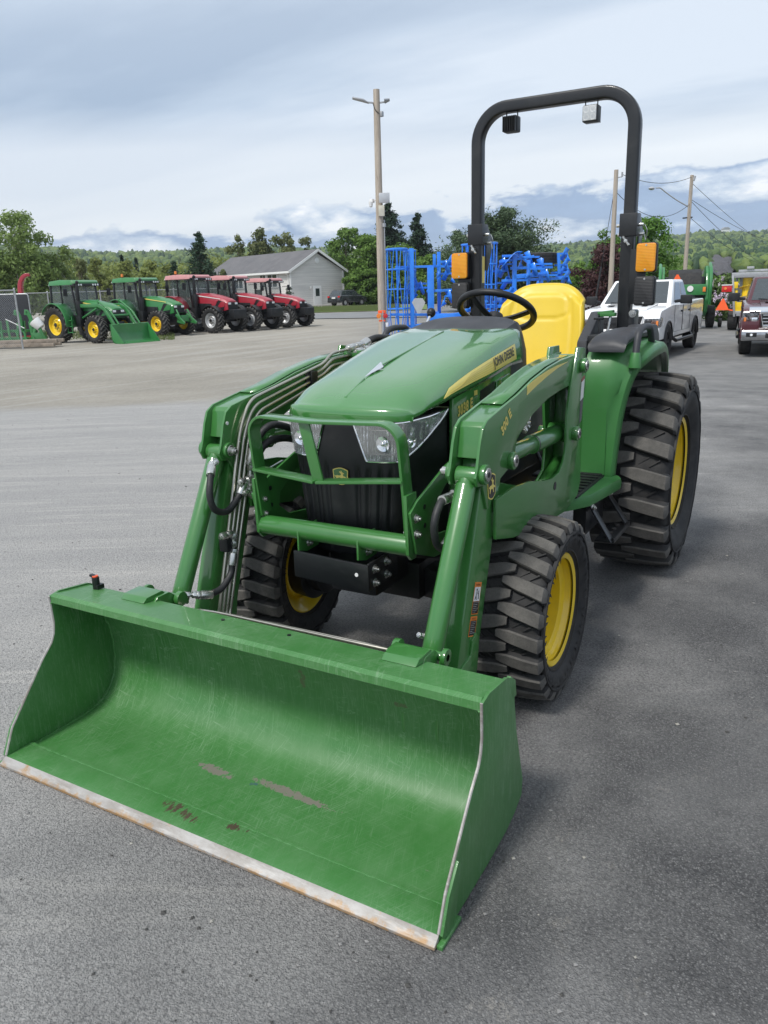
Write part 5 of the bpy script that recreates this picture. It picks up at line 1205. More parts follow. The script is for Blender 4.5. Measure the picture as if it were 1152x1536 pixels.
# ---- row-crop tractors in the parked row
_fw = {}
def ag_wheel(R, w, rimmat, root, loc, mirror=False):
    key = (R, w, rimmat)
    if key not in _fw:
        t = tyre(R, R*.56, w, 19, .045, .07, -.30).build('wheel', [M['rubber'], M['lugfar']], root, ang=40)
        rr = R*.56; h = w/2
        b = MB().lathe([(h*.72, rr+.005), (h*.80, rr+.02), (h*.72, rr-.015), (h*.3, rr-.05), (h*.15, rr*.72), (h*.45, rr*.55), (h*.45, rr*.30), (h*.7, rr*.26), (h*.7, .001)], n=40)
        b.lathe([(-h*.72, rr+.005), (-h*.2, rr-.04), (h*.1, rr*.72)], n=40)
        rm = b.build('rim', M[rimmat], t)
        hb = MB().cyl((0, h*.4, 0), (0, h*.80, 0), rr*.20, n=20)
        for k in range(8): hb.cyl((rr*.42*math.cos(k*PI/4), h*.44, rr*.42*math.sin(k*PI/4)), (rr*.42*math.cos(k*PI/4), h*.56, rr*.42*math.sin(k*PI/4)), rr*.045, n=6)
        hb.build('hub', M['black'], t); _fw[key] = t
    else: t = tree_copy(_fw[key], root)
    t.location = loc; t.scale = (1, -1 if mirror else 1, 1); return t
M['lugfar'] = simple('dusty_tyre_lug', (.10, .095, .088), .8, 0, 0, .3)
def row_tractor(label, p, rz, s, body, rim, roof, group, loader=False, weights=False, beacon=False):
    R = empty('row_crop_tractor', p, rz, s); tag(R, label, 'tractor', group); P = pt(R); Bm = body
    for y in (.92, -.92):
        ag_wheel(.86, .52, rim, R, (0, y, .86), y < 0); ag_wheel(.64, .42, rim, R, (2.72, y*.98, .64), y < 0)
    P(MB().box((1.4, 0, .95), (3.0, .55, .45)).bar((0, -.75, .86), (0, .75, .86), .3, .3).bar((2.72, -.75, .64), (2.72, .75, .64), .2, .22).box((3.2, 0, .82), (.5, .40, .30)), 'chassis', 'black', .03)
    # hood: sloping loft
    secs = []
    for x, zt, zb, hw in ((1.05, 2.02, 1.15, .47), (1.8, 1.97, 1.12, .46), (2.6, 1.84, 1.10, .44), (3.1, 1.70, 1.10, .41), (3.32, 1.58, 1.14, .36)):
        secs.append([V((x, -hw, zb)), V((x, -hw*1.02, lerp(zb, zt, .70))), V((x, -hw*.80, zt-.05)), V((x, -hw*.35, zt)), V((x, hw*.35, zt)), V((x, hw*.80, zt-.05)), V((x, hw*1.02, lerp(zb, zt, .70))), V((x, hw, zb))])
    hd = P(MB().loft(secs, caps=True), 'hood', Bm, .02)
    blk = MB()
    for y in (-1, 1): blk.add([V((2.35, y*.462, 1.12)), V((3.08, y*.425, 1.12)), V((3.20, y*.395, 1.52)), V((2.75, y*.455, 1.62))], [(0, 1, 2, 3)])
    blk.add([V((3.335, -.34, 1.15)), V((3.335, .34, 1.15)), V((3.335, .36, 1.50)), V((3.335, -.36, 1.50))], [(0, 1, 2, 3)])
    P(blk, 'grille', 'plastic', 0, hd)
    for y in (-1, 1): P(MB().box((3.33, y*.24, 1.44), (.05, .18, .10)), 'headlight', 'lampwhite', .01, hd)
    for y in (-1, 1): P(MB().add([V((1.2, y*.482, 1.86)), V((2.9, y*.447, 1.66)), V((2.9, y*.447, 1.69)), V((1.2, y*.485, 1.92))], [(0, 1, 2, 3)]), 'hood_stripe', 'decal' if body != 'red' else 'white', 0, hd)
    for y in (-1, 1): P(MB().prism([(1.15, 1.15), (2.3, 1.12), (2.3, 1.45), (1.15, 1.5)], y*.475, y*.49), 'side_screen', 'plastic', .01, hd)
    # cab
    X0, X1, X2 = -.55, 1.05, 1.22
    cab = MB()
    for y in (-.74, .74):
        cab.bar((X0-.05, y, 1.45), (X0+.02, y*.97, 2.72), .09, .09).bar((X1+.12, y*.86, 1.15), (X1-.05, y*.93, 2.72), .08, .08).bar((.25, y, 1.2), (.22, y*.98, 2.72), .06, .06).bar((X0, y, 1.47), (X1+.1, y*.88, 1.25), .10, .08)
    cab.box((.25, 0, 1.22), (1.5, 1.3, .25)).bar((X0, -.72, 1.5), (X0, .72, 1.5), .08, .10)
    cb = P(cab, 'cab_frame', 'black', .01)
    gl = MB()
    for y in (-1, 1): gl.add([V((X0, y*.735, 1.5)), V((X1+.1, y*.65, 1.28)), V((X1-.05, y*.69, 2.7)), V((X0+.02, y*.72, 2.7))], [(0, 1, 2, 3)])
    gl.add([V((X1+.12, -.64, 1.3)), V((X1+.12, .64, 1.3)), V((X1-.03, .69, 2.7)), V((X1-.03, -.69, 2.7))], [(0, 1, 2, 3)]).add([V((X0-.02, -.72, 1.5)), V((X0-.02, .72, 1.5)), V((X0+.03, .70, 2.7)), V((X0+.03, -.70, 2.7))], [(0, 1, 2, 3)])
    P(gl, 'cab_glass', 'glass', 0, cb)
    P(MB().box((.0, 0, 1.65), (.5, .5, .12)).box((-.22, 0, 1.95), (.12, .5, .65)), 'seat', 'plastic', .04, cb)
    P(MB().tube([(.62+.08*math.cos(a*PI/8), .2*math.sin(a*PI/8), 1.85+.17*math.cos(a*PI/8)) for a in range(16)], .015, 6, closed=True).bar((.9, 0, 1.4), (.63, 0, 1.83), .06, .06), 'steering_wheel', 'plastic', 0, cb)
    rf = P(MB().loft([[V((x, -hw, z)), V((x, -hw*.9, z+dz)), V((x, hw*.9, z+dz)), V((x, hw, z))] for x, hw, z, dz in ((-.78, .62, 2.72, .10), (-.6, .80, 2.70, .20), (.2, .84, 2.70, .25), (1.1, .82, 2.70, .22), (1.28, .70, 2.72, .12))], caps=True, closed=True), 'roof', roof, .03)
    vis = P(MB().box((1.18, 0, 2.70), (.22, 1.5, .13)), 'visor', 'black', .02, rf)
    for y in (-.62, -.48, -.34, .34, .48, .62): P(MB().cyl((1.27, y, 2.70), (1.305, y, 2.70), .045, n=14), 'work_light', 'lampwhite', 0, rf)
    for y in (-.66, .66): P(MB().cyl((-.68, y, 2.72), (-.72, y, 2.72), .05, n=14), 'work_light', 'lampwhite', 0, rf)
    for y in (-1, 1):
        fd = MB(); secs = []
        for k in range(13):
            a = rad(-8+k*13.5); r_ = .98; c = V((r_*math.cos(a), 0, .90+r_*math.sin(a)))
            secs.append([c+V((0, y*.62, 0)), c+V((0, y*1.20, 0)), c*1+V((-.035*math.cos(a), y*1.22, -.035*math.sin(a)))])
        P(fd.loft(secs), 'fender', Bm, 0, None, solid=.02)
        P(MB().bar((1.05, y*.86, 2.42), (1.25, y*1.18, 2.42), .03, .03).box((1.25, y*1.25, 2.35), (.06, .20, .34)), 'mirror', 'plastic', .01)
    stp = MB()
    for z in (.50, .78, 1.06): stp.box((.98+.05*(1.06-z), -.98, z), (.34, .16, .04))
    stp.bar((.82, -1.05, .45), (.80, -.98, 1.25), .03, .04).bar((1.16, -1.05, .45), (1.12, -.98, 1.25), .03, .04)
    P(stp, 'steps', Bm if body != 'red' else 'black', .005)
    P(MB().cyl((1.32, -.62, 1.15), (1.32, -.62, 1.95), .15, n=18).cyl((1.32, -.62, 1.95), (1.32, -.62, 2.75), .075, n=16).cyl((1.32, -.62, 2.75), (1.40, -.62, 2.85), .075, n=16).box((1.30, -.62, 1.0), (.36, .30, .5)), 'exhaust_stack', 'plastic', .01)
    if beacon: P(MB().cyl((.2, -.74, 2.9), (.2, -.74, 3.0), .02, n=8).cyl((.2, -.74, 2.98), (.2, -.74, 3.12), .07, .055, n=14), 'beacon', 'orange', .01)
    if body == 'red':
        P(MB().box((3.62, 0, .92), (.36, .95, .46)).box((3.40, 0, .85), (.3, .5, .2)), 'front_weights', 'plastic', .05)
        for y in (-1, 1): P(MB().loft([[V((2.72+.72*math.cos(rad(a)), y*.72, .64+.72*math.sin(rad(a)))), V((2.72+.72*math.cos(rad(a)), y*1.10, .64+.72*math.sin(rad(a))))] for a in range(35, 150, 12)]), 'front_mudguard', 'plastic', 0, solid=.02)
    elif not loader:
        fr = MB().box((3.55, 0, .86), (.30, .5, .30))
        for y in (-.36, .36): fr.bar((3.45, y, 1.05), (4.05, y*1.15, .62), .08, .12).bar((3.5, y, .72), (4.05, y*1.15, .62), .06, .10).cyl((3.5, y, 1.3), (3.8, y*1.1, .8), .04, n=10)
        P(fr, 'front_hitch', Bm, .01)
    if loader:
        ld = MB()
        for y in (-.62, .62):
            ld.prism([(1.0, 1.0), (1.35, 1.0), (1.4, 1.75), (1.15, 1.78)], y-.05, y+.05).sweep([(1.22, y, 1.72), (2.75, y, 1.72), (3.15, y, 1.55), (3.95, y, .45)], rect(.17, .10, .02), ref=(0, 1, 0)).cyl((1.45, y, 1.15), (2.6, y, 1.60), .05, n=12).cyl((2.7, y, 1.95), (3.55, y, 1.45), .045, n=10).bar((2.7, y, 1.75), (2.75, y, 2.0), .06, .06).bar((3.4, y, 1.55), (3.7, y, 1.2), .05, .05).cyl((3.55, y, 1.45), (4.02, y, .85), .045, n=10)
        ld.cyl((3.35, -.62, 1.25), (3.35, .62, 1.25), .06, n=12)
        lo_ = P(ld, 'loader_arms', Bm, .008)
        inn = [(4.02, .86), (3.99, .50), (4.03, .20), (4.14, .06), (4.32, .02), (4.80, .015)]; out = [(4.80, 0), (4.30, .0), (4.10, .03), (3.98, .18), (3.94, .50), (3.98, .88)]
        bk = P(MB().prism(inn+out, -1.08, 1.08), 'bucket', Bm, 0)
        for y in (-1.08, 1.07): P(MB().prism([(4.80, 0), (4.30, 0), (4.08, .04), (3.96, .22), (3.94, .88), (4.05, .88)], y, y+.02), 'side_plate', Bm, 0, bk)
    return R
hdir = RH*.84-FH*.54; RZ = head(hdir)
def park(px, py, s):                             # stand the near front wheel on the pixel's ground point
    p = at(px, py); c, sn = math.cos(RZ), math.sin(RZ); l = V((2.72, -.90, 0))*s
    o = V((p.x-(l.x*c-l.y*sn), p.y-(l.x*sn+l.y*c), 0)); o.z = gz(o.x, o.y)*.5+p.z*.5; return o
GP = 'tractors parked in a row'
row_tractor('green cab tractor with yellow rims and its green loader bucket down on the gravel', park(147, 515, .93), RZ, .93, 'green_far', 'yellow', 'green_far', GP, loader=True)
row_tractor('green cab tractor with an orange beacon, without loader, left of the red ones', park(240, 505, .98), RZ, .98, 'green_far', 'yellow', 'green_far', GP, beacon=True)
row_tractor('red tractor nearest the green tractors, leftmost of the three red ones', park(321, 500, 1.02), RZ, 1.02, 'red', 'silver', 'pinkroof', GP, beacon=True)
row_tractor('red tractor in the middle of the three red ones', park(379, 496, 1.0), RZ, 1.0, 'red', 'silver', 'pinkroof', GP)
row_tractor('red tractor at the right end of the row, before the house', park(431, 491.5, .95), RZ, .95, 'red', 'silver', 'pinkroof', GP)

# ---- road vehicles
def arch(cx, r, z0, n=10): return [(cx+r*math.cos(PI*i/n), .40+r*math.sin(PI*i/n)) if True else None for i in range(n+1)]
_cw = {}
def car_wheel(R, w, rimmat, root, loc, mirror):
    key = (R, rimmat)
    if key not in _cw:
        h = w/2; b = MB().lathe([(-h*.8, R*.62), (-h, R*.75), (-h, R*.92), (-h*.8, R), (h*.8, R), (h, R*.92), (h, R*.75), (h*.8, R*.62)], n=44); t = b.build('wheel', M['rubber'], root)
        r2 = MB().lathe([(h*.78, R*.64), (h*.70, R*.60), (h*.2, R*.58)], n=40).lathe([(h*.15, R*.6), (h*.15, .01)], n=30)
        for k in range(6):
            a = k*PI/3; r2.bar((R*.1*math.cos(a), h*.55, R*.1*math.sin(a)), (R*.6*math.cos(a), h*.62, R*.6*math.sin(a)), .075, .03, ref=(0, 1, 0))
        r2.cyl((0, h*.4, 0), (0, h*.66, 0), R*.17, n=16); r2.build('rim', M[rimmat], t); _cw[key] = t
    else: t = tree_copy(_cw[key], root)
    t.location = loc; t.scale = (1, -1 if mirror else 1, 1); return t
def body_prism(top, wbx, WR, arR, zb, hw):
    x0, x1 = top[0][0], top[-1][0]                # top listed front to rear
    pts = list(top)+[(x1+.05, zb)]
    for cx in (-wbx[1], wbx[0]):
        pts += [(cx+arR*math.cos(PI-PI*i/12), max(zb, WR+arR*math.sin(PI*i/12))) for i in range(13)]
    pts += [(x0-.05, zb)]
    return MB().prism(pts, -hw, hw)
def cabin(b0, b1, t0, t1, zb, zt, hb, ht):
    """returns corner function: face name, u, v -> point (+offset)"""
    B = {'fl': V((b1, hb, zb)), 'fr': V((b1, -hb, zb)), 'rl': V((b0, hb, zb)), 'rr': V((b0, -hb, zb))}
    Tt = {'fl': V((t1, ht, zt)), 'fr': V((t1, -ht, zt)), 'rl': V((t0, ht, zt)), 'rr': V((t0, -ht, zt))}
    F = {'left': ('rl', 'fl'), 'right': ('fr', 'rr'), 'front': ('fl', 'fr'), 'rear': ('rr', 'rl')}
    def f(face, u, v, off=.0):
        a, c = F[face]; p = B[a].lerp(B[c], u).lerp(Tt[a].lerp(Tt[c], u), v); n = (B[c]-B[a]).cross(Tt[a]-B[a]).normalized()
        if n.dot(p-V(((b0+b1)/2, 0, (zb+zt)/2))) < 0: n = -n
        return p+n*off
    m = MB().add([B['rr'], B['fr'], B['fl'], B['rl'], Tt['rr'], Tt['fr'], Tt['fl'], Tt['rl']], [(3, 2, 1, 0), (4, 5, 6, 7), (0, 1, 5, 4), (1, 2, 6, 5), (2, 3, 7, 6), (3, 0, 4, 7)])
    return m, f
def win(f, face, u0, u1, v0, v1, off=.008, sk0=0, sk1=0):
    return MB().add([f(face, u0, v0, off), f(face, u1, v0, off), f(face, u1+sk1, v1, off), f(face, u0+sk0, v1, off)], [(0, 1, 2, 3)])
def pickup(label, p, rz, paint, rim, chrome):
    R = empty('pickup_truck', p, rz); tag(R, label, 'pickup truck'); P = pt(R)
    for x in (1.80, -1.80):
        for y in (.86, -.86): car_wheel(.415, .28, rim, R, (x, y, .415), y < 0)
    top = [(2.84, .62), (2.90, .80), (2.90, 1.02), (2.84, 1.14), (2.70, 1.20), (1.9, 1.27), (1.28, 1.31), (-.88, 1.31), (-.92, 1.36), (-2.86, 1.38), (-2.92, 1.30), (-2.90, .66)]
    bd = P(body_prism(top, (1.80, 1.80), .415, .50, .50, .985), 'body', paint, .055, seg=3, bang=25)
    P(MB().box((0, 0, .50), (5.3, 1.5, .22)), 'underbody', 'black', .02)
    P(MB().prism([(2.72, 1.205), (1.32, 1.325), (1.32, 1.355), (2.5, 1.262)], -.60, .60), 'hood_bulge', paint, .03, bd)
    for y in (-.42, .42): P(MB().box((2.05, y, 1.315), (.22, .14, .015)), 'hood_scoop', 'plastic', .004, bd)
    P(MB().box((-1.9, 0, 1.384), (1.85, 1.66, .012)), 'bed_cover', 'plastic', 0, bd)
    m, f = cabin(-.98, 1.42, -.72, .55, 1.28, 1.93, .925, .76)
    cb = P(m, 'cab', paint, .06, seg=3)
    P(win(f, 'front', .06, .94, .10, .92, sk0=.0), 'windshield', 'carglass', 0, cb)
    P(MB().bar(f('front', .2, .06, .02), f('front', .5, .16, .02), .015, .01).bar(f('front', .55, .06, .02), f('front', .85, .14, .02), .015, .01), 'wiper', 'plastic', 0, cb)
    P(win(f, 'rear', .10, .90, .18, .88), 'rear_window', 'carglass', 0, cb)
    P(win(f, 'left', .06, .40, .13, .88), 'rear_side_window', 'carglass', 0, cb); P(win(f, 'left', .455, .86, .13, .88, sk1=-.0), 'side_window', 'carglass', 0, cb)
    P(win(f, 'right', .60, .94, .13, .88), 'rear_side_window', 'carglass', 0, cb); P(win(f, 'right', .14, .545, .13, .88), 'side_window', 'carglass', 0, cb)
    for s in (1, -1):
        for x0, x1 in ((1.20, .16), (.12, -.90)):
            P(MB().tube([(x0, s*.9862, 1.28), (x0+.0, s*.9862, .62), (x1, s*.9862, .62), (x1, s*.9862, 1.28)], .006, 4), 'door_seam', 'black', 0, bd)
        for x in (.30, -.72): P(MB().box((x, s*.995, 1.12), (.20, .03, .045)), 'door_handle', 'plastic', .008, bd)
        P(MB().bar((1.15, s*.95, 1.38), (1.10, s*1.10, 1.40), .05, .08).box((1.06, s*1.22, 1.43), (.12, .28, .22)), 'mirror', 'plastic', .03)
        P(MB().tube([(1.25, s*.95, .50), (1.15, s*1.05, .40), (-1.0, s*1.05, .40), (-1.15, s*.95, .50)], .045, 10), 'running_board', 'black', 0)
        dz_ = .06 if chrome else 0; hl_ = P(MB().prism([(2.905, 1.02+dz_), (2.905, .80+dz_*1.5), (2.70, .82+dz_), (2.55, 1.0+dz_), (2.70, 1.06+dz_)], s*.62, s*.992), 'headlight', 'lampbowl', .012)
        P(MB().box((2.902, s*.93, .91), (.02, .05, .12)), 'indicator', 'orange', .004, hl_); P(MB().box((2.903, s*.72, .91), (.02, .13, .12)), 'projector', 'black' if not chrome else 'chrome', .01, hl_)
        if chrome: P(MB().box((2.89, s*.80, .77), (.10, .38, .22)), 'lower_trim', 'maroon', .02, hl_)
        P(MB().box((-2.91, s*.90, 1.05), (.06, .14, .42)), 'tail_light', 'tail', .01)
        # wheel-arch lips
        for cx in (1.80, -1.80): P(MB().tube([(cx+.50*math.cos(a*PI/12), s*.985, .415+.50*math.sin(a*PI/12)) for a in range(13)], .022, 6), 'arch_lip', paint if chrome else 'plastic', 0, bd)
    gm2 = P(MB().box((2.895, 0, .93), (.05, 1.16, .34)), 'grille', 'plastic', .02)
    if chrome:
        P(MB().sweep([(2.925, -.60, 1.10), (2.925, .60, 1.10), (2.925, .52, .76), (2.925, -.52, .76)], rect(.06, .03, .008), ref=(1, 0, 0), closed=True), 'grille_surround', 'chrome', 0, gm2)
        for z in (.86, .94, 1.02): P(MB().box((2.93, 0, z), (.02, 1.08, .018)), 'grille_bar', 'chrome', .002, gm2)
        P(MB().prism([(2.90, 1.12), (2.86, 1.17), (2.70, 1.215), (2.70, 1.20), (2.84, 1.14)], -.85, .85), 'hood_trim', 'chrome', .004, gm2)
        P(MB().prism([(2.88, .40), (3.0, .42), (3.03, .55), (3.0, .67), (2.88, .67)], -.99, .99), 'bumper', 'bumper', .04)
        for s in (1, -1): P(MB().box((3.025, s*.76, .56), (.03, .24, .10)), 'fog_lamp_pocket', 'plastic', .02); P(MB().cyl((3.03, s*.76, .56), (3.05, s*.76, .56), .032, n=14), 'fog_lamp', 'lampwhite', 0)
        P(MB().box((3.02, 0, .54), (.05, .9, .12)), 'air_intake', 'plastic', .01)
    else:
        P(MB().box((2.93, 0, .93), (.02, .05, .34)).box((2.93, 0, .93), (.02, 1.1, .05)), 'grille_cross', 'plastic', .004, gm2)
        P(MB().sweep([(2.92, -.61, 1.10), (2.92, .61, 1.10), (2.92, .52, .75), (2.92, -.52, .75)], rect(.05, .03, .008), ref=(1, 0, 0), closed=True), 'grille_surround', paint, 0, gm2)
        P(MB().prism([(2.88, .44), (2.98, .46), (3.0, .62), (2.98, .74), (2.88, .74)], -.98, .98), 'bumper', paint, .04)
    return R
hw_ = (RH*-.52-FH*.854).normalized(); pr = at(1033, 521.5); side = V((hw_.y, -hw_.x, 0))
c = pr+hw_*1.80+side*.86; c.z = gz(c.x, c.y); pickup('white crew-cab pickup with black wheels parked behind the rollbar', c, head(hw_), 'whitecar', 'black', False)
fdir = ray(1180, 440); fdir.z = 0; hm = (-fdir.normalized()+RH*.06).normalized(); pr = at(1116, 531); side = V((hm.y, -hm.x, 0))
c = pr-hm*1.80-side*.86; c.z = gz(c.x, c.y); pickup('maroon pickup with chrome grille and bumper cut by the right edge', c, head(hm), 'maroon', 'silver', True)
# parked dark car by the house
def suv(label, p, rz):
    R = empty('parked_car', p, rz); tag(R, label, 'car'); P = pt(R)
    for x in (1.38, -1.38):
        for y in (.78, -.78): car_wheel(.355, .23, 'silver', R, (x, y, .355), y < 0)
    top = [(2.28, .55), (2.34, .75), (2.26, .92), (1.2, 1.06), (-2.10, 1.10), (-2.30, .95), (-2.34, .55)]
    bd = P(body_prism(top, (1.38, 1.38), .355, .42, .36, .91), 'body', 'darkcar', .07, seg=3, bang=25)
    m, f = cabin(-2.15, 1.25, -1.75, .35, 1.05, 1.66, .87, .68); cb = P(m, 'cabin', 'darkcar', .07, seg=3)
    P(win(f, 'front', .07, .93, .08, .90), 'windshield', 'carglass', 0, cb); P(win(f, 'rear', .12, .88, .20, .85), 'rear_window', 'carglass', 0, cb)
    for fc, w3 in (('left', ((.06, .27), (.31, .56), (.60, .88))), ('right', ((.12, .40), (.44, .69), (.73, .94)))):
        for u0, u1 in w3: P(win(f, fc, u0, u1, .14, .86), 'side_window', 'carglass', 0, cb)
    for s in (1, -1):
        P(MB().box((-2.28, s*.74, .98), (.12, .26, .18)), 'tail_light', 'tail', .02); P(MB().box((.95, s*.99, 1.12), (.12, .16, .13)), 'mirror', 'darkcar', .02); P(MB().bar((-1.6, s*.62, 1.70), (.2, s*.62, 1.71), .03, .03), 'roof_rail', 'black', .004); P(MB().box((2.27, s*.70, .80), (.10, .30, .14)), 'headlight', 'lampwhite', .02)
    P(MB().box((-2.33, 0, .50), (.12, 1.7, .22)), 'bumper', 'plastic', .03); P(MB().box((-2.335, 0, .86), (.02, .5, .14)), 'number_plate', 'white', .002)
    return R
c = far(521, 86); c.z += .02; suv('dark grey car parked with its tail towards the yard, right of the grey house', c, head(RH*.62+FH*.78))

# ---- the house
HK_ = far(437, 88); g_ = RH*math.cos(rad(40))+FH*math.sin(rad(40)); HR_ = empty('grey_house', HK_, math.atan2(g_.y, g_.x)); tag(HR_, 'single-storey house with grey siding, dark shingle roof and a white gable door', 'house'); P = pt(HR_)
def m_siding():
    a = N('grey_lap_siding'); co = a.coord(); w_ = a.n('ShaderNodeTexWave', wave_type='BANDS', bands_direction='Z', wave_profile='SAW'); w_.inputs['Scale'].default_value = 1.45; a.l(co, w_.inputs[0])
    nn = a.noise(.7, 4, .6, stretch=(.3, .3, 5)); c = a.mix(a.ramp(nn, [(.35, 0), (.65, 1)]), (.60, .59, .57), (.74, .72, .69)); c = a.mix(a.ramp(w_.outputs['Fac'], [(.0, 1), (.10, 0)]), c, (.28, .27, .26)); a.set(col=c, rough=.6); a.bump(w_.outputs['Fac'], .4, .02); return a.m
def m_shingle():
    a = N('asphalt_shingles'); n = a.noise(.8, 6, .7); n2 = a.noise(9, 4, .8, stretch=(1, 1, 3)); c = a.mix(a.ramp(n, [(.3, 0), (.7, 1)]), (.11, .11, .118), (.17, .165, .17)); c = a.mix(a.ramp(n2, [(.45, 0), (.7, .6)]), c, (.06, .06, .065)); a.set(col=c, rough=.9); return a.m
# local frame: x along the gable wall (to the right), y along the long wall going back-left, walls from the near corner
GW, HL_, EV, PK = 7.4, 18.8, 4.05, 6.15
ym = -1 if False else 1
P(MB().prism([(0, -.3), (GW, -.3), (GW, EV), (GW/2, PK-.25), (0, EV)], 0, HL_), 'wall', m_siding(), 0)
rf = MB(); ov = .45; sl = (PK-EV)/(GW/2)
for s in (0, 1):
    e = V((-ov, 0, EV-ov*sl)) if s == 0 else V((GW+ov, 0, EV-ov*sl)); rdg = V((GW/2, 0, PK)); up = V((0, 0, .14))
    rf.add([e+V((0, -ov, 0)), rdg+V((0, -ov, 0)), rdg+V((0, HL_+ov, 0)), e+V((0, HL_+ov, 0)), e+V((0, -ov, 0))+up, rdg+V((0, -ov, 0))+up, rdg+V((0, HL_+ov, 0))+up, e+V((0, HL_+ov, 0))+up], [(0, 1, 2, 3), (4, 5, 6, 7), (0, 1, 5, 4), (3, 2, 6, 7), (0, 3, 7, 4)])
RF = P(rf, 'roof', m_shingle(), 0)
P(MB().bar((-ov, -ov-.02, EV-ov*sl+.02), (GW/2, -ov-.02, PK+.02), .05, .26, ref=(0, 0, 1)).bar((GW/2, -ov-.02, PK+.02), (GW+ov, -ov-.02, EV-ov*sl+.02), .05, .26, ref=(0, 0, 1)).bar((-ov-.03, -ov, EV-ov*sl), (-ov-.03, HL_+ov, EV-ov*sl), .06, .22), 'fascia', 'white', 0, RF)
for x in (-.03, GW+.03): P(MB().box((x, -.03, EV/2-.1), (.16, .16, EV)), 'corner_board', 'white', 0)
dr = P(MB().box((GW*.48, -.06, 1.10), (1.15, .12, 2.3)), 'door', 'white', .01); P(MB().box((GW*.48, -.13, 1.55), (.55, .03, .85)), 'pane', 'carglass', 0, dr); P(MB().box((GW*.48-.4, -.15, 1.05), (.08, .06, .08)), 'handle', 'zinc', 0, dr)
P(MB().box((GW*.48-.95, -.12, 2.1), (.16, .2, .28)), 'wall_lamp', 'white', .02)
P(MB().cyl((GW/2, -.08, PK-1.1), (GW/2, 0, PK-1.1), .32, n=24), 'round_vent', 'white', .01)
for (y0, y1) in ((2.6, 4.6), (5.0, 6.2), (10.2, 12.2)):
    fr_ = P(MB().box((-.06, (y0+y1)/2, 2.95), (.12, y1-y0+.2, 1.5)), 'window', 'white', .01); P(MB().box((-.13, y0+(y1-y0)*.25, 2.95), (.03, (y1-y0)*.42, 1.3)), 'pane', 'carglass', 0, fr_); P(MB().box((-.13, y0+(y1-y0)*.75, 2.95), (.03, (y1-y0)*.42, 1.3)), 'pane', 'carglass', 0, fr_)
P(MB().tube([(-.45, .3, EV-.3), (-.12, .25, EV-.6), (-.12, .25, .1)], .06, 6), 'downspout', 'white', 0)
P(MB().box((GW/2, -1.5, -.02), (GW+2, 3, .35)), 'porch_slab', simple('concrete', (.36, .35, .33), .9, 0, 0, .15), .02)
HR_.scale = (1, 1, 1)
sh = put(conifer('cedar_shrub', 1.3, 2.4, LF['spruce'], 77, dist=60, dens=1), 434, 83, 'small dark cedar shrub at the near corner of the house', 'shrub')

# ---- blue cultivator
BD = 24.5; C0 = far(690, BD)
CU = empty('field_cultivator', C0, math.atan2(RH.y, RH.x)); tag(CU, 'blue folded field cultivator with tall rolling baskets standing behind the tractor', 'farm implement'); P = pt(CU)
K_ = BD/FPX
def cu(px, py, y=0):                             # machine-frame point: x right, z up, y depth offset
    return V(((px-690)*K_, y, (hor(px)-py)*K_+CAM.z-C0.z))
def basket(px0, px1, py0, y, seed, n=9):
    q = random.Random(seed); a, b_ = cu(px0, py0, y), cu(px1, py0, y); r_ = (b_.x-a.x)/2; cx = (a.x+b_.x)/2; z1 = a.z; z0 = .12; m = MB(); H_ = z1-z0
    for k in range(n):
        t0 = 2*PI*k/n; pts = [(cx+r_*math.cos(t0+.9*j/8), y+r_*math.sin(t0+.9*j/8), z0+H_*j/8) for j in range(9)]
        m.sweep([V(p) for p in pts], rect(.055, .022), ref=None)
    h = m
    for j in range(6):
        z = z0+H_*j/5; h.tube([(cx+r_*math.cos(2*PI*i/20), y+r_*math.sin(2*PI*i/20), z) for i in range(20)], .022 if 0 < j < 5 else .035, 5, closed=True)
    h.cyl((cx, y, z0), (cx, y, z1), .03, n=10).bar((cx-r_, y, z0), (cx+r_, y, z0), .04, .04).bar((cx-r_, y, z1), (cx+r_, y, z1), .04, .04); P(h, 'rolling_basket', 'blue', weld=False)
basket(581, 612, 378, 0, 1); basket(609, 626, 378, .8, 2, 7); basket(727, 745, 369, 0, 3); basket(697, 716, 369, .9, 4, 7)
fr = MB()
def tubeb(a, b_, w=.10): fr.bar(a, b_, w, w)
tubeb(cu(618, 376), cu(618, 518), .14); tubeb(cu(646, 402), cu(646, 500), .20); tubeb(cu(660, 380, .4), cu(660, 470, .4), .11); tubeb(cu(652, 384), cu(652, 402), .09)
tubeb(cu(594, 403), cu(664, 401), .07); tubeb(cu(585, 471), cu(690, 471), .08); tubeb(cu(600, 490), cu(655, 483), .08)
tubeb(cu(640, 478), cu(740, 470), .26); tubeb(cu(640, 488), cu(700, 484), .16); tubeb(cu(640, 437), cu(700, 434), .08)
tubeb(cu(771, 385), cu(771, 470), .13); tubeb(cu(792, 392), cu(792, 440), .11); tubeb(cu(748, 395), cu(800, 387), .08); tubeb(cu(770, 416), cu(822, 412), .13); tubeb(cu(765, 404), cu(828, 402), .08)
tubeb(cu(836, 382), cu(838, 412), .09); tubeb(cu(752, 422), cu(842, 418), .08); tubeb(cu(776, 384), cu(794, 398), .08); tubeb(cu(740, 440), cu(775, 436), .12); tubeb(cu(812, 390), cu(812, 425), .09); tubeb(cu(756, 386, .5), cu(843, 383, .5), .08); tubeb(cu(700, 460), cu(770, 458), .10)
tubeb(cu(655, 470), cu(655, 470, 1.8), .14); tubeb(cu(760, 450), cu(760, 450, 1.8), .14)
P(fr, 'frame', 'blue', .006)
q = random.Random(2)
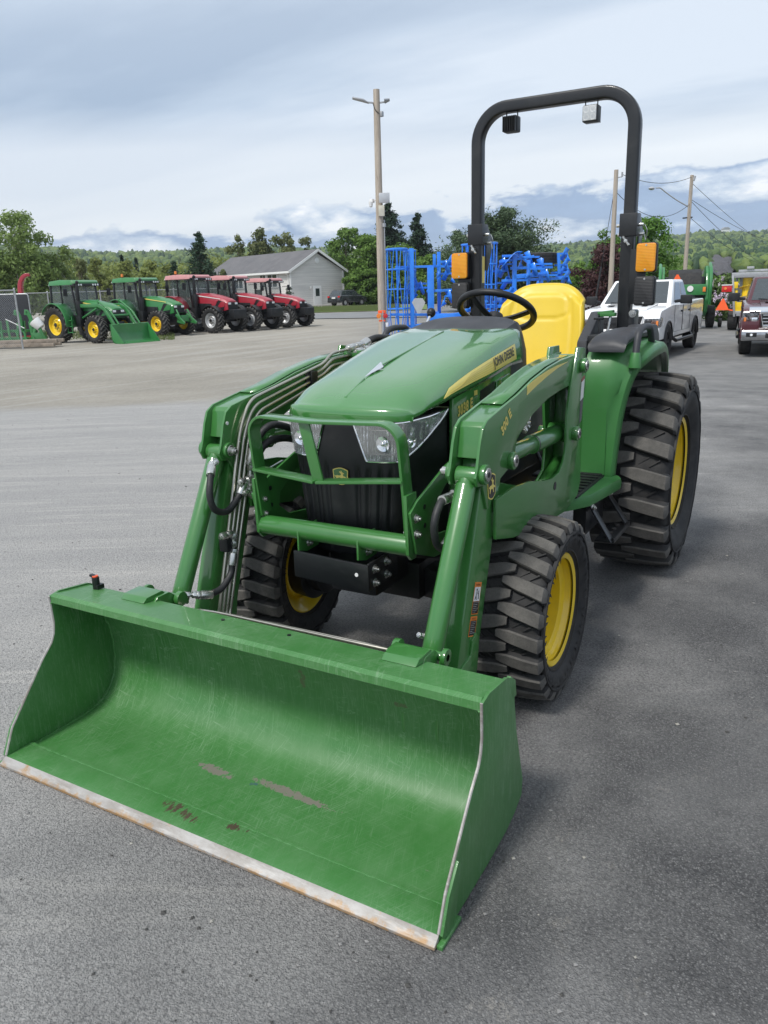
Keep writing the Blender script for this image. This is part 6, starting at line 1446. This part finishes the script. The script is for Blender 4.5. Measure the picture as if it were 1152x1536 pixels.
def shank(px, py, s=1, fl=1):
    a = cu(px, py, q.uniform(-.3, .3)); m = MB(); m.bar(a+V((-fl*.18, 0, 0)), a+V((fl*.30*s, 0, .01)), .05, .05).bar(a+V((fl*.30*s, 0, .02)), a+V((fl*.34*s, 0, -.16*s)), .05, .03)
    t = a+V((fl*.34*s, 0, -.16*s)); m.add([t+V((-.02, -.09, .05)), t+V((.10*fl, 0, -.16*s)), t+V((-.02, .09, .05)), t+V((-.08*fl, 0, -.06))], [(0, 1, 2), (0, 3, 1), (3, 2, 1)])
    m.add([a+V((-.04, -.07, -.16)), a+V((.16*fl, -.07, .20)), a+V((.30*fl, .07, .14)), a+V((.10*fl, .07, -.22))], [(0, 1, 2, 3)])
    P(m, 'tine', 'blue', 0, solid=.012)
for px, py, s, f_ in ((632, 426, 1.2, -1), (640, 432, 1, -1), (668, 395, 1, 1), (676, 402, 1.1, -1), (664, 412, 1, 1), (748, 408, 1, 1), (752, 425, 1.2, 1), (757, 440, 1.1, 1), (748, 452, 1.1, 1), (764, 398, 1, -1), (800, 388, 1.2, -1), (806, 405, 1, -1), (818, 398, 1.1, -1), (826, 414, 1.2, -1), (836, 410, 1, 1), (842, 383, .7, 1), (842, 399, .7, 1), (842, 416, .7, 1), (700, 448, 1, 1), (722, 452, 1, -1), (690, 470, 1, 1), (755, 466, 1, 1), (682, 444, 1, -1)): shank(px, py, s, f_)
P(MB().grid(lambda i, j: cu(lerp(752, 780, i), lerp(401, 381, min(1, i*1.5))+j*2, -.3+j*.5), 8, 3), 'deflector_plate', 'blue', 0, solid=.02)
tw = MB().lathe([(-.13, .30), (-.17, .45), (-.14, .58), (.14, .58), (.17, .45), (.13, .30)], n=40)
for k in range(3): tw.lathe([(-.12+.09*k, .578), (-.12+.09*k, .60), (-.06+.09*k, .60), (-.06+.09*k, .578)], n=40)
ww = P(tw, 'transport_wheel', 'rubber'); ww.location = cu(815, 389, .6); ww.rotation_euler = (PI/2, 0, 0)
for px, py in ((675, 497), (640, 503)):
    w2 = P(MB().lathe([(-.12, .22), (-.15, .33), (-.12, .42), (.12, .42), (.15, .33), (.12, .22)], n=36), 'ground_wheel', 'rubber'); w2.location = V(((px-690)*K_, .4, .42)); w2.rotation_euler = (0, 0, .5)
P(MB().cyl(cu(646, 478), cu(640, 440), .05, n=12), 'hydraulic_ram', 'black', 0)
smv = P(MB().prism([(cu(x, y).x, cu(x, y).z) for x, y in ((621, 447), (633, 447), (637, 453), (629, 469), (625, 469), (617, 453))], -.30, -.285), 'reflector_board', 'silver', 0, None, 'grey six-sided reflector board seen from behind')
# trailer light board on its post beside the lamp pole
lb_ = empty('light_board', far(572, BD), math.atan2(RH.y, RH.x)); tag(lb_, 'orange board with amber and red round lamps on a post by the pole', 'light board'); zb_ = lambda py: (hor(572)-py)*K_+CAM.z-lb_.location.z
part(MB().box((0, 0, zb_(467)), (.24, .03, .09)).box((0, 0, zb_(480)), (.20, .03, .05)), 'board', 'smv', .004, lb_)
for x, m_ in ((-.10, 'orange'), (.11, 'tail')): part(MB().cyl((x, -.06, zb_(473)), (x, .02, zb_(473)), .075, n=20), 'lamp', m_, .008, lb_)
part(MB().cyl((.03, .03, 0), (.03, .03, zb_(466)), .05, n=12).bar((.12, 0, zb_(473)), (.45, .2, zb_(471)), .02, .02), 'post', 'grey_metal', 0, lb_); part(MB().box((.15, -.02, zb_(486)), (.08, .04, .13)), 'tag', 'white', .004, lb_)
cbp = empty('concrete_block', far(606, 26), .6); tag(cbp, 'grey concrete block on the gravel behind the hood', 'concrete block'); part(MB().box((0, 0, .3), (1.2, .6, .62)).box((.0, 0, .64), (.2, .08, .06)), 'block', simple('block_concrete', (.36, .35, .34), .9, 0, 0, .2), .02, cbp)
# small far shed glimpsed through the machine
sd_ = empty('garden_shed', far(668, 78), YAW-PI/2); tag(sd_, 'tiny brown shed with a white round window seen through the blue machine', 'shed'); P = pt(sd_)
P(MB().prism([(-.8, -.2), (.8, -.2), (.8, 1.0), (0, 1.45), (-.8, 1.0)], -.8, .8), 'wall', simple('brown_boards', (.22, .15, .10), .8)); P(MB().bar((-.95, 0, .92), (0, 0, 1.5), 1.8, .08, ref=(0, 0, 1)).bar((0, 0, 1.5), (.95, 0, .92), 1.8, .08, ref=(0, 0, 1)), 'roof', 'white')
for s in (1, -1): P(MB().cyl((.0, s*.79, .62), (.0, s*.84, .62), .24, n=18), 'round_window', 'lampwhite')

# ---- round baler
bh = (FH*.93+RH*.30).normalized(); bl_ = far(1024, 32.5); BA = empty('round_baler', bl_, head(bh), .90); tag(BA, 'green round baler with black belts and an orange triangle behind the white pickup', 'baler'); P = pt(BA)
prof = [(-1.25, .75), (-1.55, 1.3), (-1.45, 1.95), (-1.15, 2.45), (-.6, 2.75), (.2, 2.72), (.75, 2.3), (1.0, 1.6), (.9, .9), (.4, .6), (-.6, .55)]
for y in (-1, 1): P(MB().prism(prof, y*.86, y*1.02), 'side_wall', 'green_far', .05)
P(MB().prism([(-1.40, 1.45), (-1.30, 2.0), (-1.0, 2.45), (-.55, 2.62), (-.50, 2.50), (-.9, 2.3), (-1.15, 1.9), (-1.25, 1.45)], -.70, .70), 'belts', 'rubber', .02)
P(MB().prism([(-1.62, 1.5), (-1.60, 1.95), (-1.48, 1.97), (-1.46, 1.5)], -.88, .88), 'rear_gate', 'green_far', .03); P(MB().box((-.3, 0, 1.5), (1.6, 1.7, 1.6)), 'chamber', 'black', .05); P(MB().box((-1.50, 0, 1.18), (.3, .9, .62)), 'tool_box', 'plastic', .04)
for y in (-1, 1):
    P(MB().tube(cr([(-1.5, y*1.06, 1.1), (-1.62, y*1.06, 1.8), (-1.2, y*1.06, 2.55), (-.4, y*1.06, 2.85)], 6), .07, 8), 'guard_rail', 'green_far'); P(MB().cyl((-.9, y*1.1, 1.2), (-.2, y*1.1, 2.3), .06, n=12), 'ram', 'black')
    wr = P(tyre(.52, .26, .36, 24, .02, .03, 0).build('x', [M['rubber'], M['rubber']]) and MB().lathe([(-.14, .27), (-.18, .36), (-.15, .50), (.15, .50), (.18, .36), (.14, .27)], n=40), 'wheel', 'rubber'); wr.location = (-.1, y*1.25, .52)
    P(MB().lathe([(y*.12, .28), (y*.04, .26), (y*.06, .12), (y*.14, .10), (y*.14, .001)], n=30), 'rim', 'yellow', 0, wr); P(MB().box((-1.64, y*.80, 1.74), (.04, .12, .20)), 'reflector', 'orange', .01)
for o in [o for o in bpy.data.objects if o.name.startswith('x') and o.type == 'MESH' and not o.parent]: bpy.data.objects.remove(o)
P(MB().prism([(-.26, 1.98), (.26, 1.98), (.04, 2.40), (-.04, 2.40)], -1.66, -1.64, axis='x'), 'warning_triangle', 'smv').location.y = .35
P(MB().cyl((-1.66, -.22, 1.78), (-1.63, -.22, 1.78), .13, n=24), 'round_sticker', 'white'); P(MB().box((1.6, 0, .7), (1.8, .3, .25)), 'drawbar', 'green_far', .03); jw = P(MB().lathe([(-.06, .06), (-.08, .15), (-.06, .2), (.06, .2), (.08, .15), (.06, .06)], n=24), 'jack_wheel', 'rubber'); jw.location = (.6, -1.75, .2)
P(MB().bar((.6, -1.75, .2), (.5, -1.0, .6), .06, .06), 'jack_arm', 'green_far')
# ---- mixer wagon
mh = (FH*.90+RH*.46).normalized(); MW = empty('mixer_wagon', far(1140, 30.5), head(mh), .85); tag(MW, 'grey framed feed mixer wagon with yellow augers behind the maroon pickup', 'mixer wagon'); P = pt(MW)
P(MB().box((0, 0, 2.42), (3.0, 2.35, .22)).box((-1.45, 0, .80), (.12, 1.9, .14)).bar((-1.5, 1.12, 2.4), (-1.5, .92, .62), .09, .09).bar((-1.5, -1.12, 2.4), (-1.5, -.92, .62), .09, .09).bar((1.45, 1.12, 2.4), (1.45, .92, .62), .09, .09).bar((1.45, -1.12, 2.4), (1.45, -.92, .62), .09, .09).box((0, 0, .72), (3.0, 1.7, .14)), 'frame', 'grey_metal', .01)
P(MB().box((.5, 0, 2.62), (.5, 2.0, .10)).box((.2, .5, 2.75), (.2, .3, .1)), 'top_rail', 'grey_metal', .01)
for k, y in enumerate((.52, -.45)):
    ag = MB().cyl((-1.0, y, .8), (-1.0, y, 2.3), .20, n=20); vs = []
    for i in range(49):
        a = i/48*6*PI; z = .9+i/48*1.3; r_ = .44-.12*i/48; vs.append([V((-1.0+.15*math.cos(a), y+.15*math.sin(a), z)), V((-1.0+r_*math.cos(a), y+r_*math.sin(a), z-.02))])
    ao = P(ag, 'auger', 'yellow'); P(MB().loft(vs), 'flighting', 'yellow', 0, ao, solid=.02)
P(MB().box((-1.30, .62, 1.05), (.25, .6, .40)).box((-1.4, .92, 1.3), (.1, .1, 1.0)), 'gearbox', 'yellow', .02); P(MB().box((.9, 0, 1.6), (.1, 1.9, 1.5)), 'back_panel', 'grey_metal', .01)
for y in (1.0, .55, -1.0): wv = P(MB().lathe([(-.16, .27), (-.21, .36), (-.18, .50), (.18, .50), (.21, .36), (.16, .27)], n=40), 'wheel', 'rubber'); wv.location = (-.9, y, .52)
P(MB().prism([(1.15, .92), (1.72, .92), (1.47, 1.42), (1.40, 1.42)], -1.62, -1.60, axis='x').bar((-1.58, 1.0, .9), (-1.58, 1.5, 1.0), .05, .05), 'warning_triangle', 'smv'); lp_ = P(MB().box((-1.58, 1.32, 1.85), (.08, .42, .28)), 'lamp_box', 'tail', .01); P(MB().box((-1.58, 1.32, 2.01), (.12, .46, .04)), 'lamp_cover', 'white', .004, lp_); P(MB().cyl((-1.64, 1.38, 1.86), (-1.62, 1.38, 1.86), .06, n=16), 'indicator', 'orange', 0, lp_)
P(MB().box((-1.5, 1.0, 2.0), (.06, .25, .28)), 'side_flap', 'yellow', .01)
# ---- fence on the left, what stands behind it
fa, fb = far(-60, 30.5), far(22, 30.2); 
def fence(p0, p1, n, H_, label, wires=True):
    R = empty('chain_link_fence', p0, math.atan2((p1-p0).y, (p1-p0).x)); tag(R, label, 'fence', 'chain-link fences'); L_ = (p1-p0).length; dz = (p1.z-p0.z)
    for k in range(n+1): part(MB().cyl((L_*k/n, 0, dz*k/n-.1), (L_*k/n, 0, dz*k/n+H_), .038, n=10).ball((L_*k/n, 0, dz*k/n+H_), .045, 8, 5), 'post', 'grey_metal', 0, R)
    part(MB().cyl((0, 0, H_-.05), (L_, 0, dz+H_-.05), .025, n=8), 'top_rail', 'grey_metal', 0, R)
    m = MB(); sp = .075; x = -H_
    while x < L_:
        for s in (1, -1):
            a, b_ = (x, .05), (x+H_, H_-.06)
            if s < 0: a, b_ = (x, H_-.06), (x+H_, .05)
            x0, z0, x1, z1 = a[0], a[1], b_[0], b_[1]
            if x0 < 0: z0 += (z1-z0)*(-x0)/(x1-x0); x0 = 0
            if x1 > L_: z1 = z0+(z1-z0)*(L_-x0)/(x1-x0); x1 = L_
            if x1 > x0: m.bar((x0, .03, z0), (x1, .03, z1), .0045, .0045)
        x += sp
    part(m, 'wire_mesh', 'grey_metal', 0, R, weld=False, smooth=False, normals=False)
fence(far(-70, 29.5), far(22, 31.0), 2, 2.35, 'grey chain-link fence at the left edge before the green implement')
fence(far(30, 45), far(330, 50), 8, 2.35, 'far chain-link fence line behind the parked tractors')
sc_ = empty('screen_panel', far(8, 36), math.atan2(RH.y, RH.x)); tag(sc_, 'dark mesh screen panel in a pale rounded frame behind the fence', 'screen'); zz_ = CAM.z-sc_.location.z
part(MB().box((0, 0, 1.25), (2.0, .08, 1.85)), 'panel', simple('dark_screen', (.02, .022, .028), .6), .02, sc_); part(MB().tube(fillet([(-1.03, 0, .2), (-1.03, 0, 2.2), (1.03, 0, 2.2), (1.03, 0, .2)], .15), .035, 8), 'frame', 'grey_metal', 0, sc_)
im = empty('seed_drill', far(-4, 33.5), math.atan2(RH.y, RH.x)); tag(im, 'green implement with folded arms and a row of bars behind the fence', 'farm implement'); P = pt(im)
P(MB().box((-.2, 0, .30), (2.6, .3, .14)).box((-.2, .5, .62), (2.5, .12, .12)), 'frame', 'green_far', .02)
q = random.Random(6)
for k in range(9):
    x = -1.4+.33*k; P(MB().bar((x, 0, .3), (x+q.uniform(-.15, .15), .1, .95+q.uniform(-.1, .2)), .06, .10).bar((x, -.1, .62), (x+.2, -.3, .2), .05, .05), 'row_unit', 'green_far', .01)
for x in (-.25, .80, 1.25): P(MB().sweep(cr([(x, 0, .6), (x+.02, 0, 1.1), (x-.10, 0, 1.45), (x-.16, 0, 1.3)], 5), rect(.16, .10, .03), ref=(0, 1, 0)), 'folding_arm', 'green_far')
P(MB().cyl((1.45, -.1, 1.05), (1.7, -.1, .75), .26, .20, n=20), 'white_drum', 'white', .03)
P(MB().bar((1.2, 0, .2), (1.6, -.2, .9), .14, .14).bar((1.6, -.2, .9), (1.9, -.2, .2), .12, .12).box((1.55, 0, .35), (.5, .4, .4)), 'hitch', 'green_far', .02); P(MB().cyl((.25, -.15, 1.15), (1.0, -.15, .75), .02, n=6), 'strut', 'white')
for k in range(4):
    p = far(4+k*5, 31.6+.25*k); b_ = empty('timber_beam', p+V((0, 0, .06+.13*(k % 2))), math.atan2(RH.y, RH.x)+.03*k); tag(b_, ['lowest weathered timber beam nearest the fence', 'second timber beam resting on the pile', 'third weathered timber beam of the pile', 'rearmost timber beam of the pile by the implement'][k], 'beam', 'timber beams behind the fence'); part(MB().box((0, 0, .06), (3.6, .18, .13)), 'beam', simple('weathered_timber', (.30, .25, .20), .9, 0, 0, .3), .01, b_)
sp_ = empty('discharge_spout', far(36, 40), math.atan2(RH.y, RH.x)); tag(sp_, 'curved red discharge spout rising above the fence at the left', 'spout'); H0 = lambda py: (hor(36)-py)*40/FPX+CAM.z-sp_.location.z
pa = cr([(-.18, 0, .9), (-.14, 0, H0(434)), (.02, 0, H0(420)), (.22, 0, H0(415)), (.42, 0, H0(414.5))], 6); part(MB().sweep(pa, rect(.22, .26, .03), ref=(0, 1, 0), scale=[lerp(1.1, .65, i/(len(pa)-1)) for i in range(len(pa))]), 'chute', 'red', 0, sp_); part(MB().box((-.15, 0, .5), (.8, .8, 1.0)), 'blower_housing', 'red', .06, sp_)

# ---- poles and wires
WOOD = None
def m_pole():
    a = N('weathered_pole_wood'); n = a.noise(3, 7, .7, stretch=(8, 8, .35)); n2 = a.noise(12, 4, .7, stretch=(6, 6, .3)); c = a.mix(a.ramp(n, [(.3, 0), (.7, 1)]), (.30, .25, .20), (.52, .46, .385)); c = a.mix(a.ramp(n2, [(.58, 0), (.68, .8)]), c, (.09, .065, .05)); a.set(col=c, rough=.9); a.bump(n, .5, .01); return a.m
WOOD = m_pole()
def pole(px, dist, ytop, r, label, xoff=0):
    p = far(px, dist); R = empty('utility_pole', p); H_ = zpix(px+xoff, ytop, dist)-p.z; top = V((RH.x, RH.y, 0))*xoff*dist/FPX+V((0, 0, H_))
    part(MB().cyl((0, 0, -.3), top, r, r*.72, n=18), 'shaft', WOOD, 0, R); tag(R, label, 'pole', 'wooden poles'); return R, top, p
R1, t1, p1 = pole(572, 27, 134, .145, 'weathered wooden lamp pole with two lamp heads left of the rollbar', 1); up = V((0, 0, 1))
def on1(py, side=0, fr=0): z = zpix(572, py, 27)-p1.z; return V((t1.x*z/t1.z, t1.y*z/t1.z, z))+RH*side-FH*fr
for s, dx in ((-1, -.78), (1, .42)):
    a = on1(154, s*.10); tip = on1(146 if s < 0 else 150, dx); lh = part(MB().bar(a, a+RH*s*.18+up*.02, .05, .05), 'lamp_arm', 'grey_metal', .004, R1); part(MB().sweep([a+RH*s*.16, a.lerp(tip, .5), tip], rect(.26, .07, .03), ref=(0, 0, 1), scale=[.5, 1, .8]), 'lamp_head', 'grey_metal', 0, lh)
part(MB().box(on1(171, .14), (.14, .12, .16)), 'sensor', 'grey_metal', .02, R1)
pn = part(MB(), 'antenna_panel', 'white', 0, R1) if False else None
A_ = math.atan2(RH.y, RH.x); Rm = Matrix.Rotation(A_, 3, 'Z')
part(MB().box(on1(298, .17, .22), (.36, .07, .32), M=Rm), 'antenna_panel', 'silver', .03, R1); part(MB().box(on1(317, .07, .17), (.20, .10, .34), M=Rm), 'junction_box', simple('cream_box', (.55, .53, .44), .6), .01, R1)
cm = part(MB().bar(on1(300, -.1), on1(300, -.30), .05, .05).box(on1(301, -.24), (.14, .12, .12)), 'camera_arm', 'white', .01, R1); part(MB().cyl(on1(302, -.28), on1(307, -.28), .075, .06, n=16).ball(on1(308, -.28), .058, 12, 8), 'dome_camera', 'white', 0, cm)
part(MB().cyl(on1(330, .15, .05), on1(505, .16, .05), .022, n=8).box(on1(338, .15, .07), (.10, .08, .12)), 'conduit', 'grey_metal', 0, R1); part(MB().tube(cr([on1(155, -.12, .05), on1(165, -.06, .12), on1(172, .08, .12)], 5), .012, 5), 'cable', 'hose', 0, R1)
R2, t2, p2 = pole(915.5, 37, 255, .13, 'leaning bare utility pole between the seat and right rollbar post', 0)
part(MB().bar(t2-up*.35, t2-up*.30+RH*.28, .04, .04).cyl(t2-up*.30+RH*.28, t2-up*.10+RH*.28, .04, n=8), 'insulator', 'grey_metal', 0, R2)
R3, t3, p3 = pole(1025, 46, 263, .13, 'utility pole with a street lamp arm at the right', 0)
def on3(py, side=0): return V((0, 0, zpix(1033, py, 46)-p3.z))+RH*side
part(MB().cyl(t3-up*.3+RH*.1, t3-up*.05+RH*.16, .08, n=10), 'insulator', 'grey_metal', 0, R3); part(MB().bar(on3(327, -.35), on3(326, .2), .07, .07), 'bracket', 'black', 0, R3)
sl_ = part(MB().tube(cr([on3(311), on3(300, -.75), on3(287, -1.45), on3(281, -1.75), on3(280.5, -2.0)], 6), .035, 8), 'lamp_arm', 'grey_metal', 0, R3); part(MB().ball(on3(281, -2.25), .12, 14, 8, (2.3, 1.4, .8)), 'street_light_head', 'silver', 0, sl_)
def wire(a, b_, sag, label, r=.014):
    pts = [a.lerp(b_, i/16)-V((0, 0, sag*4*(i/16)*(1-i/16))) for i in range(17)]; o = MB().tube(pts, r, 5).build('overhead_wire', M['hose']); tag(o, label, 'wire', 'overhead wires'); return o
w2, w3 = p2+t2, p3+t3; fr_pt = bp(1230, 440, 75); 
wire(w2-up*.2+RH*.28, w3-up*.1, .35, 'topmost overhead wire between the two utility poles')
wire(w2-up*.9, p3+on3(306), .9, 'sagging lower overhead wire between the two utility poles')
wire(p3+on3(300, .1), bp(1190, 372, 70), .4, 'overhead wire from the lamp pole to the right edge, upper of the bundle')
wire(p3+on3(303, .1), bp(1180, 415, 66), .5, 'overhead wire falling steeply right of the street lamp pole')
wire(p3+on3(327, .1), bp(1160, 400, 70), .5, 'thin overhead wire leaving below the bracket of the lamp pole')
wire(w3-up*.4, bp(1170, 380, 85), .3, 'faint overhead wire from the top of the street lamp pole')
gw = empty('guy_wire', at(893, 512) if False else far(889, 37)); tag(gw, 'guy wire with a dark sleeve and yellow guard left of the bare pole', 'guy wire'); b0 = gw.location; part(MB().cyl((0, 0, 0), tuple(w2-up*.5-b0), .012, n=6), 'cable', 'hose', 0, gw); d_ = (w2-up*.5-b0); part(MB().cyl(tuple(d_*.10), tuple(d_*.42), .045, n=8), 'sleeve', 'hose', 0, gw); part(MB().cyl((0, 0, 0), tuple(d_*.11), .06, n=8), 'yellow_guard', 'yellow', 0, gw)
hz = MB().box((-600, -450, 54), (3600, 3600, 111.4)).build('haze', None or bpy.data.materials.new('haze_air'), normals=True, smooth=False); tag(hz, kind='stuff')
hz.location = (0, 0, 0); hm_ = hz.data.materials[0]; hm_.use_nodes = True; hn = hm_.node_tree; hn.nodes.remove(hn.nodes['Principled BSDF']); pv = hn.nodes.new('ShaderNodeVolumePrincipled'); pv.inputs['Density'].default_value = .00022; pv.inputs['Color'].default_value = (.86, .92, 1, 1); pv.inputs['Anisotropy'].default_value = .2; hn.links.new(pv.outputs[0], hn.nodes['Material Output'].inputs['Volume'])
# ------------------------------------------------------------------ light and view
w = bpy.data.worlds.new('World'); scn.world = w; w.use_nodes = True; nt = w.node_tree; bg = nt.nodes['Background']
SUN_EL, SUN_AZ = rad(54), None
sdir = V((1.0, -.20, 0)).normalized()*math.cos(SUN_EL)+V((0, 0, math.sin(SUN_EL)))
L = bpy.data.lights.new('sun', 'SUN'); L.energy = 2.75; L.angle = rad(9); L.color = (1, .965, .91)
so = bpy.data.objects.new('sun', L); COL.objects.link(so); so.rotation_euler = sdir.to_track_quat('Z', 'Y').to_euler()
def wn(t, **k):
    o = nt.nodes.new(t)
    for a, b in k.items(): setattr(o, a, b)
    return o
def wl(a, b): nt.links.new(a, b)
sky = wn('ShaderNodeTexSky', sky_type='NISHITA'); sky.sun_disc = False; sky.sun_elevation = SUN_EL; sky.sun_rotation = math.atan2(sdir.x, sdir.y); sky.air_density = 1.2; sky.dust_density = 1.5
def wmath(op, a, b=None, c=None):
    m = wn('ShaderNodeMath', operation=op)
    for i, v in enumerate((a, b, c)):
        if v is None: continue
        if hasattr(v, 'links'): wl(v, m.inputs[i])
        else: m.inputs[i].default_value = v
    return m.outputs[0]
def wramp(f, st):
    r = wn('ShaderNodeValToRGB'); e = r.color_ramp.elements
    while len(e) < len(st): e.new(.5)
    for q, (p, c) in zip(e, st): q.position = p; q.color = (c, c, c, 1) if isinstance(c, (int, float)) else (*c, 1)
    wl(f, r.inputs[0]); return r.outputs[0]
def wmix(f, a, b):
    m = wn('ShaderNodeMix', data_type='RGBA')
    for s, v in ((m.inputs[0], f), (m.inputs[6], a), (m.inputs[7], b)):
        if hasattr(v, 'links'): wl(v, s)
        else: s.default_value = v if isinstance(v, (int, float)) else (*v, 1)
    return m.outputs[2]
co = wn('ShaderNodeTexCoord'); sep = wn('ShaderNodeSeparateXYZ'); wl(co.outputs['Generated'], sep.inputs[0])
zc = wmath('MAXIMUM', sep.outputs[2], 0.0); zz = wmath('ADD', zc, .10)
cv = wn('ShaderNodeCombineXYZ'); wl(wmath('DIVIDE', sep.outputs[0], zz), cv.inputs[0]); wl(wmath('DIVIDE', sep.outputs[1], zz), cv.inputs[1])
def wnoise(scale, det, rough, vec, rot=0, sc=(1, 1, 1), loc=(0, 0, 0), dist=0):
    mp = wn('ShaderNodeMapping'); mp.inputs['Rotation'].default_value = (0, 0, rot); mp.inputs['Scale'].default_value = sc; mp.inputs['Location'].default_value = loc; wl(vec, mp.inputs[0])
    t = wn('ShaderNodeTexNoise'); t.inputs['Scale'].default_value = scale; t.inputs['Detail'].default_value = det; t.inputs['Roughness'].default_value = rough; t.inputs['Distortion'].default_value = dist; wl(mp.outputs[0], t.inputs['Vector']); return t.outputs['Fac']
# high thin overcast, darker veils, and low cumulus near the horizon
ROTV = YAW
vn = wnoise(.55, 5, .5, cv.outputs[0], ROTV, (1.0, .28, 1), (3.1, .4, 0))
hi = wramp(wmath('ADD', zc, wmath('MULTIPLY', wmath('SUBTRACT', vn, .5), .10)), [(.15, 0), (.20, 1), (.30, .75), (.5, .3)])
veil = wmix(hi, wramp(wnoise(.42, 4, .5, cv.outputs[0], ROTV, (1, .3, 1), (1, 2, 0)), [(.4, (.62, .68, .76)), (.6, (.78, .82, .86))]), wramp(wnoise(.9, 6, .55, cv.outputs[0], ROTV, (1, .35, 1), (7, 2, 0)), [(.38, (.33, .42, .55)), (.52, (.46, .55, .67)), (.66, (.64, .71, .80))]))
veil_old = wramp(wnoise(.42, 5, .5, cv.outputs[0], ROTV, (1.0, .30, 1), (3.1, .4, 0)), [(.34, (.36, .47, .66)), (.48, (.50, .60, .76)), (.64, (.72, .79, .88))])
hor = veil
# elevation-azimuth space for the low bank
az = wmath('ARCTAN2', sep.outputs[1], sep.outputs[0]); cv2 = wn('ShaderNodeCombineXYZ'); wl(az, cv2.inputs[0]); wl(wmath('MULTIPLY', sep.outputs[2], 2.6), cv2.inputs[1])
lown = wnoise(7.5, 8, .56, cv2.outputs[0], 0, (1, 1, 1), (.9, .35, 0), .15)
azr = wmath('ADD', wmath('MULTIPLY', sep.outputs[0], RH.x), wmath('MULTIPLY', sep.outputs[1], RH.y))
zsh = wmath('SUBTRACT', zc, wmath('MULTIPLY', wmath('ADD', azr, .25), .075))
top_edge = wramp(zsh, [(0, .9), (.05, .9), (.09, .45), (.12, 0)])
mask = wramp(wmath('ADD', wmath('MULTIPLY', top_edge, .5), wmath('MULTIPLY', lown, .9)), [(.74, 0), (.80, 1)])
body = wramp(wmath('ADD', lown, wmath('MULTIPLY', wnoise(22, 5, .6, cv2.outputs[0]), .16)), [(.42, (.54, .66, .83)), (.50, (.24, .36, .57)), (.60, (.21, .32, .52)), (.68, (.52, .61, .74)), (.76, (.88, .90, .93))])
clouds = wmix(wmath('MULTIPLY', mask, .88), hor, body)
skymul = wn('ShaderNodeMix', data_type='RGBA', blend_type='MULTIPLY'); skymul.inputs[0].default_value = 1; wl(sky.outputs[0], skymul.inputs[6]); skymul.inputs[7].default_value = (.09, .09, .09, 1)
col = wmix(.90, skymul.outputs[2], clouds)
below = wmix(wramp(sep.outputs[2], [(.0, 1), (.001, 0)]), col, (.25, .25, .25))
wl(below, bg.inputs[0]); bg.inputs[1].default_value = 1.20
scn.view_settings.view_transform = 'Standard'; scn.view_settings.look = 'None'; scn.view_settings.exposure = .12; scn.view_settings.gamma = 1
scn.cycles.max_bounces = 6; scn.cycles.transparent_max_bounces = 12; scn.cycles.use_denoising = True
